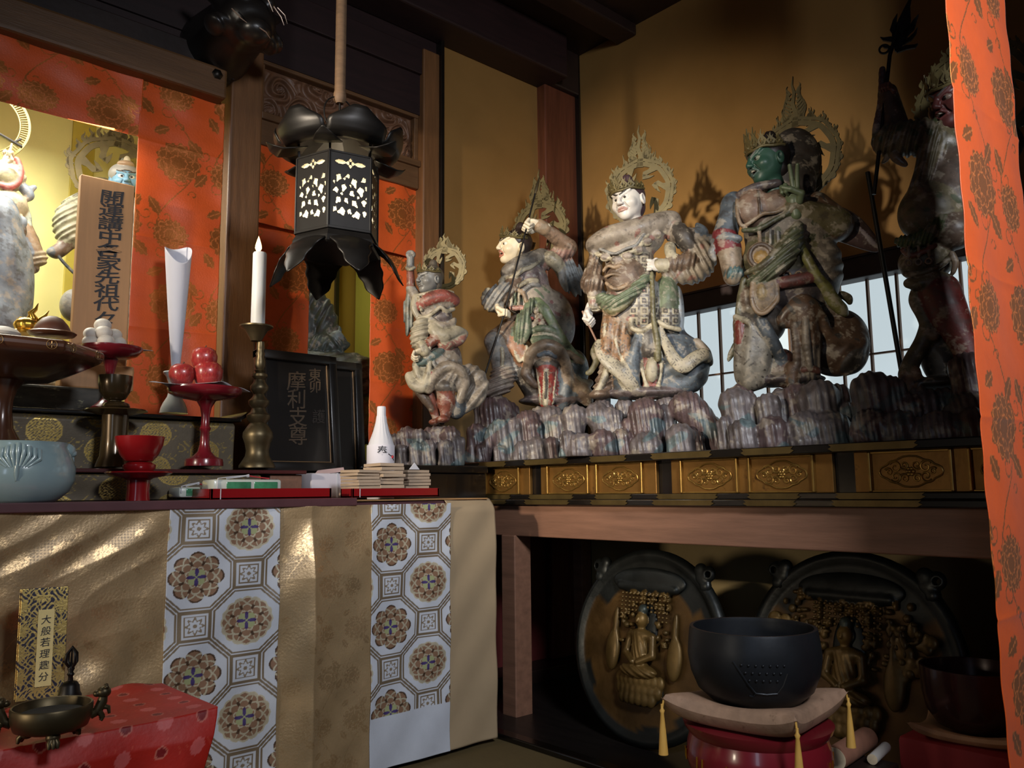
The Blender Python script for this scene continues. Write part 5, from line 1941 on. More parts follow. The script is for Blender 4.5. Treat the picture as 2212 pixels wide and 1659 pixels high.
        def fl(a, L, w, lean, r0):
            # a flame tongue standing on the ring at angle a, its tip drawn upwards
            d = np.array([math.cos(a), math.sin(a)])
            up = np.array([0.0, 1.0])
            p = np.array([r0 * sq * d[0], r0 * d[1]])
            P = [p]
            m_ = 16
            for i in range(1, m_ + 1):
                t = i / m_
                dr = d * (1 - t) + up * (0.5 + t)
                dr = dr / np.linalg.norm(dr)
                nrm = np.array([-dr[1], dr[0]])
                P.append(P[-1] + dr * L / m_ + nrm * lean * L / m_ * 0.75 * math.cos(t * math.pi * 2.6 + 0.4))
            W = [max(w * (1 - (i / m_) ** 1.3) * (0.85 + 0.3 * math.sin(math.pi * i / m_)), 0.0004) for i in range(m_ + 1)]
            b.strip(P, W, th * 0.9, M)
        for i in range(n):
            a = math.radians(lo + (hi - lo) * i / (n - 1)) * -1
            a = math.radians(90) + (i / (n - 1) - 0.5) * 2 * math.radians(140)
            L = flame * (0.6 + 0.6 * rnd.random()) * k
            for q in range(2):
                fl(a + rnd.uniform(-.08, .08), L * (1 - 0.35 * q), (11 - 2 * q) * k, 1 if (i + q) % 2 else -1, (R + band * 0.6) * k)
        # the tall flame at the top: a stem with tongues curling off both sides, shorter towards the tip
        Mt = M @ Matrix.Translation((0, R * k, 0))
        b.strip([(0, -6 * k), (3 * k, 0.22 * top * k), (-3 * k, 0.45 * top * k), (2 * k, 0.68 * top * k), (-2 * k, 0.86 * top * k), (1.5 * k, 1.04 * top * k)], [16 * k, 11 * k, 9 * k, 7 * k, 4 * k, 0.3 * k], th, Mt)
        for j in range(9):
            hj = (j - 1) / 9 * top * 0.84
            for sg in (-1, 1):
                w0 = 10 * (1 - 0.7 * max(hj, 0) / top) + (14 if j == 0 else 0)
                L = top * (0.42 - 0.025 * j) * rnd.uniform(.85, 1.1)
                pts, ww = [], []
                for i in range(13):
                    t = i / 12
                    x = sg * (w0 + L * 0.40 * math.sin(t * 2.3) + L * 0.07 * math.sin(t * 7.5 + j))
                    pts.append((x * k, (hj + L * (t ** 1.15)) * k))
                    ww.append(max(7.5 * (1 - t) ** 0.8, 0.3) * k)
                b.strip(pts, ww, th * 0.9, Mt)
        # curling webs with fish-shaped gaps between
        for i in range(6):
            a = math.radians(90) + (i - 2.5) * 0.95
            pt = lambda r, da: (r * k * sq * math.cos(a + da), r * k * math.sin(a + da))
            b.strip([pt(R - band * 2.3, 0.30), pt(R - band * 1.7, 0.22), pt(R - band * 1.1, 0.02), pt(R, -0.12)], [band * 0.2 * k, band * 0.9 * k, band * 0.8 * k, band * 1.5 * k], th * 0.9, M)
            b.strip([pt(R - band * 2.3, 0.30), pt(R - band * 2.2, 0.05), pt(R - band * 1.9, -0.16), pt(R - band * 1.4, -0.30)], [band * 0.9 * k, band * 0.7 * k, band * 0.4 * k, band * 0.03 * k], th * 0.9, M)
        b.strip([(0, -(R + 2) * k), (0, -(R + 60) * k)], [12 * k, 12 * k], th, M)
        return b.build('halo', m or M_flame, s.t)

    def hand(s, wrist, knuck, normal, L, curl, skin=WHT, h=0.0016, thumb=0.6, side=1, part='hand', spread=0.03):
        """palm and five fingers. knuck: point the knuckles lie towards; normal: palm side, both as offsets (px right, px up, px towards the eye)"""
        z = Vector((knuck[0], -knuck[2], knuck[1])).normalized()
        y = Vector((normal[0], -normal[2], normal[1]))
        y = (y - z * y.dot(z)).normalized()
        x = y.cross(z) * side
        L = L * s.s
        g = Sdf(h)
        g.ell((0, 0, 0.24 * L), (0.23 * L, 0.115 * L, 0.27 * L), skin)
        g.cone((0, 0, -0.25 * L), (0, 0, 0.1 * L), 0.15 * L, 0.16 * L, skin, 0.1 * L)
        for i in range(4):
            bx = (-0.165 + 0.11 * i) * L
            ln = (0.92, 1.0, 0.95, 0.78)[i]
            cu = curl[i] if hasattr(curl, '__len__') else curl
            p = np.array([bx, 0, 0.44 * L])
            a = 0.0
            r = 0.066 * L
            for j, seg in enumerate((0.25, 0.18, 0.14)):
                a += cu * (0.9, 1.25, 1.0)[j]
                q = p + np.array([(i - 1.5) * spread * L * (1 if cu < 0.5 else 0), math.sin(a) * seg * L * ln, math.cos(a) * seg * L * ln])
                g.cone(p, q, r, r * 0.9, skin, 0.012 * L)
                p = q
                r *= 0.9
        tp = [np.array([-0.16 * L, 0.05 * L, 0.06 * L]), np.array([-0.27 * L, 0.12 * L, 0.22 * L]), np.array([(-0.27 + 0.2 * thumb) * L, (0.14 + 0.12 * thumb) * L, 0.38 * L]), np.array([(-0.26 + 0.36 * thumb) * L, (0.16 + 0.14 * thumb) * L, 0.47 * L])]
        g.chain(tp, [0.10 * L, 0.085 * L, 0.07 * L, 0.055 * L], skin, 0.03 * L)
        o = g.build(part, M_skinw, s.t)
        if side < 0:
            # mirrored hand: flip faces
            o.data.flip_normals()
        M = Matrix((x, y, z)).transposed().to_4x4()
        M.translation = Vector(s.F(wrist).tolist())
        o.matrix_local = M
        return o


def grime(col, V, amt=0.5):
    # old soot and bare ground coat in uneven patches
    x, y, z = (V * 1.0).T
    n = np.zeros(len(V))
    for q, (a, b, c, p) in enumerate(((41, 33, 52, 0.3), (90, 71, 83, 1.7), (170, 150, 190, 2.9), (330, 290, 350, 0.8))):
        n += np.sin(a * x + 1.7 * np.sin(b * z + p)) * np.sin(c * z + 1.5 * np.sin(a * y + b * x * 0.7 + p)) / (1 + 0.6 * q)
    d = np.clip((n - 0.45) * 2.2, 0, 1)[:, None] * amt
    l = np.clip((-n - 0.55) * 2.2, 0, 1)[:, None] * amt
    col = col * (1 - d) + np.array(S((52, 42, 34))) * d
    return col * (1 - l) + np.array(S((158, 146, 128))) * l


def spots(x, y, col, sel, c, sc=0.25, th=0.72, seed=0):
    """painted marks"""
    v = np.sin(x * sc + 1.3 * np.sin(y * sc * 0.8 + seed)) * np.sin(y * sc * 1.1 + 1.7 * np.sin(x * sc * 0.7 + seed * 2))
    m = sel & (v > th)
    col[m] = c
    return col


def same(col, c):
    return np.abs(col - np.asarray(c)[None, :]).max(1) < 0.004
# ---- the smallest warrior, by the curtain
O = hy(945, 908, 2.74)
f = Fig('warrior_statue', 'smallest warrior statue with grey face, bare red-brown leg and one arm raised', 'statue', 945, 908, O, 0.0032)
SK = np.array(S((132, 72, 54)))
f.ell((938, 690, 0), (40, 56, 30), PLA, 8)
f.ell((940, 656, 4), (46, 26, 30), PLA, 8, roll=-0.1)
f.smooth_chain([(906, 662, 18), (930, 646, 30), (958, 640, 26), (982, 650, 8)], [10, 13, 14, 12], np.array(S((158, 84, 72))), 4)
f.smooth_chain([(902, 680, 22), (918, 686, 32), (938, 674, 38), (952, 664, 36), (964, 672, 30), (980, 668, 16)], 4, CRE, 2)
f.smooth_chain([(896, 640, 18), (920, 634, 28), (950, 628, 24), (978, 632, 6)], 3.6, CRE, 2)
f.smooth_chain([(898, 640, 20), (894, 664, 22), (902, 684, 24)], [6, 7, 5], CRE, 3)
for i in range(5):
    f.ell((904 + i * 1.5, 642 + i * 7, 28), (4, 3.5, 4), CRE, 1)
f.ell((956, 684, 22), (18, 14, 12), PUR * 0.8, 4)
# raised arm at the left
f.cone((906, 652, -4), (888, 625, -2), 15, 11, PLA, 6)
f.cone((888, 624, -2), (886, 582, 4), 10, 8, SK, 4)
f.cone((886, 580, 4), (887, 556, 6), 9, 8, GRY, 3)
f.smooth_chain([(878, 578, 6), (886, 582, 14), (896, 578, 8)], 3, CRE, 2)
f.smooth_chain([(887 + 7 * math.cos(a), 550 - 6 * math.sin(a), 8) for a in np.linspace(-2.6, 3.4, 9)], 3.6, GRY * 1.05, 2, n=2)
f.smooth_chain([(890, 628, -8), (884, 660, -10), (884, 696, -8), (878, 724, -6)], [10, 11, 10, 2], np.array(S((140, 142, 132))), 4, fold=((1, 0), 9, 1.6))
# wide sleeve and folded forearm
f.smooth_chain([(912, 700, 28), (906, 722, 32), (904, 744, 30)], [16, 18, 14], CRE * 0.85, 5, fold=((0.3, 1), 10, 1.6))
f.cone((944, 728, 34), (912, 756, 44), 13, 10, SK, 4)
f.smooth_chain([(912, 748, 44), (918, 760, 46)], [12, 11], CRE, 2)
f.smooth_chain([(934, 700, 34), (942, 718, 40), (960, 726, 36), (984, 716, 22), (1006, 718, 8)], [8, 12, 14, 12, 4], CRE * 0.8, 4, flat=((0, 0, 1), 1.3))
f.smooth_chain([(950, 742, 32), (968, 742, 26), (992, 734, 14), (1008, 720, 6)], [7, 12, 11, 3], np.array(S((164, 112, 98))), 4)
f.smooth_chain([(930, 690, 30), (950, 704, 34), (972, 702, 24), (982, 690, 12)], [6, 8, 9, 4], PLA, 4)
f.smooth_chain([(898, 782, 30), (914, 782, 40), (934, 768, 38), (952, 758, 32)], [5, 7, 8, 6], np.array(S((92, 108, 104))), 3)
# skirt
f.ell((946, 790, 0), (52, 44, 38), PLA, 10)
f.ell((972, 778, -8), (26, 40, 28), PUR, 8)
f.smooth_chain([(884, 812, 24), (894, 830, 32), (912, 838, 36), (926, 822, 38)], [9, 11, 10, 7], CRE * 0.9, 4)
f.smooth_chain([(896, 788, 32), (904, 812, 38), (912, 826, 38)], [6, 6, 5], CRE, 3)
f.smooth_chain([(928, 780, 40), (926, 806, 42), (918, 824, 40)], [5, 6, 5], CRE * 0.9, 3)
f.smooth_chain([(936, 782, 38), (944, 794, 40), (962, 788, 38)], 4, GRY, 2)
f.smooth_chain([(926, 842, 34), (944, 806, 40), (966, 792, 38), (992, 800, 30), (1004, 826, 24), (996, 856, 20), (990, 870, 18)], [9, 10, 11, 11, 10, 9, 5], np.array(S((142, 128, 112))), 4)
f.smooth_chain([(926, 840, 36), (944, 800, 46), (966, 786, 44), (992, 792, 34)], 3, PUR * 0.7, 2)
f.smooth_chain([(1000, 806, 4), (1018, 806, 0), (1034, 820, -2), (1040, 838, -4), (1026, 862, 0), (1006, 884, 4)], [13, 16, 15, 12, 14, 7], PLA * 0.85, 8, fold=((1, 0.8), 20, 1.5))
f.ell((962, 820, 24), (38, 30, 18), PLA * 0.85, 6, fold=((1, 0.5), 15, 1.5))
f.ell((910, 815, 24), (24, 24, 16), CRE * 0.8, 5)
f.ell((1016, 838, -4), (26, 34, 14), PLA * 0.8, 6, fold=((1, 0.6), 13, 1.5))
f.ell((930, 806, 44), (5, 5, 4), RED, 1)
f.ell((985, 880, 6), (22, 26, 20), BLU * 0.6, 6)
# legs
f.ell((962, 836, 28), (22, 16, 20), DRK * 1.3, 5)
f.cone((962, 838, 24), (964, 870, 22), 20, 19, SK, 5)
f.cone((964, 868, 22), (962, 898, 24), 18, 11, SK, 5)
f.cone((926, 850, 6), (944, 906, 8), 15, 9, SK * 0.85, 5)
f.smooth_chain([(900, 842, 20), (918, 862, 18), (936, 888, 14)], [6, 9, 5], BRN * 0.8, 4)
f.ell((956, 906, 30), (15, 8, 18), SK, 4)
f.ell((938, 912, 16), (12, 7, 16), SK * 0.85, 4)
def _c1(x, y, col, V):
    col = spots(x, y, col, same(col, PLA), GRY * 1.2, 0.22, 0.62, 1)
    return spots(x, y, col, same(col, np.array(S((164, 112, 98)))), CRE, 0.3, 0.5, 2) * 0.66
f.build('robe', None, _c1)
M, u = f.head((927, 606, 10), 31, -0.95, 0.0, 0.05, np.array(S((110, 108, 104))), DRK, 0.0, np.array(S((84, 76, 66))), eye=False, lip=S((92, 88, 84)), angry=0.4, h=0.0016)
f.crown(M, u, 7, M_flame, 0.36)
f.hand((914, 756, 46), (-26, -10, 4), (0.1, -1, 0.3), 46, 0.9, np.array(S((186, 172, 146))), side=-1, h=0.0014)
f.halo((960, 580, -30), 40, 9, -0.4, 40, 16, 11, 1.0)
# ---- the lunging warrior with a spear
O = hx(1135, 868, 2.56)
f = Fig('warrior_statue', 'lunging painted warrior statue gripping a long black spear with both hands', 'statue', 1135, 868, O, 0.0036)
f.ell((1140, 612, 0), (46, 52, 36), PUR * 1.5, 10, roll=-0.15)
f.ell((1150, 655, 0), (48, 54, 40), PLA, 12)
f.ell((1178, 690, -6), (58, 66, 46), PLA * 0.95, 14, roll=-0.2)
f.ell((1205, 690, -18), (36, 66, 34), PUR * 1.5, 12, roll=-0.2)
# collar
f.smooth_chain([(1096, 590, 18), (1118, 574, 26), (1148, 562, 18), (1172, 552, 2)], [15, 17, 17, 15], np.array(S((118, 110, 100))), 6)
f.smooth_chain([(1092, 602, 26), (1104, 600, 36), (1118, 592, 42), (1132, 582, 40), (1144, 578, 36), (1158, 568, 28), (1170, 556, 18)], 4.5, CRE, 2)
f.smooth_chain([(1100, 572, 30), (1116, 562, 36), (1140, 552, 24), (1156, 546, 8)], 3.5, CRE, 2)
f.smooth_chain([(1092, 596, 24), (1084, 612, 22), (1090, 620, 26)], [6, 8, 5], CRE, 3)
# raised arm: shoulder, elbow at right, forearm back to the fist above the head
f.cone((1176, 566, -4), (1226, 540, 2), 20, 17, RED * 0.5 + PLA * 0.5, 6, fold=((1, 0.5), 9, 1.3))
f.cone((1228, 534, 2), (1172, 490, 44), 19, 13, np.array(S((150, 122, 100))), 8)
f.cone((1176, 494, 42), (1166, 488, 48), 15, 15, TAN, 2)
f.smooth_chain([(1186, 556, 14), (1200, 566, 10), (1206, 580, 6)], [13, 14, 8], CRE * 0.9, 5)
f.smooth_chain([(1204, 560, -4), (1226, 584, -6), (1240, 610, -8), (1248, 630, -10)], [16, 22, 20, 5], np.array(S((146, 150, 150))), 6, fold=((1, -0.35), 11, 2.4), flat=((0, 0, 1), 2.4))
f.smooth_chain([(1212, 580, 4), (1216, 606, 6), (1224, 628, 2)], [7, 8, 3], GRY, 4)
# lower arm with frilled cuff
f.cone((1112, 612, 24), (1088, 640, 40), 18, 17, BRN, 6)
f.smooth_chain([(1092, 626, 40), (1072, 640, 44), (1060, 656, 40)], [16, 20, 16], GRY, 5, fold=((1, 0.7), 10, 2.4))
for a in np.linspace(2.2, 4.8, 7):
    f.ell((1066 + 20 * math.cos(a), 646 - 20 * math.sin(a) * 1.1, 42), (8, 7, 9), CRE, 3)
f.cone((1072, 646, 44), (1080, 670, 46), 13, 11, GRY, 4)
f.smooth_chain([(1094, 650, 34), (1108, 664, 26), (1122, 672, 20)], [7, 9, 7], DRK, 4)
# breast plate straps and belly
for i, x in enumerate((1104, 1112, 1120)):
    f.smooth_chain([(x, 632, 40 - i), (x + 1, 650, 44), (x - 1, 662, 44)], 3.0, (CRE, GRN, CRE)[i], 1)
f.smooth_chain([(1100, 630, 36), (1116, 626, 42), (1130, 634, 42), (1136, 650, 42)], 4, TAN, 2)
f.smooth_chain([(1122, 618, 40), (1142, 606, 40), (1160, 606, 34)], 4.5, CRE * 0.9, 3)
f.smooth_chain([(1126, 632, 42), (1146, 616, 42), (1164, 616, 34)], 4, GRY, 3)
f.smooth_chain([(1104, 664, 42), (1114, 666, 45), (1124, 664, 44), (1134, 668, 42)], 5, np.array(S((188, 140, 124))), 2)
for x, y in ((1158, 672, ), (1166, 684), (1170, 698), (1160, 694), (1176, 680), (1152, 702)):
    f.ell((x, y, 40), (7, 7, 7), np.array(S((176, 160, 138))), 2)
for x, y in ((1164, 692), (1150, 688)):
    f.ell((x, y, 44), (4, 4, 4), RED, 1)
# belt and sashes
f.smooth_chain([(1150, 716, 36), (1166, 710, 46), (1186, 712, 48), (1206, 722, 40)], 7, GRN, 3)
f.smooth_chain([(1150, 726, 38), (1168, 722, 48), (1190, 724, 48), (1208, 732, 40)], 3, CRE, 2)
f.smooth_chain([(1152, 734, 38), (1170, 732, 48), (1192, 734, 48), (1206, 742, 40)], 7, GRN * 0.9, 3)
f.smooth_chain([(1160, 652, 40), (1176, 668, 46), (1192, 694, 46), (1208, 724, 44), (1226, 752, 34), (1242, 768, 24), (1256, 778, 18)], [9, 10, 9, 10, 10, 8, 4], np.array(S((124, 136, 96))), 3, flat=((0, 0, 1), 2.6))
f.smooth_chain([(1228, 762, 36), (1244, 774, 28), (1258, 782, 20)], [6, 6, 3], TAN, 2)
f.smooth_chain([(1150, 650, 44), (1138, 672, 46), (1128, 692, 46), (1122, 716, 46), (1120, 738, 44)], [7, 9, 13, 12, 6], GRN, 4, fold=((1, 0.1), 8, 1.6))
f.smooth_chain([(1140, 690, 46), (1138, 716, 46), (1132, 738, 44)], [7, 8, 4], GRN * 0.8, 4)
f.smooth_chain([(1102, 726, 36), (1112, 742, 42), (1122, 762, 42), (1126, 776, 38)], [12, 14, 13, 5], np.array(S((156, 108, 76))), 4, flat=((0, 0, 1), 2.4))
f.smooth_chain([(1106, 740, 42), (1114, 764, 46), (1122, 780, 44), (1132, 770, 44), (1137, 748, 42)], 3.2, CRE, 1.5)
# legs
f.cone((1110, 712, 6), (1074, 738, 30), 30, 25, BRN, 12)
f.smooth_chain([(1066, 722, 34), (1058, 736, 36), (1064, 748, 40)], [8, 10, 6], PUR * 1.3, 4)
f.cone((1072, 740, 32), (1090, 806, 22), 25, 22, GRY * 0.85, 6)
f.smooth_chain([(1084, 752, 54), (1086, 770, 52), (1084, 790, 48)], [3, 4, 2], CRE, 2)
f.smooth_chain([(1086, 806, 26), (1084, 824, 28), (1070, 838, 34), (1052, 846, 38)], [23, 24, 18, 9], np.array(S((126, 112, 102))), 6, fold=((0.35, 1), 9, 2.2))
f.cone((1076, 726, 30), (1098, 716, 20), 16, 18, PLA, 8)
f.smooth_chain([(1112, 752, 14), (1136, 800, 4), (1160, 850, 0)], [22, 28, 22], DRK * 1.1, 10)
f.smooth_chain([(1104, 776, 22), (1122, 812, 12), (1142, 842, 4)], [5, 6, 4], BRN, 4)
f.ell((1180, 768, 26), (44, 32, 34), BRN, 10)
f.smooth_chain([(1140, 790, 40), (1150, 760, 52), (1178, 746, 58), (1206, 756, 52), (1222, 786, 38), (1226, 812, 28), (1240, 832, 18), (1262, 840, 12), (1274, 852, 10)], [9, 11, 12, 12, 11, 9, 9, 9, 7], np.array(S((128, 108, 88))), 4)
f.smooth_chain([(1164, 768, 58), (1182, 762, 62), (1200, 772, 56)], [4, 5, 3], BLU, 2)
f.smooth_chain([(1140, 792, 38), (1136, 808, 36), (1146, 822, 36), (1158, 834, 34)], [8, 9, 8, 5], BRN * 0.9, 4)
f.ell((1180, 788, 44), (26, 14, 20), DRK * 1.1, 4)
f.ell((1180, 780, 56), (12, 8, 8), TAN, 3)
f.cone((1180, 796, 42), (1180, 872, 30), 22, 13, np.array(S((142, 52, 44))), 4)
f.cone((1180, 800, 56), (1178, 872, 40), 8, 6, CRE, 1)
f.smooth_chain([(1160, 798, 48), (1164, 830, 46), (1170, 872, 36)], 2.6, CRE, 1)
f.smooth_chain([(1200, 800, 46), (1198, 832, 44), (1192, 872, 34)], 2.6, CRE, 1)
f.smooth_chain([(1178, 806, 64), (1180, 830, 56), (1178, 860, 48)], 2.4, DRK, 1)
f.smooth_chain([(1206, 810, 12), (1216, 846, 4), (1214, 868, 0)], [22, 28, 24], BLU * 0.7, 10, fold=((1, 0.2), 22, 2))
f.ell((1242, 800, -4), (30, 46, 28), np.array(S((70, 80, 82))), 12)
f.smooth_chain([(1228, 796, 24), (1242, 820, 22), (1262, 830, 14), (1276, 826, 6)], [8, 10, 9, 5], CRE * 0.6, 4, flat=((0, 0, 1), 2.4))
f.smooth_chain([(1246, 848, 8), (1262, 852, 8), (1270, 868, 4)], [14, 14, 9], BRN * 0.8, 6)
f.ell((1190, 866, 0), (70, 12, 40), PUR, 8)
def _c2(x, y, col, V):
    col = spots(x, y, col, same(col, PUR * 1.5), GRY * 1.2, 0.24, 0.66, 1)
    col = spots(x, y, col, same(col, PLA * 0.95), RED * 0.45 + PUR * 0.5, 0.16, 0.6, 4)
    col = spots(x, y, col, same(col, PLA), GRN, 0.15, 0.72, 3)
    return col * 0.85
f.build('robe', None, _c2)
M, u = f.head((1110, 536, 10), 38, -1.12, -0.05, 0.16, np.array(S((222, 204, 172))), DRK * 0.8, 0.10, np.array(S((52, 40, 36))), lip=S((170, 108, 88)))
f.crown(M, u, 7, None, 0.34)
f.hand((1166, 487, 48), (-30, 6, 6), (0.2, -1, 0.35), 62, 1.25, np.array(S((220, 206, 180))), side=-1)
f.hand((1078, 662, 46), (8, -28, 10), (0.6, 0.1, 0.5), 58, 1.25, np.array(S((218, 202, 172))), side=1)
f.halo((1166, 500, -40), 60, 12, -0.55, 84, 22, 5, 0.95)
sp = thing('spear', 'long thin black spear held by the lunging warrior statue', 'spear', f.W((1024, 884, 60)))
MB().tube([(np.array(f.W(q)) - np.array(sp.location)).tolist() for q in ((1024, 884, 62), (1088, 682, 64), (1112, 590, 64), (1137, 494, 60), (1158, 410, 52))], [0.0042] * 5, 10).build('shaft', M_iron, sp, True)
tip = [(np.array(f.W(q)) - np.array(sp.location)).tolist() for q in ((1156, 418, 53), (1158, 410, 52), (1163, 392, 50), (1166, 378, 48))]
MB().tube(tip, [0.0042, 0.0085, 0.006, 0.0005], 8).build('blade', M_bronze, sp, True)
# ---- the white-faced warrior with one hand on his hip
O = hx(1390, 856, 2.56)
f = Fig('warrior_statue', 'painted warrior statue with white face, one hand on hip, in square patterned armour', 'statue', 1390, 856, (O[0], O[1], O[2]), 0.0034)
# torso and cape
f.ell((1362, 585, 0), (56, 66, 42), PLA, 8)
f.ell((1352, 600, 16), (46, 50, 38), BRN, 10)
f.ell((1368, 528, 2), (72, 40, 36), PLA, 12, roll=-0.32)
f.smooth_chain([(1283, 530, 6), (1318, 512, 22), (1362, 500, 24), (1408, 486, 14), (1452, 476, -4)], [18, 22, 22, 22, 20], PLA, 8)
f.smooth_chain([(1278, 545, 8), (1300, 552, 26), (1326, 560, 38), (1352, 548, 44), (1378, 538, 42), (1396, 512, 32), (1414, 500, 22), (1440, 500, 10)], 4.2, CRE, 2)
f.smooth_chain([(1284, 534, 14), (1304, 541, 30), (1328, 548, 42), (1350, 538, 46), (1374, 528, 43), (1392, 505, 35), (1412, 492, 25)], 3, GRY, 2)
for i, (cx, cy) in enumerate(((1286, 540), (1308, 553), (1332, 559), (1356, 551), (1378, 538), (1398, 519), (1418, 503))):
    dd = (14, 30, 40, 44, 40, 34, 24)[i]
    f.ell((cx, cy + 5, dd), (12, 8, 4), CRE, 3)
    f.ell((cx, cy + 1, dd + 4), (11, 7, 4), np.array(S((146, 132, 120))), 3)
f.smooth_chain([(1330, 490, 20), (1346, 496, 30), (1368, 492, 28), (1386, 478, 16)], 6, CRE, 3)
# belly lion face of the armour
f.smooth_chain([(1304, 585, 40), (1314, 574, 48), (1328, 578, 50), (1340, 574, 50), (1352, 582, 48)], 3.4, TAN, 2)
f.smooth_chain([(1308, 598, 44), (1324, 592, 50), (1344, 596, 50)], 3, TAN * 0.9, 2)
f.smooth_chain([(1310, 612, 40), (1328, 624, 48), (1350, 618, 48), (1362, 606, 46)], 4, TAN, 2)
# right arm with bell sleeve
f.cone((1290, 532, 0), (1286, 575, 6), 17, 15, DRK, 5)
f.cone((1284, 560, 8), (1280, 612, 12), 12, 27, BRN, 4, fold=((1, 0.2), 9, 1.6))
f.cone((1280, 612, 12), (1282, 622, 12), 27, 20, BRN, 2)
f.cone((1282, 618, 14), (1284, 662, 18), 15, 13, PLA, 3)
for yy in (640, 662, 668):
    f.smooth_chain([(1284 + 14 * math.cos(a), yy + 3 * math.sin(a), 16 + 14 * math.sin(a)) for a in np.linspace(0, 6.3, 10)], 2.2, CRE, 1, n=2)
f.ell((1296, 640, 6), (13, 26, 12), BLU * 0.8, 4)
# left arm, elbow out, big blown sleeve
f.cone((1446, 492, -4), (1500, 530, -2), 24, 26, PLA, 8, fold=((1, 0.7), 13, 1.5))
f.smooth_chain([(1462, 495, 8), (1478, 512, 16), (1490, 530, 16)], [16, 18, 14], DRK, 5)
f.ell((1474, 505, 18), (16, 13, 10), np.array(S((168, 142, 124))), 4)
f.smooth_chain([(1478, 520, 6), (1500, 512, 4), (1516, 502, 0), (1505, 484, -4)], [18, 18, 12, 2], BLU * 0.9, 6)
f.smooth_chain([(1505, 525, 0), (1524, 520, -4), (1538, 514, -6)], [20, 13, 3], GRY, 6)
f.smooth_chain([(1500, 540, 4), (1520, 552, 2), (1518, 575, 2), (1494, 592, 4), (1464, 594, 6), (1440, 590, 12)], [24, 22, 22, 20, 14, 10], PLA, 7, fold=((1, -0.5), 14, 1.8))
f.smooth_chain([(1522, 560, -4), (1512, 586, 0), (1484, 604, 2), (1458, 602, 4)], [10, 9, 7, 4], np.array(S((150, 160, 166))), 4)
f.smooth_chain([(1447, 534, 12), (1450, 552, 20), (1466, 566, 24), (1492, 574, 22)], [12, 10, 8, 6], CRE, 4)
f.cone((1488, 566, 14), (1428, 576, 22), 22, 14, BRN, 6, fold=((1, 0.2), 12, 1.4))
f.cone((1436, 574, 24), (1424, 573, 26), 15, 15, CRE, 2)
# waist sash and skirts of armour
f.ell((1362, 668, 0), (62, 64, 48), PLA, 10)
f.ell((1388, 655, 8), (44, 64, 46), GRY, 6)
f.ell((1440, 660, 0), (30, 66, 44), GRN, 6)
f.ell((1440, 690, 2), (32, 40, 44), GRY, 4)
f.ell((1466, 672, -8), (12, 56, 34), np.array(S((186, 192, 196))), 4)
f.ell((1330, 722, 6), (34, 62, 38), LEO, 8, fold=((1, 0.15), 17, 2.0))
for x, y, r in ((1314, 768, 12), (1334, 776, 11), (1352, 770, 10)):
    f.smooth_chain([(x, y - 40, 30), (x - 2, y - 12, 34), (x + 2, y + 6, 30)], [r, r, 3], LEO, 4)
f.smooth_chain([(1306, 700, 34), (1308, 740, 38), (1318, 762, 36)], [3, 4, 2], CRE, 2)
f.smooth_chain([(1330, 735, 42), (1336, 762, 42), (1342, 778, 36)], [3, 4, 2], CRE, 2)
f.smooth_chain([(1300, 646, 26), (1322, 655, 44), (1350, 645, 52), (1376, 622, 52), (1396, 600, 44)], [13, 15, 14, 11, 8], GRN, 5, fold=((0.5, 1), 9, 1.5))
f.smooth_chain([(1302, 662, 26), (1322, 672, 46), (1346, 664, 54), (1366, 646, 56)], [6, 7, 6, 4], OLV, 3)
f.smooth_chain([(1304, 672, 30), (1326, 680, 46), (1340, 668, 56)], 3.5, TAN, 2)
# squares apron edges
f.smooth_chain([(1364, 690, 40), (1366, 708, 44), (1386, 714, 48), (1408, 702, 46)], 5, CRE, 2)
f.smooth_chain([(1422, 695, 44), (1442, 706, 44), (1468, 712, 34)], 5, CRE, 2)
f.smooth_chain([(1408, 590, 44), (1410, 640, 50), (1412, 690, 52), (1420, 735, 50), (1421, 775, 44)], [4, 5, 5, 6, 7], OLV, 2)
# under robe billowing to the right
f.ell((1450, 775, -8), (66, 66, 44), BLU * 0.72, 12, roll=0.25, fold=((0.6, 1), 36, 1.5))
f.ell((1478, 800, -6), (54, 48, 40), BLU * 0.75, 12, fold=((1, 1), 30, 1.5))
f.ell((1425, 805, -10), (60, 50, 34), BLU * 0.85, 10)
f.ell((1455, 835, -6), (56, 20, 36), BLU * 0.9, 10)
f.smooth_chain([(1384, 722, 34), (1374, 745, 40), (1368, 775, 40), (1372, 806, 36), (1378, 838, 30)], [12, 9, 8, 8, 5], BLU * 0.9, 4)
f.smooth_chain([(1408, 712, 42), (1388, 730, 44), (1372, 744, 40)], [9, 10, 7], CRE * 0.8, 3, flat=((0, 0, 1), 2.6))
f.smooth_chain([(1425, 712, 44), (1440, 745, 46), (1456, 775, 50), (1476, 792, 50), (1498, 776, 46), (1518, 766, 34), (1528, 776, 22)], [7, 9, 12, 13, 13, 13, 8], CRE * 0.8, 3, flat=((0, 0, 1), 2.8))
f.smooth_chain([(1505, 738, 10), (1526, 760, 12), (1534, 785, 4)], [8, 8, 6], PLA, 4)
# red front cloth and left leg
f.cone((1405, 752, 30), (1405, 846, 22), 26, 14, RED, 4, flat=((0, 0, 1), 2.4))
f.smooth_chain([(1380, 752, 32), (1388, 800, 32), (1400, 846, 28)], 4, CRE, 2)
f.smooth_chain([(1432, 760, 34), (1428, 800, 32), (1420, 846, 28)], 4, CRE, 2)
f.ell((1408, 800, 40), (13, 26, 10), CRE * 0.85, 3)
f.cone((1404, 730, 26), (1404, 754, 28), 26, 24, DRK, 5)
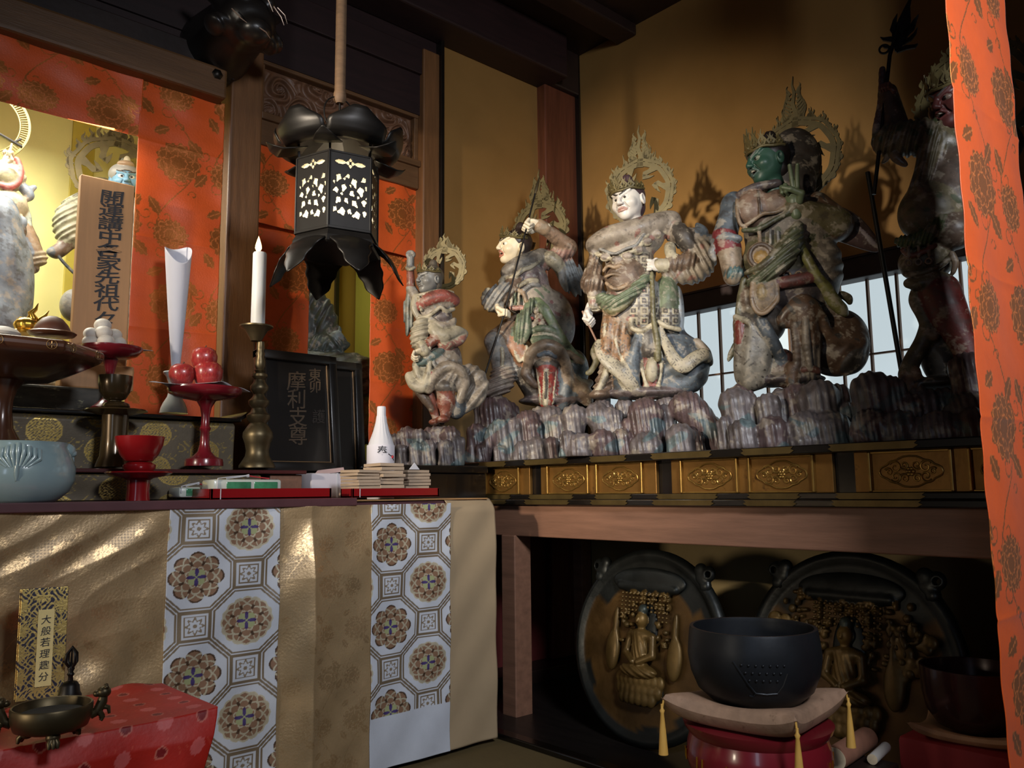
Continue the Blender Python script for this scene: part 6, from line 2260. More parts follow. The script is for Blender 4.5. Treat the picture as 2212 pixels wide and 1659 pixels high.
# right leg and boot
f.cone((1330, 745, 4), (1316, 800, 6), 26, 22, BRN, 6)
f.cone((1316, 800, 6), (1300, 846, 10), 21, 20, BRN, 5, fold=((0.5, 1), 11, 2.2))
f.smooth_chain([(1314, 790, 28), (1304, 820, 30), (1290, 846, 32)], [7, 7, 5], CRE * 0.9, 3)
f.ell((1294, 853, 22), (22, 10, 24), BRN, 6)
f.smooth_chain([(1294, 742, 30), (1302, 766, 38), (1324, 790, 42), (1344, 806, 44), (1364, 828, 40), (1376, 846, 30)], [9, 12, 13, 13, 12, 6], CRE * 0.75, 4, flat=((0, 0, 1), 2.8))
f.smooth_chain([(1370, 770, 20), (1352, 810, 16), (1350, 846, 12)], [24, 26, 18], BLU * 0.55, 8)
f.smooth_chain([(1292, 735, 0), (1282, 760, 4), (1288, 780, 6), (1276, 802, 2), (1268, 806, 0)], [4, 6, 6, 5, 3], OLV * 0.9, 3, flat=((0, 0, 1), 2.4))
f.ell((1395, 850, -4), (95, 14, 46), PUR, 8)
def _c3(x, y, col, V):
    # square lattice of the armour on the grey skirt and chest
    for x0, x1, y0, y1 in ((1350, 1404, 545, 620), (1360, 1408, 610, 702), (1416, 1466, 640, 704)):
        sel = (x > x0) & (x < x1) & (y > y0) & (y < y1) & (V[:, 1] < 0.02) & (same(col, GRY) | same(col, PLA))
        u, v = (x / 23.0) % 1 - 0.5, (y / 22.0) % 1 - 0.5
        q = np.maximum(np.abs(u), np.abs(v))
        col[sel & (q < 0.36)] = CRE
        col[sel & (q < 0.22)] = DRK
        col[sel & (q < 0.11)] = PLA
        col[sel & (q > 0.40) & (np.minimum(np.abs(u), np.abs(v)) > 0.12)] = DRK * 1.4
    col = spots(x, y, col, same(col, LEO), DRK * 1.3, 0.42, 0.62)
    col = spots(x, y, col, same(col, CRE * 0.8) | same(col, CRE * 0.75), DRK * 1.5, 0.5, 0.66)
    col = spots(x, y, col, same(col, PLA), RED * 0.6 + PLA * 0.4, 0.1, 0.7, 2)
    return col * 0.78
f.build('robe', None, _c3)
M, u = f.head((1357, 438, 8), 43, -0.52, 0.12, -0.10, WHT, DRK * 0.6, 0.0, np.array(S((70, 52, 56))), lip=S((176, 140, 128)))
f.crown(M, u, 9, None, 0.42)
f.hand((1272, 672, 18), (-8, -30, 12), (1, 0.2, 0.3), 62, 1.25, WHT * 0.85, side=1)
f.hand((1432, 574, 26), (-30, 2, 6), (0.1, -0.2, -1), 60, (0.35, 0.55, 0.6, 0.6), WHT * 0.8, side=-1, thumb=0.3)
f.halo((1384, 416, -42), 66, 13, -0.30, 92, 24, 3, 0.98)

rd = thing('rod', 'short thin brown rod held in the right hand of the white-faced statue', 'rod', f.W((1291, 742, 26)))
MB().tube([(0, 0, 0), (np.array(f.W((1268, 694, 24))) - np.array(rd.location)).tolist(), (np.array(f.W((1258, 672, 22))) - np.array(rd.location)).tolist()], 0.0045, 8).build('rod', mat('brown_rod', S((110, 76, 56)), 0.55), rd, True)
# ---- the green-faced warrior with two fingers raised
O = hx(1690, 826, 2.56)
f = Fig('warrior_statue', 'painted warrior statue in shade-darkened colours, with green snarling face and two raised fingers', 'statue', 1690, 826, O, 0.0030)
DB, DG = np.array(S((104, 78, 58))), np.array(S((84, 88, 62)))
f.ell((1700, 500, 0), (92, 80, 60), PLA * 0.75, 14)
f.ell((1690, 560, 4), (84, 72, 62), OLV * 0.9, 14)
f.ell((1770, 580, -10), (48, 84, 52), PLA * 0.62, 14, fold=((0.5, 1), 26, 1.6))
f.ell((1700, 620, 2), (78, 60, 58), PUR * 0.8, 12)
# breast plates
f.ell((1628, 450, 40), (38, 42, 22), np.array(S((142, 112, 92))), 5, roll=0.15)
f.ell((1682, 440, 40), (38, 32, 22), np.array(S((132, 106, 88))), 5)
f.smooth_chain([(1592, 432, 46), (1594, 468, 56), (1604, 488, 58), (1622, 480, 62), (1648, 462, 64), (1676, 458, 62), (1700, 446, 56)], 4, TAN, 2)
f.smooth_chain([(1636, 412, 52), (1640, 440, 64), (1642, 462, 66)], 2.5, BRN * 0.7, 1)
f.smooth_chain([(1600, 420, 30), (1634, 404, 42), (1680, 396, 32)], 9, PUR, 4)
f.smooth_chain([(1606, 498, 56), (1640, 494, 66), (1676, 474, 66), (1712, 456, 56)], 5, DG, 3)
f.smooth_chain([(1640, 498, 64), (1642, 530, 68)], 4, TAN * 0.8, 2)
f.smooth_chain([(1664, 496, 66), (1664, 526, 70)], 3, GRY, 2)
f.smooth_chain([(1680, 500, 66), (1682, 528, 68)], 3, GRY, 2)
# arm hanging at the left
f.ell((1586, 446, 4), (30, 34, 28), BLU * 0.9, 8)
f.cone((1582, 450, 6), (1566, 510, 18), 25, 27, BLU * 0.9, 8)
f.smooth_chain([(1542, 522, 18), (1566, 512, 42), (1596, 516, 38)], 8, np.array(S((126, 130, 132))), 3)
f.cone((1566, 512, 18), (1574, 536, 20), 28, 27, np.array(S((128, 44, 48))), 4)
f.cone((1574, 535, 20), (1584, 596, 24), 26, 22, np.array(S((164, 142, 118))), 5)
f.smooth_chain([(1546, 530, 20), (1538, 546, 20), (1544, 562, 20)], [8, 8, 3], GRY, 4)
f.ell((1586, 592, 28), (22, 18, 22), np.array(S((84, 112, 112))), 5, fold=((1, 0.3), 9, 1.6))
# raised arm at the right
f.cone((1760, 450, -6), (1808, 486, 6), 36, 34, DB, 10)
f.cone((1806, 484, 10), (1716, 448, 48), 33, 22, np.array(S((110, 100, 68))), 8)
f.smooth_chain([(1702, 452, 56), (1718, 440, 66), (1732, 446, 58)], 4, TAN * 0.8, 2)
f.smooth_chain([(1806, 478, -8), (1840, 498, -16), (1872, 520, -24), (1896, 537, -30)], [30, 26, 15, 3], np.array(S((92, 68, 62))), 8, flat=((0, 0, 1), 2.6))
f.smooth_chain([(1832, 476, -6), (1854, 496, -12), (1880, 522, -20), (1897, 537, -28)], [5, 8, 7, 3], np.array(S((176, 158, 158))), 3)
# belly disc, sashes, apron
f.ell((1644, 552, 62), (30, 30, 14), TAN * 0.9, 4)
f.smooth_chain([(1644 + 24 * math.cos(a), 552 - 24 * math.sin(a), 74) for a in np.linspace(0, 6.28, 13)], 4, BRN * 0.8, 2, n=2)
f.ell((1644, 556, 72), (15, 15, 9), np.array(S((176, 138, 76))), 2)
f.smooth_chain([(1724, 488, 62), (1712, 530, 74), (1688, 570, 78), (1652, 596, 76), (1620, 612, 62)], [10, 18, 18, 13, 8], DG, 5, fold=((0.7, 1), 11, 1.8))
f.smooth_chain([(1704, 500, 64), (1680, 540, 74), (1650, 572, 78), (1612, 590, 60)], [6, 8, 8, 5], OLV * 0.8, 3)
f.smooth_chain([(1728, 526, 58), (1744, 560, 62), (1766, 598, 62), (1786, 624, 54), (1800, 650, 46), (1818, 668, 36), (1828, 680, 30)], [7, 10, 10, 12, 14, 12, 3], np.array(S((128, 124, 66))), 3)
f.smooth_chain([(1790, 620, 60), (1800, 640, 56), (1806, 660, 46)], [4, 5, 3], TAN, 2)
f.smooth_chain([(1818, 636, 28), (1832, 644, 24), (1836, 654, 20)], [7, 8, 4], OLV * 0.7, 3)
f.smooth_chain([(1682, 612, 64), (1718, 606, 66), (1756, 598, 58)], 12, np.array(S((112, 62, 56))), 4)
for x in (1700, 1726, 1750):
    f.smooth_chain([(x + 8 * math.cos(a), 594 - 8 * math.sin(a), 66) for a in np.linspace(0, 3.14, 7)], 2, TAN * 0.7, 1, n=2)
f.smooth_chain([(1652, 604, 70), (1650, 640, 74), (1646, 664, 72)], [26, 28, 16], np.array(S((142, 118, 88))), 4, flat=((0, 0, 1), 2.8))
f.smooth_chain([(1626, 610, 74), (1624, 646, 80), (1634, 672, 80), (1652, 676, 82), (1672, 658, 80), (1680, 642, 76), (1676, 600, 72)], 4.5, TAN, 2)
f.ell((1646, 632, 82), (10, 17, 6), np.array(S((164, 140, 98))), 3)
f.smooth_chain([(1608, 604, 44), (1600, 640, 40), (1594, 676, 40)], [7, 7, 6], OLV * 0.8, 3)
f.ell((1616, 648, 30), (20, 34, 26), BRN, 6)
# left leg, robe, red lining
f.ell((1640, 700, 10), (56, 50, 52), DRK * 1.3, 10)
f.smooth_chain([(1640, 690, 26), (1632, 740, 30), (1626, 784, 28), (1624, 816, 26)], [30, 36, 37, 30], np.array(S((148, 140, 126))), 8, fold=((1, 0.1), 30, 1.5))
f.smooth_chain([(1588, 684, 44), (1604, 690, 54), (1620, 700, 60), (1626, 730, 58), (1624, 760, 54), (1612, 800, 44)], 5, CRE * 0.8, 3)
f.smooth_chain([(1600, 700, 46), (1602, 740, 46), (1600, 770, 40)], [10, 11, 7], np.array(S((128, 48, 40))), 3)
f.smooth_chain([(1592, 690, 40), (1594, 750, 36), (1598, 800, 30), (1596, 816, 26)], [8, 8, 9, 5], DB, 4)
f.smooth_chain([(1590, 742, 20), (1580, 764, 16), (1573, 780, 14)], [5, 6, 1.5], DG * 0.8, 3, flat=((0, 0, 1), 2.4))
f.smooth_chain([(1640, 690, 54), (1658, 722, 56), (1676, 752, 46), (1690, 780, 30)], [14, 14, 12, 8], BLU * 0.6, 5)
f.smooth_chain([(1650, 700, 62), (1664, 728, 62), (1684, 744, 52)], [4, 4, 3], GRY, 2)
# right leg
f.smooth_chain([(1700, 700, 46), (1690, 690, 50), (1712, 664, 56), (1744, 660, 54), (1772, 684, 46), (1786, 716, 34), (1820, 736, 20), (1862, 738, 8)], [9, 10, 11, 12, 11, 11, 10, 8], DB, 5)
f.cone((1736, 672, 42), (1744, 740, 38), 34, 27, DB, 8)
f.cone((1742, 730, 38), (1748, 800, 30), 28, 22, PLA * 0.8, 6, fold=((1, 0.05), 11, 1.6))
f.smooth_chain([(1740, 690, 70), (1742, 740, 66), (1750, 795, 56)], [6, 8, 5], PLA, 3)
f.smooth_chain([(1716, 700, 56), (1722, 760, 50), (1724, 820, 36)], [8, 9, 9], BRN * 0.8, 4)
f.smooth_chain([(1736, 798, 48), (1752, 796, 52), (1768, 802, 44)], 6, np.array(S((110, 70, 60))), 3)
f.cone((1712, 796, 40), (1712, 836, 52), 15, 12, DB, 5)
f.smooth_chain([(1690, 780, 10), (1680, 800, 14), (1700, 824, 24)], [26, 24, 14], np.array(S((84, 50, 42))), 8)
# cloak billowing to the right
f.ell((1806, 740, -20), (66, 74, 50), DB * 0.85, 14, roll=0.35)
f.ell((1826, 764, -18), (44, 46, 42), DRK * 1.2, 10, fold=((1, 1), 26, 1.5))
f.smooth_chain([(1784, 668, 10), (1824, 680, 6), (1856, 712, -4), (1868, 744, -10), (1860, 780, -10), (1826, 806, -8)], [12, 11, 10, 9, 8, 6], np.array(S((112, 96, 80))), 5)
f.smooth_chain([(1770, 700, 34), (1788, 724, 26), (1822, 738, 18), (1864, 736, 4)], [8, 10, 11, 7], np.array(S((118, 98, 82))), 4)
f.ell((1690, 822, 4), (88, 14, 50), PUR * 0.8, 8)
def _c4(x, y, col, V):
    col = spots(x, y, col, same(col, np.array(S((148, 140, 126)))), DRK, 0.2, 0.86)
    col = spots(x, y, col, same(col, DB), DRK, 0.11, 0.6, 2)
    col = spots(x, y, col, same(col, PLA * 0.75), DG * 0.8, 0.1, 0.5, 1)
    return col * 0.6  # all robe colours darkened, the shade on this statue put into them
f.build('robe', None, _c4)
M, u = f.head((1658, 354, 14), 50, -0.98, 0.06, -0.05, np.array(S((44, 74, 60))), DRK * 0.7, 0.09, np.array(S((30, 24, 22))), eye=True, lip=S((66, 84, 76)), angry=1.4, jaw=1.05, white=(130, 134, 116))  # skin and eye whites darkened for the same shade
f.crown(M, u, 9, None, 0.62)
f.hand((1716, 444, 56), (-4, 30, 4), (-0.4, 0.0, 1), 84, (0.10, 0.08, 1.35, 1.35), np.array(S((88, 98, 72))), side=1, thumb=1.0)
f.ell((1700, 398, -20), (62, 70, 40), DRK * 0.5, 8)
f.ell((1716, 350, -34), (58, 80, 34), DRK * 0.5, 8)
f.build('mane')
f.halo((1722, 344, -62), 84, 15, -0.42, 112, 26, 8, 1.0)
# ---- the dark warrior half hidden by the near curtain
O = hx(2010, 836, 2.56)
f = Fig('warrior_statue', 'dark shadowed warrior statue with red face and bare red thigh, half behind the near curtain', 'statue', 2010, 836, O, 0.0031)
DO, OR = np.array(S((122, 110, 80))), np.array(S((112, 40, 32)))
f.ell((2080, 400, -10), (92, 110, 64), BRN * 0.8, 14)
f.ell((2120, 320, -10), (80, 60, 56), BRN * 0.7, 14)
# raised arm: sleeve hanging from the elbow
f.cone((2070, 320, 0), (1990, 300, 22), 40, 34, DO * 0.9, 10)
f.smooth_chain([(2010, 292, 24), (1960, 300, 30), (1916, 306, 30)], [34, 36, 30], DO, 8, fold=((1, 0.35), 16, 3))
f.smooth_chain([(2012, 310, 24), (2008, 346, 26), (1996, 380, 28), (1982, 412, 30)], [30, 24, 18, 18], DO * 0.95, 8, fold=((1, 0.3), 12, 2))
f.smooth_chain([(1930, 320, 36), (1936, 340, 40), (1956, 356, 40)], [10, 10, 5], TAN * 0.8, 4)
f.smooth_chain([(1913, 322, 30), (1916, 340, 32), (1906, 352, 32)], [5, 6, 2], np.array(S((170, 150, 120))), 3)
f.cone((1938, 290, 24), (1918, 200, 26), 30, 20, BRN * 0.7, 8)
f.smooth_chain([(1906, 150, 24), (1904, 220, 26), (1894, 280, 28), (1892, 322, 28)], [7, 8, 9, 6], np.array(S((110, 84, 82))), 4)
# skirt and armour
f.ell((2014, 460, 10), (70, 70, 58), DO, 12, roll=-0.2)
f.smooth_chain([(1984, 406, 40), (2000, 424, 52), (2030, 450, 56)], [10, 12, 8], TAN * 0.8, 5)
f.smooth_chain([(1946, 522, 40), (1980, 520, 62), (2014, 500, 68), (2034, 474, 60)], [12, 15, 14, 10], np.array(S((90, 108, 62))), 4, fold=((1, 0.4), 9, 2))
f.ell((2000, 566, 6), (56, 44, 52), DO * 0.85, 10)
f.ell((2060, 500, 30), (44, 40, 44), BRN, 10)
f.smooth_chain([(1950, 540, 50), (1966, 552, 62), (1990, 546, 66), (2020, 530, 64)], 5, np.array(S((138, 80, 64))), 3)
for x in (1962, 1984, 2006):
    f.smooth_chain([(x, 534 - (x - 1962) * 0.12, 66), (x + 1, 556 - (x - 1962) * 0.1, 68)], 3.4, TAN, 1)
    f.smooth_chain([(x + 7 * math.cos(a), 568 - (x - 1962) * 0.1 - 6 * math.sin(a), 66) for a in np.linspace(0, 6.2, 8)], 2.2, TAN * 0.9, 1, n=2)
f.smooth_chain([(1956, 592, 50), (1990, 590, 64), (2030, 574, 62), (2052, 556, 54)], 6, DO * 0.7, 3)
f.smooth_chain([(1962, 612, 46), (1990, 612, 58), (2024, 598, 58)], [10, 12, 9], DO, 4)
f.smooth_chain([(1976, 622, 44), (1996, 604, 54), (2026, 596, 56), (2050, 606, 50)], [8, 9, 10, 8], DO * 0.9, 4)
f.smooth_chain([(2056, 548, 60), (2064, 568, 60), (2058, 590, 58)], [6, 6, 4], TAN * 0.7, 3)
# thigh and legs
f.smooth_chain([(2030, 630, 34), (2052, 680, 40), (2082, 740, 42), (2100, 790, 40)], [40, 34, 26, 22], OR, 8)
f.smooth_chain([(1990, 620, 24), (1982, 648, 26), (1996, 680, 22), (2006, 712, 18)], [14, 16, 14, 12], DO * 0.85, 6)
f.smooth_chain([(2006, 706, 20), (1992, 740, 20), (1970, 780, 24), (1960, 812, 30)], [16, 15, 16, 18], DO * 0.75, 6)
f.smooth_chain([(2000, 720, 30), (2018, 726, 28), (2024, 712, 26)], [9, 9, 4], TAN * 0.7, 4)
for i, (x, y) in enumerate(((1950, 836), (1966, 842), (1984, 838))):
    f.smooth_chain([(1960 + i * 8, 800, 36), (x, y - 14, 46), (x, y, 52)], [11, 9, 6], np.array(S((142, 112, 86))), 3)
f.ell((2040, 760, -20), (50, 80, 40), DRK * 0.7, 14)
f.ell((2020, 830, 6), (84, 16, 56), DRK, 8)
f.build('robe', None, lambda x, y, c, V: spots(x, y, c, same(c, DO), np.array(S((84, 92, 58))), 0.1, 0.6, 1) * 0.55)  # shade of the near curtain put into the robe colours
M, u = f.head((2062, 226, 10), 60, -0.75, 0.1, 0, np.array(S((78, 38, 34))), DRK * 0.6, 0.08, np.array(S((26, 22, 20))), lip=S((90, 44, 40)), angry=1.3, white=(110, 92, 80))  # face and eye whites toned down for that shade too
f.crown(M, u, 7, None, 0.5)
f.hand((1920, 214, 30), (-2, 34, 8), (-0.4, 0.1, 1), 58, 1.2, np.array(S((92, 56, 46))), side=1)
f.halo((2110, 210, -60), 110, 18, -0.3, 110, 30, 21, 1.0)
tr_ = thing('trident', 'dark ornamental trident with ring and flame blades held up by the shadowed statue', 'spear', f.W((1888, 420, 40)))
b = MB()
tw = lambda px_, py_, d=40: (np.array(f.W((px_, py_, d))) - np.array(tr_.location)).tolist()
b.tube([tw(1888, 420), tw(1908, 250), tw(1922, 120), tw(1940, 60)], 0.006, 10)
b.build('shaft', M_iron, tr_, True)
b = MB()
k = f.s
Mx = Matrix.Translation(Vector(tw(1948, 72))) @ Matrix.Rotation(math.atan2(f.r[1], f.r[0]), 4, 'Z') @ Matrix(((1, 0, 0, 0), (0, 0, -1, 0), (0, 1, 0, 0), (0, 0, 0, 1)))
for P, W in (([(-12, -40), (-4, -4), (8, 30), (16, 60), (26, 84)], [10, 34, 26, 10, 2]), ([(-6, -10), (-16, 14), (-12, 34), (-6, 48)], [14, 16, 8, 1]), ([(4, -6), (20, 6), (28, 22), (36, 34)], [14, 14, 8, 1]),
             ([(-8, -16), (-24, -8), (-38, -4), (-44, 2)], [14, 12, 7, 1]), ([(-6, -26), (-22, -28), (-36, -24), (-44, -18)], [8, 7, 5, 1]), ([(0, -24), (16, -18), (26, -8), (32, 4)], [10, 9, 6, 1]), ([(-14, -40), (6, -36), (24, -38), (30, -34)], [8, 10, 8, 2])):
    b.strip([(x * k, y * k) for x, y in P], [w_ * k for w_ in W], 0.008, Mx)
b.strip([((-38 + 10 * math.cos(a)) * k, (-28 + 10 * math.sin(a)) * k) for a in np.linspace(0, 2 * math.pi, 21)], [4 * k] * 21, 0.006, Mx)
b.build('flame_blades', M_iron, tr_)
pl2 = thing('staff', 'thin dark staff leaning in front of the shoji behind the shadowed statue', 'staff', f.W((1948, 806, -40)))
MB().tube([(0, 0, 0), (np.array(f.W((1874, 372, -76))) - np.array(pl2.location)).tolist()], 0.0075, 10).build('staff', M_iron, pl2, True)
# ------------------------------------------------------------------ carved rock bases
def rock(label, px, py, X, lumps, seed, dark=1.0, Y=None):
    O = hz(px, py, 1.005)
    O = hx(px, py, X) if Y is None else hy(px, py, Y)
    O[2] = 0.9855 if Y is not None else 1.0055
    f = Fig('rock_base', label, 'rock base', px, py, O, 0.0045)
    rnd = random.Random(seed)
    A, B_, T = np.array(S((118, 108, 108))) * dark, np.array(S((104, 84, 84))) * dark, np.array(S((84, 140, 146))) * dark
    for (x, y, r, d, lean) in lumps:
        top = f.F((x, y + r, d))
        rr = r * f.s
        bot = f.F((x + lean, y + r, d))
        bot[2] = rr * 0.35
        c = A if rnd.random() > 0.35 else B_
        fold = ((1, 0.25 * rnd.uniform(-1, 1), 0.12), rnd.uniform(0.014, 0.028), 0.0026, rnd.uniform(0, 6))
        f.g.ell(top, (rr * 1.08, rr * 0.95, rr * 1.0), c, 0.16 * rr, fold=fold)
        mid = top * 0.5 + bot * 0.5
        f.g.cone(top, bot, rr * 0.92, rr * rnd.uniform(0.92, 1.15), c, 0.14 * rr, fold=fold)
    # cut flat at the foot
    V, F_, col = f.g.mesh()
    V[:, 2] = np.maximum(V[:, 2], 0.0)
    x, y = f.px(V)
    w = np.sin(x * 0.055 + 1.4 * np.sin(y * 0.06 + seed)) * np.sin(y * 0.05 + 1.1 * np.sin(x * 0.04 + seed))
    low = V[:, 2] < 0.62 * V[:, 2].max()
    m = (w > 0.45) & low
    col[m] = 0.6 * col[m] + 0.4 * T
    mesh_np('rock', V, F_, M_rock, f.t, grime(col * 0.62, V * 0.7 + f.O * 5, 0.45))
    return f


rock('weathered grey rock base under the smallest warrior statue', 930, 1000, None,
     [(852, 936, 13, 20, 0), (880, 921, 21, 10, 0), (906, 926, 15, 26, 2), (930, 922, 20, 0, 0), (950, 916, 20, 0, 4), (972, 920, 20, 20, 6), (926, 950, 16, 40, 0), (962, 950, 16, 46, 0), (988, 940, 16, 30, 0), (898, 955, 14, 44, 0), (866, 960, 12, 40, 0)], 3, 0.9, Y=2.76)
rock('arched purple grey rock base under the lunging warrior statue', 1120, 985, 2.52,
     [(1072, 854, 36, 20, -6), (1050, 858, 26, 10, -10), (1096, 866, 24, 10, 4), (1030, 915, 20, 70, -8), (1110, 902, 22, 66, 8), (1068, 916, 16, 84, -26), (1078, 905, 18, 84, 20), (1140, 886, 24, 60, 4), (1166, 878, 20, 40, 0), (1190, 876, 26, 50, 10), (1205, 896, 20, 80, 4),
      (1080, 962, 14, 100, 0), (1130, 952, 18, 104, -6), (1160, 944, 20, 108, 4), (1040, 960, 13, 90, 0), (1190, 944, 16, 104, 0), (1150, 905, 18, 74, 0)], 7)
rock('knobbly rock base with turquoise stains under the white-faced warrior', 1370, 975, 2.52,
     [(1240, 874, 26, 70, -4), (1290, 870, 28, 64, 46), (1318, 880, 22, 70, 34), (1256, 936, 24, 120, -4), (1300, 928, 25, 124, 6), (1226, 930, 16, 110, 0), (1342, 926, 18, 104, 6), (1394, 860, 34, 84, 0), (1396, 936, 30, 120, 0), (1364, 900, 20, 80, 0),
      (1432, 874, 24, 60, 10), (1484, 846, 34, 70, 74), (1508, 866, 26, 76, 54), (1470, 916, 28, 120, 0), (1500, 930, 18, 110, 4), (1350, 858, 20, -10, 0), (1440, 852, 22, -10, 0), (1300, 862, 24, 0, 0)], 12)
rock('broad purple grey rock base under the green-faced warrior', 1690, 958, 2.52,
     [(1588, 838, 34, 80, 6), (1610, 846, 26, 76, 0), (1660, 850, 25, 96, 0), (1690, 838, 28, 40, 0), (1606, 906, 28, 130, 0), (1668, 900, 30, 130, 0), (1722, 828, 26, 60, 0), (1770, 822, 40, 84, 0), (1808, 830, 30, 60, 6), (1740, 890, 36, 120, 0), (1796, 892, 38, 120, 0), (1828, 870, 22, 80, 10),
      (1566, 900, 16, 110, 0), (1640, 868, 26, 60, 0), (1600, 828, 26, 0, 0), (1840, 852, 18, 10, 0)], 17, 0.9)
rock('dark rock base with a rounded boulder top under the shadowed statue', 2010, 950, 2.52,
     [(1884, 802, 42, 90, 6), (1922, 812, 34, 80, 10), (1880, 884, 36, 140, -4), (1944, 888, 38, 140, 0), (1990, 836, 34, 60, 0), (2040, 838, 36, 30, 0), (2090, 762, 36, 60, 0), (2094, 850, 44, 90, 0), (2030, 892, 46, 140, 0), (2110, 900, 46, 140, 0), (1862, 860, 22, 90, 0), (1965, 850, 30, 80, 0)], 23, 0.75)
# ------------------------------------------------------------------ below the platform
M_plqg = mat('shaded_aged_gilt_bronze', (1, 1, 1), 0.42, 0.45, attr=True, var=0.4, vscale=10, bump=0.0008, bscale=50, rvar=0.1)


def hanging_plaque(label, X, Yc, R, seed, lean=0.17, rich=0.0):
    """round votive plaque with a seated figure in relief, standing on its rim and leaning back; it faces -x"""
    t = thing('votive_plaque', label, 'plaque', (X, Yc, 0.0045))
    # local: u along -y (to the right seen from the hall), v up, w towards the viewer (-x)
    Mp = Matrix.Rotation(lean, 4, 'Y') @ Matrix(((0, 0, -1, 0), (-1, 0, 0, 0), (0, 1, 0, 0), (0, 0, 0, 1)))
    c0 = Vector((0, R, 0))
    gold, dk, gr = np.array(S((100, 72, 36))), np.array(S((34, 36, 34))), np.array(S((58, 64, 58)))  # plaque colours lowered, shade below the platform put into them
    # disc with rim
    n, k = 72, 26
    V, F, Cc = [], [], []
    for j in range(k + 1):
        q = j / k
        for i in range(n):
            a = 2 * math.pi * i / n
            r = R * q
            w = 0.012 if q < 0.88 else 0.012 + 0.014 * math.sin((q - 0.88) / 0.12 * math.pi)
            p = Mp @ (c0 + Vector((r * math.cos(a), r * math.sin(a), w)))
            V.append(tuple(p))
            s_ = math.sin(a)
            ns = math.sin(i * 0.9 + seed) * 0.5 + math.sin(i * 0.37 + q * 9 + seed * 2) * 0.5
            edge = q > 0.86 or (q > 0.66 and s_ > 0.55) or (q > 0.80 and ns > 0.2)
            Cc.append(dk if edge else gold * (0.8 + 0.25 * ns))
    for j in range(k):
        for i in range(n):
            i2 = (i + 1) % n
            F.append([j * n + i, j * n + i2, (j + 1) * n + i2, (j + 1) * n + i])
    b0 = len(V)
    for i in range(n):
        a = 2 * math.pi * i / n
        V.append(tuple(Mp @ (c0 + Vector((R * math.cos(a), R * math.sin(a), -0.004)))))
        Cc.append(dk)
    for i in range(n):
        i2 = (i + 1) % n
        F.append([k * n + i, k * n + i2, b0 + i2, b0 + i])
    F.append([b0 + i for i in range(n)])
    mesh_np('disc', V, F, M_plqg, t, np.array(Cc))

    def part(name, fun, h=0.003):
        g = Sdf(h)
        fun(g)
        o = g.build(name, M_plqg, t)
        o.matrix_local = Mp @ Matrix.Translation(c0 + Vector((0, 0, 0.014)))
        return o
    G = np.array(S((118, 92, 48)))
    s = R / 0.33

    def lotus(g):
        for row, (zz, rr, n_) in enumerate(((-0.115, 0.085, 9), (-0.145, 0.078, 8), (-0.172, 0.06, 6))):
            for i in range(n_):
                x = (i / (n_ - 1) - 0.5) * 2 * rr
                g.ell((x * s, zz * s, (0.032 - 2.2 * x * x) * s), (0.019 * s, 0.024 * s, 0.012 * s), G * (0.9 - 0.1 * row), 0.004)
        g.ell((0, -0.145 * s, 0.006 * s), (0.095 * s, 0.055 * s, 0.024 * s), gr, 0.01)
    part('lotus_seat', lotus)

    def fig(g):
        g.ell((0, -0.085 * s, 0.03 * s), (0.078 * s, 0.026 * s, 0.03 * s), G * 0.8, 0.01, fold=((0.5, 1, 0), 0.017, 0.0016))
        g.ell((0, -0.015 * s, 0.028 * s), (0.034 * s, 0.066 * s, 0.024 * s), G * 0.9, 0.02, fold=((1, 0.3, 0), 0.016, 0.0012))
        g.ell((0, 0.035 * s, 0.026 * s), (0.05 * s, 0.02 * s, 0.02 * s), G * 0.8, 0.015)
        for q in (-1, 1):
            g.cone((q * 0.048 * s, 0.03 * s, 0.024 * s), (q * 0.056 * s, -0.03 * s, 0.03 * s), 0.014 * s, 0.012 * s, G * 0.7, 0.01)
            g.cone((q * 0.056 * s, -0.03 * s, 0.03 * s), (q * 0.012 * s, -0.055 * s, 0.052 * s), 0.012 * s, 0.009 * s, G * 0.8, 0.008)
        g.ell((0, 0.085 * s, 0.03 * s), (0.022 * s, 0.027 * s, 0.022 * s), G, 0.006)
        g.cone((0, 0.055 * s, 0.026 * s), (0, 0.07 * s, 0.028 * s), 0.012 * s, 0.012 * s, G, 0.006)
        g.ell((0, 0.118 * s, 0.026 * s), (0.018 * s, 0.02 * s, 0.016 * s), gr, 0.004)
        g.cone((0, 0.09 * s, 0.052 * s), (0, 0.079 * s, 0.055 * s), 0.003 * s, 0.0045 * s, G, 0.004)
        g.ell((0, 0.045 * s, 0.0), (0.05 * s, 0.1 * s, 0.012 * s), dk, 0.004)
    part('seated_figure', fig)
    rnd = random.Random(seed)

    def canopy(g):
        for i in range(70 + int(60 * rich)):
            x, y = rnd.uniform(-0.1 - 0.1 * rich, 0.1 + 0.1 * rich), rnd.uniform(0.0, 0.2)
            if abs(x) < 0.05 and y < 0.13:
                continue
            g.ell((x * s, y * s, 0.012 * s), (rnd.uniform(.006, .014) * s, rnd.uniform(.006, .014) * s, 0.010 * s), G * rnd.uniform(.45, .9), 0.004)
        for i in range(13):
            x = (i / 12 - 0.5) * 0.2
            L_ = 0.05 + 0.06 * abs(x) * 10
            for q in range(int(L_ / 0.014)):
                g.ell((x * s, (0.17 - q * 0.014) * s, 0.022 * s), 0.0052 * s, G * 0.8, 0.002)
        g.cone((-0.12 * s, 0.195 * s, 0.012 * s), (0.12 * s, 0.195 * s, 0.012 * s), 0.013 * s, 0.013 * s, dk, 0.005)
        g.ell((0, 0.215 * s, 0.008 * s), (0.16 * s, 0.05 * s, 0.016 * s), dk, 0.01)
    part('canopy', canopy)

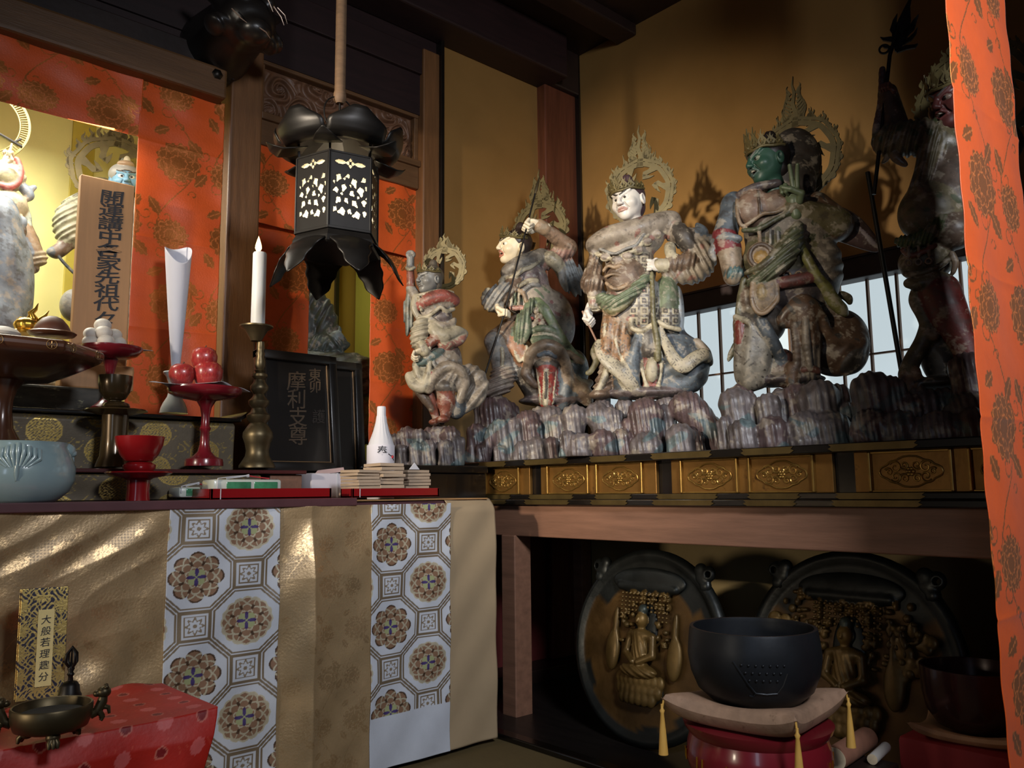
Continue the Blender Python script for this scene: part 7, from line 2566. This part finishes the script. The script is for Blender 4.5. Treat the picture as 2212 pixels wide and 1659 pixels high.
    for q in (-1, 1):
        def vases(g):
            g.ell((q * 0.135 * s, -0.03 * s, 0.012 * s), (0.03 * s, 0.07 * s, 0.014 * s), G * 0.75, 0.01)
            g.ell((q * 0.13 * s, 0.06 * s, 0.01 * s), (0.012 * s, 0.06 * s, 0.01 * s), G * 0.6, 0.01)
            if rich:
                for i in range(26):
                    g.ell((q * rnd.uniform(0.14, 0.25) * s, rnd.uniform(-0.02, 0.13) * s, 0.01 * s), (rnd.uniform(.012, .024) * s, rnd.uniform(.012, .024) * s, 0.009 * s), G * rnd.uniform(.6, 1.0), 0.004)
        part('flower_vase', vases)
    for q in (-1, 1):
        def ear(g):
            a = math.radians(90 - q * 42)
            cx, cy = R * 1.0 * math.cos(a), R * 1.0 * math.sin(a)
            for dx, dy, rr in ((0, 0, .03), (0.022 * q, 0.014, .026), (-0.01 * q, 0.024, .024), (0.012 * q, -0.026, .022)):
                g.ell((cx + dx * s, cy + dy * s, 0.0), (rr * s, rr * s, 0.016 * s), dk * 1.1, 0.006)
            g.ell((cx + 0.026 * q * s, cy + 0.012 * s, 0), (0.010 * s, 0.010 * s, 0.04), dk, 0.004, 'sub')
        part('hanger_ear', ear)
    return t


_p = hz(1400, 1624, 0.0045)
hanging_plaque('round votive plaque with gilt seated figure, left of the big bowl gong', _p[0] + 0.02, _p[1] + 0.05, 0.335, 2)
hanging_plaque('larger round votive plaque in deep shade behind the big bowl gong', 2.42, 1.235, 0.345, 6, rich=1.0)

# big bowl gong on its cushion and red stand
M_gong = mat('dark_bowl_bronze', S((40, 42, 46)), 0.42, 0.6, var=0.3, vscale=9, bump=0.0006, bscale=24)
BX = 1.73
BY = BX * ray(1630, 1450)[1] / ray(1630, 1450)[0]
BZ = float(hit(1630, 1538, 0, BX - 0.05)[2])          # foot of the bowl
BR = 140 * pxsize((BX, BY, 0.5)) / 0.151
SH = BZ - 0.032
st = thing('gong_stand', 'round red lacquered stand with gold marks under the bowl gong', 'stand', (BX, BY, 0))
st.scale = (0.92, 0.92, SH / 0.298)
MB().lathe([(0.175, 0.0), (0.18, 0.01), (0.175, 0.03), (0.14, 0.06), (0.135, 0.09), (0.15, 0.105), (0.165, 0.125), (0.172, 0.15), (0.168, 0.178), (0.15, 0.196), (0.152, 0.204), (0.170, 0.214), (0.176, 0.232), (0.172, 0.256), (0.165, 0.275), (0.178, 0.288), (0.182, 0.298), (0.0, 0.298)], 56).build('stand', M_dred, st, True, auto=45)
for i in range(12):
    a = i * math.pi / 6 + 0.2
    for q in (-0.06, 0, 0.06):
        c_, s_ = math.cos(a + q), math.sin(a + q)
        MB().bar((0.1715 * c_, 0.1715 * s_, 0.146), (0.1715 * c_, 0.1715 * s_, 0.168), 0.004, 0.003).build('gold_mark', M_gold, st)
        if q:
            MB().bar((0.1765 * c_, 0.1765 * s_, 0.226), (0.1765 * c_, 0.1765 * s_, 0.246), 0.003, 0.003).build('gold_mark', M_gold, st)


def cushion(label, x, y, z, w, h, rz, m, tm, tass=True):
    t = thing('cushion', label, 'cushion', (x, y, z), rz)
    n = 48
    V, F = [], []
    for sgn in (1, -1):
        for i in range(n + 1):
            for j in range(n + 1):
                a, b = i / n * 2 - 1, j / n * 2 - 1
                pin = 1 - 0.10 * (1 - a * a) * 1.0 - 0.0
                pjn = 1 - 0.10 * (1 - b * b)
                X, Y = a * w / 2 * pjn, b * w / 2 * pin
                e = (1 - a ** 8) * (1 - b ** 8)
                r = math.hypot(a, b)
                zz = sgn * h / 2 * max(e, 0) ** 0.4
                corner = (abs(a) * abs(b)) ** 3
                sag = -0.030 * math.exp(-(r / 0.75) ** 4) * (1 if sgn > 0 else 0.2) + 0.026 * corner
                V.append((X, Y, h / 2 + zz + sag))
        o = 0 if sgn > 0 else (n + 1) ** 2
        for i in range(n):
            for j in range(n):
                q = [o + i * (n + 1) + j, o + (i + 1) * (n + 1) + j, o + (i + 1) * (n + 1) + j + 1, o + i * (n + 1) + j + 1]
                F.append(q if sgn > 0 else q[::-1])
    mb = MB()
    mb.v, mb.f = V, F
    mb.build('pad', m, t, True)
    if tass:
        for sx, sy in ((-1, -1), (1, -1), (1, 1), (-1, 1)):
            cx, cy = sx * w / 2 * 0.99, sy * w / 2 * 0.99
            MB().lathe([(0.0, 0.055), (0.003, 0.054), (0.003, 0.045), (0.006, 0.040), (0.004, 0.034), (0.007, 0.0), (0.011, -0.055), (0.0, -0.055)], 14, (cx, cy, -0.012)).build('tassel', tm, t, True, auto=60)
            V_ = MB()
            V_.tube([(cx * 0.98, cy * 0.98, h / 2 + 0.022), (cx, cy, 0.03)], 0.0022, 6)
            V_.build('cord', tm, t, True)
    return t


M_cush = mat('faded_brown_brocade', S((150, 120, 98)), 0.6, var=0.3, vscale=26, bump=0.0008, bscale=60, wear=(S((92, 66, 50)), 30, 0.6, 0.7))
M_tass = mat('yellow_silk', S((206, 160, 78)), 0.5, var=0.1, vscale=30, stretch=(20, 20, 1))
cushion('faded brown brocade cushion with yellow tassels under the bowl gong', BX, BY, SH + 0.0005, 0.315, 0.062, math.radians(8), M_cush, M_tass)
g = thing('bowl_gong', 'large black bowl gong resting on the tasselled cushion', 'gong', (BX, BY, BZ + 0.006))
g.scale = (BR, BR, 1)
zr = float(hx(1630, 1353, BX)[2]) - BZ - 0.006
MB().lathe([(0.0, 0.0), (0.06, 0.0), (0.098, 0.008), (0.130, 0.036), (0.145, 0.072), (0.151, 0.110), (0.149, zr * 0.78), (0.145, zr - 0.006), (0.1435, zr), (0.136, zr), (0.135, zr - 0.01), (0.138, 0.115), (0.132, 0.08), (0.115, 0.042), (0.0, 0.02)], 72).build('bowl', M_gong, g, True, auto=50)
# raised turtle-shell band on its flank
va = math.atan2(-BY, -BX) + 0.12
eb = MB()


def onbowl(a, z):
    r = np.interp(z, [0.0, 0.008, 0.036, 0.072, 0.115, zr * 0.78, zr], [0.06, 0.098, 0.130, 0.145, 0.151, 0.148, 0.1435]) + 0.0006
    return (r * math.cos(va + a), r * math.sin(va + a), z)


for row in range(3):
    for i in range(7 - row):
        a = (i - (6 - row) / 2) * 0.10
        eb.ball(onbowl(a, 0.112 - row * 0.016), 0.0032, 8, 6)
eb.tube([onbowl(-0.42, 0.118), onbowl(-0.34, 0.10), onbowl(-0.22, 0.072), onbowl(-0.12, 0.052), onbowl(0.05, 0.05), onbowl(0.22, 0.052), onbowl(0.30, 0.07), onbowl(0.36, 0.095)], 0.0022, 6)
eb.tube([onbowl(-0.12, 0.052), onbowl(-0.16, 0.044), onbowl(-0.22, 0.046)], 0.002, 6)
eb.build('raised_band', M_gong, g, True)

# second bowl gong in the shade at the right
B2 = (2.28, float(2.28 * ray(2108, 1520)[1] / ray(2108, 1520)[0]))
Z2 = float(hx(2108, 1580, 2.20)[2])
rs = thing('red_cloth_stand', 'low stand under a red cloth carrying the second bowl gong', 'stand', (B2[0], B2[1], 0))
MB().box2((-0.135, -0.135, 0), (0.135, 0.135, Z2 - 0.035), 0.006).box2((-0.14, -0.14, 0.02), (0.14, 0.14, Z2 - 0.03), 0.012).build('cloth', mat('red_cloth', S((138, 24, 28)), 0.75, var=0.2, vscale=8, bump=0.001, bscale=12), rs, auto=40)
cushion('thin tan cushion under the second bowl gong', B2[0], B2[1], Z2 - 0.0295, 0.27, 0.03, 0.2, mat('tan_brocade', S((170, 128, 92)), 0.6, var=0.25, vscale=30), M_tass, False)
g2 = thing('bowl_gong', 'dark red-brown bowl gong half hidden behind the near orange curtain', 'gong', (B2[0], B2[1], Z2 - 0.014))
g2.scale = (1, 1, 0.86)
MB().lathe([(0.0, 0.0), (0.06, 0.0), (0.09, 0.012), (0.112, 0.05), (0.121, 0.10), (0.123, 0.168), (0.123, 0.175), (0.115, 0.175), (0.112, 0.10), (0.09, 0.04), (0.0, 0.02)], 64).build('bowl', mat('red_brown_lacquer', S((54, 26, 26)), 0.25, 0.2, var=0.3, vscale=8, coat=0.3), g2, True, auto=50)

# mallets on the floor
def mallet(label, pa, pb, r, m, cap):
    a, b = Vector(pa), Vector(pb)
    t = thing('mallet', label, 'mallet', pa)
    d = (b - a)
    R_ = d.to_track_quat('Z', 'Y').to_matrix()
    L_ = d.length
    MB().lathe([(0.0, 0.001), (r * 0.97, 0.001), (r, 0.006), (r, L_ - 0.005), (r * 0.95, L_), (0, L_)], 28, axis=R_).build('roll', m, t, True, auto=40)
    MB().lathe([(0.0, -0.0005), (r * 0.45, -0.0005), (r * 0.98, 0.0005), (r * 0.98, 0.002)], 28, axis=R_).build('end_cap', cap, t, True, auto=40)
    return t


M_mal = mat('brown_leather', S((128, 88, 70)), 0.6, var=0.3, vscale=20, bump=0.0006, bscale=60)
M_cap = mat('pale_end', S((206, 186, 154)), 0.7, var=0.2, vscale=30)
_a = hx(1802, 1640, 1.95)
ZM = float(_a[2])
_b = hz(1874, 1594, ZM)
lb = thing('low_box', 'low dark wooden box on the floor carrying the padded mallet', 'box', (2.03, 1.07, 0))
MB().box2((-0.10, -0.12, 0.0045), (0.09, 0.12, ZM - 0.028), 0.004).build('box', M_dark, lb)
mallet('thick brown padded mallet lying on the low box right of the gong stand', (*_a[:2], ZM), (*_b[:2], ZM), 0.0275, M_mal, M_cap)
_a, _b = hz(1884, 1640, ZM - 0.014), hz(1914, 1612, ZM - 0.014)
mallet('thin whitish roll lying beside the padded mallet', (*_a[:2], ZM - 0.015), (*_b[:2], ZM - 0.015), 0.0125, mat('whitish_cloth', S((190, 186, 180)), 0.8, var=0.1), M_cap)

# ------------------------------------------------------------------ figures inside the sanctuary
O = hy(40, 845, 3.55)
f = Fig('deity_statue', 'pale painted deity statue with a grey boar, glimpsed at the left edge of the sanctuary', 'statue', 40, 845, O, 0.0040)
BOA = np.array(S((112, 122, 134)))
f.ell((-10, 640, 20), (72, 180, 70), BOA, 12, fold=((1, 0.1), 60, 2))
f.ell((-30, 720, 60), (66, 110, 50), BOA * 1.05, 12)
f.ell((4, 560, 40), (44, 100, 50), BOA, 14)
f.ell((0, 480, 44), (38, 60, 44), BOA * 0.98, 12)
f.ell((46, 480, 30), (12, 14, 10), BOA * 1.15, 5)
f.smooth_chain([(18, 500, 74), (22, 540, 76), (30, 590, 72)], [9, 11, 8], BOA * 1.1, 4)
f.smooth_chain([(2, 590, 78), (10, 615, 80), (18, 650, 76)], [4, 5, 3], RED, 3)
f.smooth_chain([(48, 488, 30), (52, 500, 28), (50, 512, 26)], [6, 5, 3], BRN * 0.6, 2)
f.ell((20, 444, 10), (36, 34, 30), CRE * 0.85, 6)
f.smooth_chain([(-6, 452, 26), (20, 470, 38), (46, 464, 30)], 3, TAN, 2)
f.ell((18, 380, 0), (34, 36, 24), CRE * 0.95, 6, fold=((1, 0.6), 12, 1.4))
f.smooth_chain([(2, 400, 24), (22, 404, 28), (40, 392, 22), (44, 366, 14), (36, 344, 8)], 6, np.array(S((176, 92, 86))), 3)
f.ell((16, 384, 22), (22, 22, 10), OLV, 4)
f.smooth_chain([(44, 400, 0), (56, 412, 4), (64, 424, 4), (52, 432, 4)], [9, 10, 8, 4], BOA, 4)
f.smooth_chain([(58, 420, 4), (68, 408, 2), (76, 404, 0)], [7, 6, 3], BOA * 1.05, 3)
f.smooth_chain([(46, 440, 0), (56, 468, 0), (60, 486, 0)], [10, 10, 6], np.array(S((168, 178, 166))), 4)
f.smooth_chain([(52, 490, -4), (62, 520, -4), (72, 548, -4)], [14, 18, 18], TAN * 0.8, 6)
f.cone((56, 512, -2), (72, 518, -2), 12, 11, RED, 3)
f.ell((76, 556, -4), (24, 22, 18), CRE * 0.75, 5, fold=((0.4, 1), 12, 2))
f.smooth_chain([(60, 572, -6), (76, 580, -6), (66, 590, -4)], [8, 8, 3], DRK, 3)
f.ell((60, 830, 20), (60, 26, 50), GRY * 0.6, 10)
f.build('robe')
f.hand((12, 352, 10), (10, 28, 2), (-0.5, 0.0, 1), 46, (1.1, 1.1, 0.1, 1.2), CRE, side=1, h=0.002)
b = MB()
k = f.s
Mx = Matrix.Translation(Vector(f.F((-36, 262, -10)).tolist())) @ Matrix(((1, 0, 0, 0), (0, 0, -1, 0), (0, 1, 0, 0), (0, 0, 0, 1)))
aa = np.linspace(-1.5, 1.5, 40)
b.strip([(88 * k * math.cos(a), 88 * k * math.sin(a)) for a in aa], [5 * k] * 40, 0.008, Mx)
b.strip([(70 * k * math.cos(a), 70 * k * math.sin(a)) for a in aa], [2 * k] * 40, 0.008, Mx)
for a in np.linspace(-1.5, 1.5, 46):
    b.strip([(72 * k * math.cos(a), 72 * k * math.sin(a)), (87 * k * math.cos(a), 87 * k * math.sin(a))], [1.6 * k, 1.6 * k], 0.004, Mx)
b.build('wheel_halo', mat('dull_gold_wheel', S((150, 128, 76)), 0.5, 0.3), f.t)
b = MB()
b.bar(f.F((-8, 286, 14)), f.F((48, 318, 14)), 0.018, 0.008, 0.002)
b.bar(f.F((30, 308, 12)), f.F((46, 300, 12)), 0.010, 0.008, 0.002)
b.build('blade', M_iron, f.t)

O = hy(236, 850, 3.75)
f = Fig('guardian_statue', 'blue-faced guardian statue with flaming halo behind the wooden memorial tablet', 'statue', 236, 850, O, 0.0042)
f.ell((236, 520, 0), (64, 96, 40), PLA, 10)
f.ell((240, 660, 0), (70, 120, 46), GRY * 0.7, 12, fold=((1, 0.1), 26, 2))
f.ell((240, 800, 0), (84, 54, 46), DRK * 1.2, 12)
f.smooth_chain([(180, 440, 6), (152, 476, 10), (150, 510, 12)], [26, 30, 24], np.array(S((142, 140, 116))), 8, fold=((0.7, 1), 12, 2))
f.smooth_chain([(158, 510, 12), (136, 535, 16), (120, 546, 18)], [18, 13, 12], BRN * 0.9, 5)
f.ell((116, 545, 20), (14, 11, 12), BLU * 0.7, 4)
f.smooth_chain([(294, 450, 10), (304, 500, 12), (300, 580, 14)], [24, 22, 18], PLA, 8)
f.ell((160, 660, 0), (28, 36, 26), GRY * 0.7, 8)
f.smooth_chain([(122, 548, 26), (140, 570, 22), (166, 596, 16)], [3, 3.4, 3.4], BLU * 0.8, 1)
f.build('robe')
M, u = f.head((270, 392, 20), 36, 0.10, 0.05, -0.05, np.array(S((110, 152, 178))), DRK, 0.0, np.array(S((120, 118, 108))), lip=S((96, 120, 140)), angry=0.3, h=0.0022)
g_ = Sdf(0.0022)
g_.ell((0, 0.15 * u, 0.42 * u), (0.92 * u, 0.98 * u, 0.72 * u), GRY)
g_.ell((0, -1.0 * u, -0.15 * u), (0.85 * u, 0.95 * u, 0.62 * u), DRK, 0.05 * u, 'sub')
g_.ell((0.1 * u, -0.2 * u, 1.2 * u), (0.22 * u, 0.22 * u, 0.36 * u), CRE, 0.1 * u)
g_.ell((0, -0.45 * u, 0.95 * u), (0.5 * u, 0.35 * u, 0.22 * u), TAN, 0.1 * u)
o = g_.build('helmet', M_skinw, f.t)
o.matrix_local = M
f.halo((250, 372, -30), 66, 16, 0.1, 60, 30, 31, 1.15, n=22)

O = hy(690, 800, 3.5)
f = Fig('seated_statue', 'dark seated robed statue holding a round jewel, behind the black signboards', 'statue', 690, 900, hy(690, 900, 3.5), 0.0040)
GR = np.array(S((62, 72, 68)))
f.ell((640, 720, 0), (70, 110, 50), GR * 0.7, 14)
f.ell((640, 600, -4), (34, 42, 34), GR * 0.8, 10)
f.smooth_chain([(650, 640, 6), (690, 668, 16), (708, 720, 26), (712, 756, 36)], [28, 26, 22, 18], GR * 0.8, 10, fold=((1, 0.5), 16, 1.8))
f.smooth_chain([(668, 760, 40), (690, 746, 46), (712, 752, 50)], [20, 18, 14], GR, 8, fold=((1, 0.4), 12, 1.6))
f.ell((724, 742, 52), (24, 24, 20), GR, 8, fold=((1, -0.8), 12, 1.6))
f.ell((727, 730, 58), (15, 16, 14), np.array(S((110, 122, 122))), 3)
f.smooth_chain([(732, 718, 58), (734, 712, 56), (733, 706, 54)], [4, 3.5, 1.5], GR, 2)
f.smooth_chain([(742, 748, 56), (752, 744, 50)], [8, 4], GR * 0.8, 4)
f.smooth_chain([(660, 784, 44), (720, 790, 52), (776, 800, 40), (786, 826, 30), (774, 848, 26)], [22, 26, 30, 26, 16], np.array(S((82, 84, 66))), 10, fold=((0.4, 1), 18, 1.6))
f.smooth_chain([(660, 768, 60), (694, 770, 64), (724, 776, 62)], [8, 9, 6], np.array(S((112, 120, 112))), 4)
f.smooth_chain([(780, 856, 20), (790, 890, 20), (782, 930, 22), (800, 950, 22)], [14, 13, 16, 10], np.array(S((120, 118, 66))), 8, fold=((1, 0.3), 14, 2))
f.ell((700, 880, 0), (90, 60, 50), DRK, 12)
f.cone((700, 900, 0), (700, 985, 0), 80, 84, DRK, 12)
f.build('robe')
for _o in [f.t]:
    pass

# ------------------------------------------------------------------ dark carved beam end under the eaves, above the post
c = hy(512, 66, 2.84)
t = thing('carved_beam_end', 'black carved beam end with curling whiskers, above the post at the top left', 'carving', c)
g_ = Sdf(0.006)
s = pxsize(c)
L_ = lambda x, y, d: ((x - 512) * s, -d * s, (66 - y) * s)
KB = np.array(S((30, 26, 24)))
g_.cone(L_(512, 60, -110), L_(512, 60, 20), 78 * s, 62 * s, KB, 0)
g_.ell(L_(512, 70, 60), (56 * s, 50 * s, 50 * s), KB, 0.03)
g_.ell(L_(512, 108, 90), (34 * s, 34 * s, 26 * s), KB, 0.02)
for q in (-1, 1):
    g_.ell(L_(512 + q * 26, 40, 96), (14 * s, 14 * s, 14 * s), KB * 1.2, 0.01)
    g_.cone(L_(512 + q * 46, 40, 40), L_(512 + q * 92, 10, 10), 20 * s, 6 * s, KB, 0.02)
    g_.ell(L_(512 + q * 58, 92, 40), (26 * s, 30 * s, 20 * s), KB, 0.02, fold=((1, 0, 1), 0.03, 0.004))
g_.build('carving', mat('black_carved_wood', (1, 1, 1), 0.35, attr=True, var=0.3, bump=0.001, bscale=30), t)
for pts in (((506, 36, 120), (524, 50, 124), (536, 70, 122)), ((540, 54, 116), (556, 72, 118), (564, 86, 116)), ((550, 50, 112), (566, 62, 114), (574, 76, 110)), ((458, 84, 100), (474, 102, 108), (492, 112, 112)), ((508, 116, 122), (522, 120, 122), (534, 128, 118)), ((476, 42, 110), (486, 52, 114))):
    MB().tube([L_(*p) for p in pts], [0.0012 * 2] * (len(pts) - 1) + [0.0008], 6).build('whisker', mat('grey_whisker', S((150, 128, 112)), 0.35, 0.4), t, True)
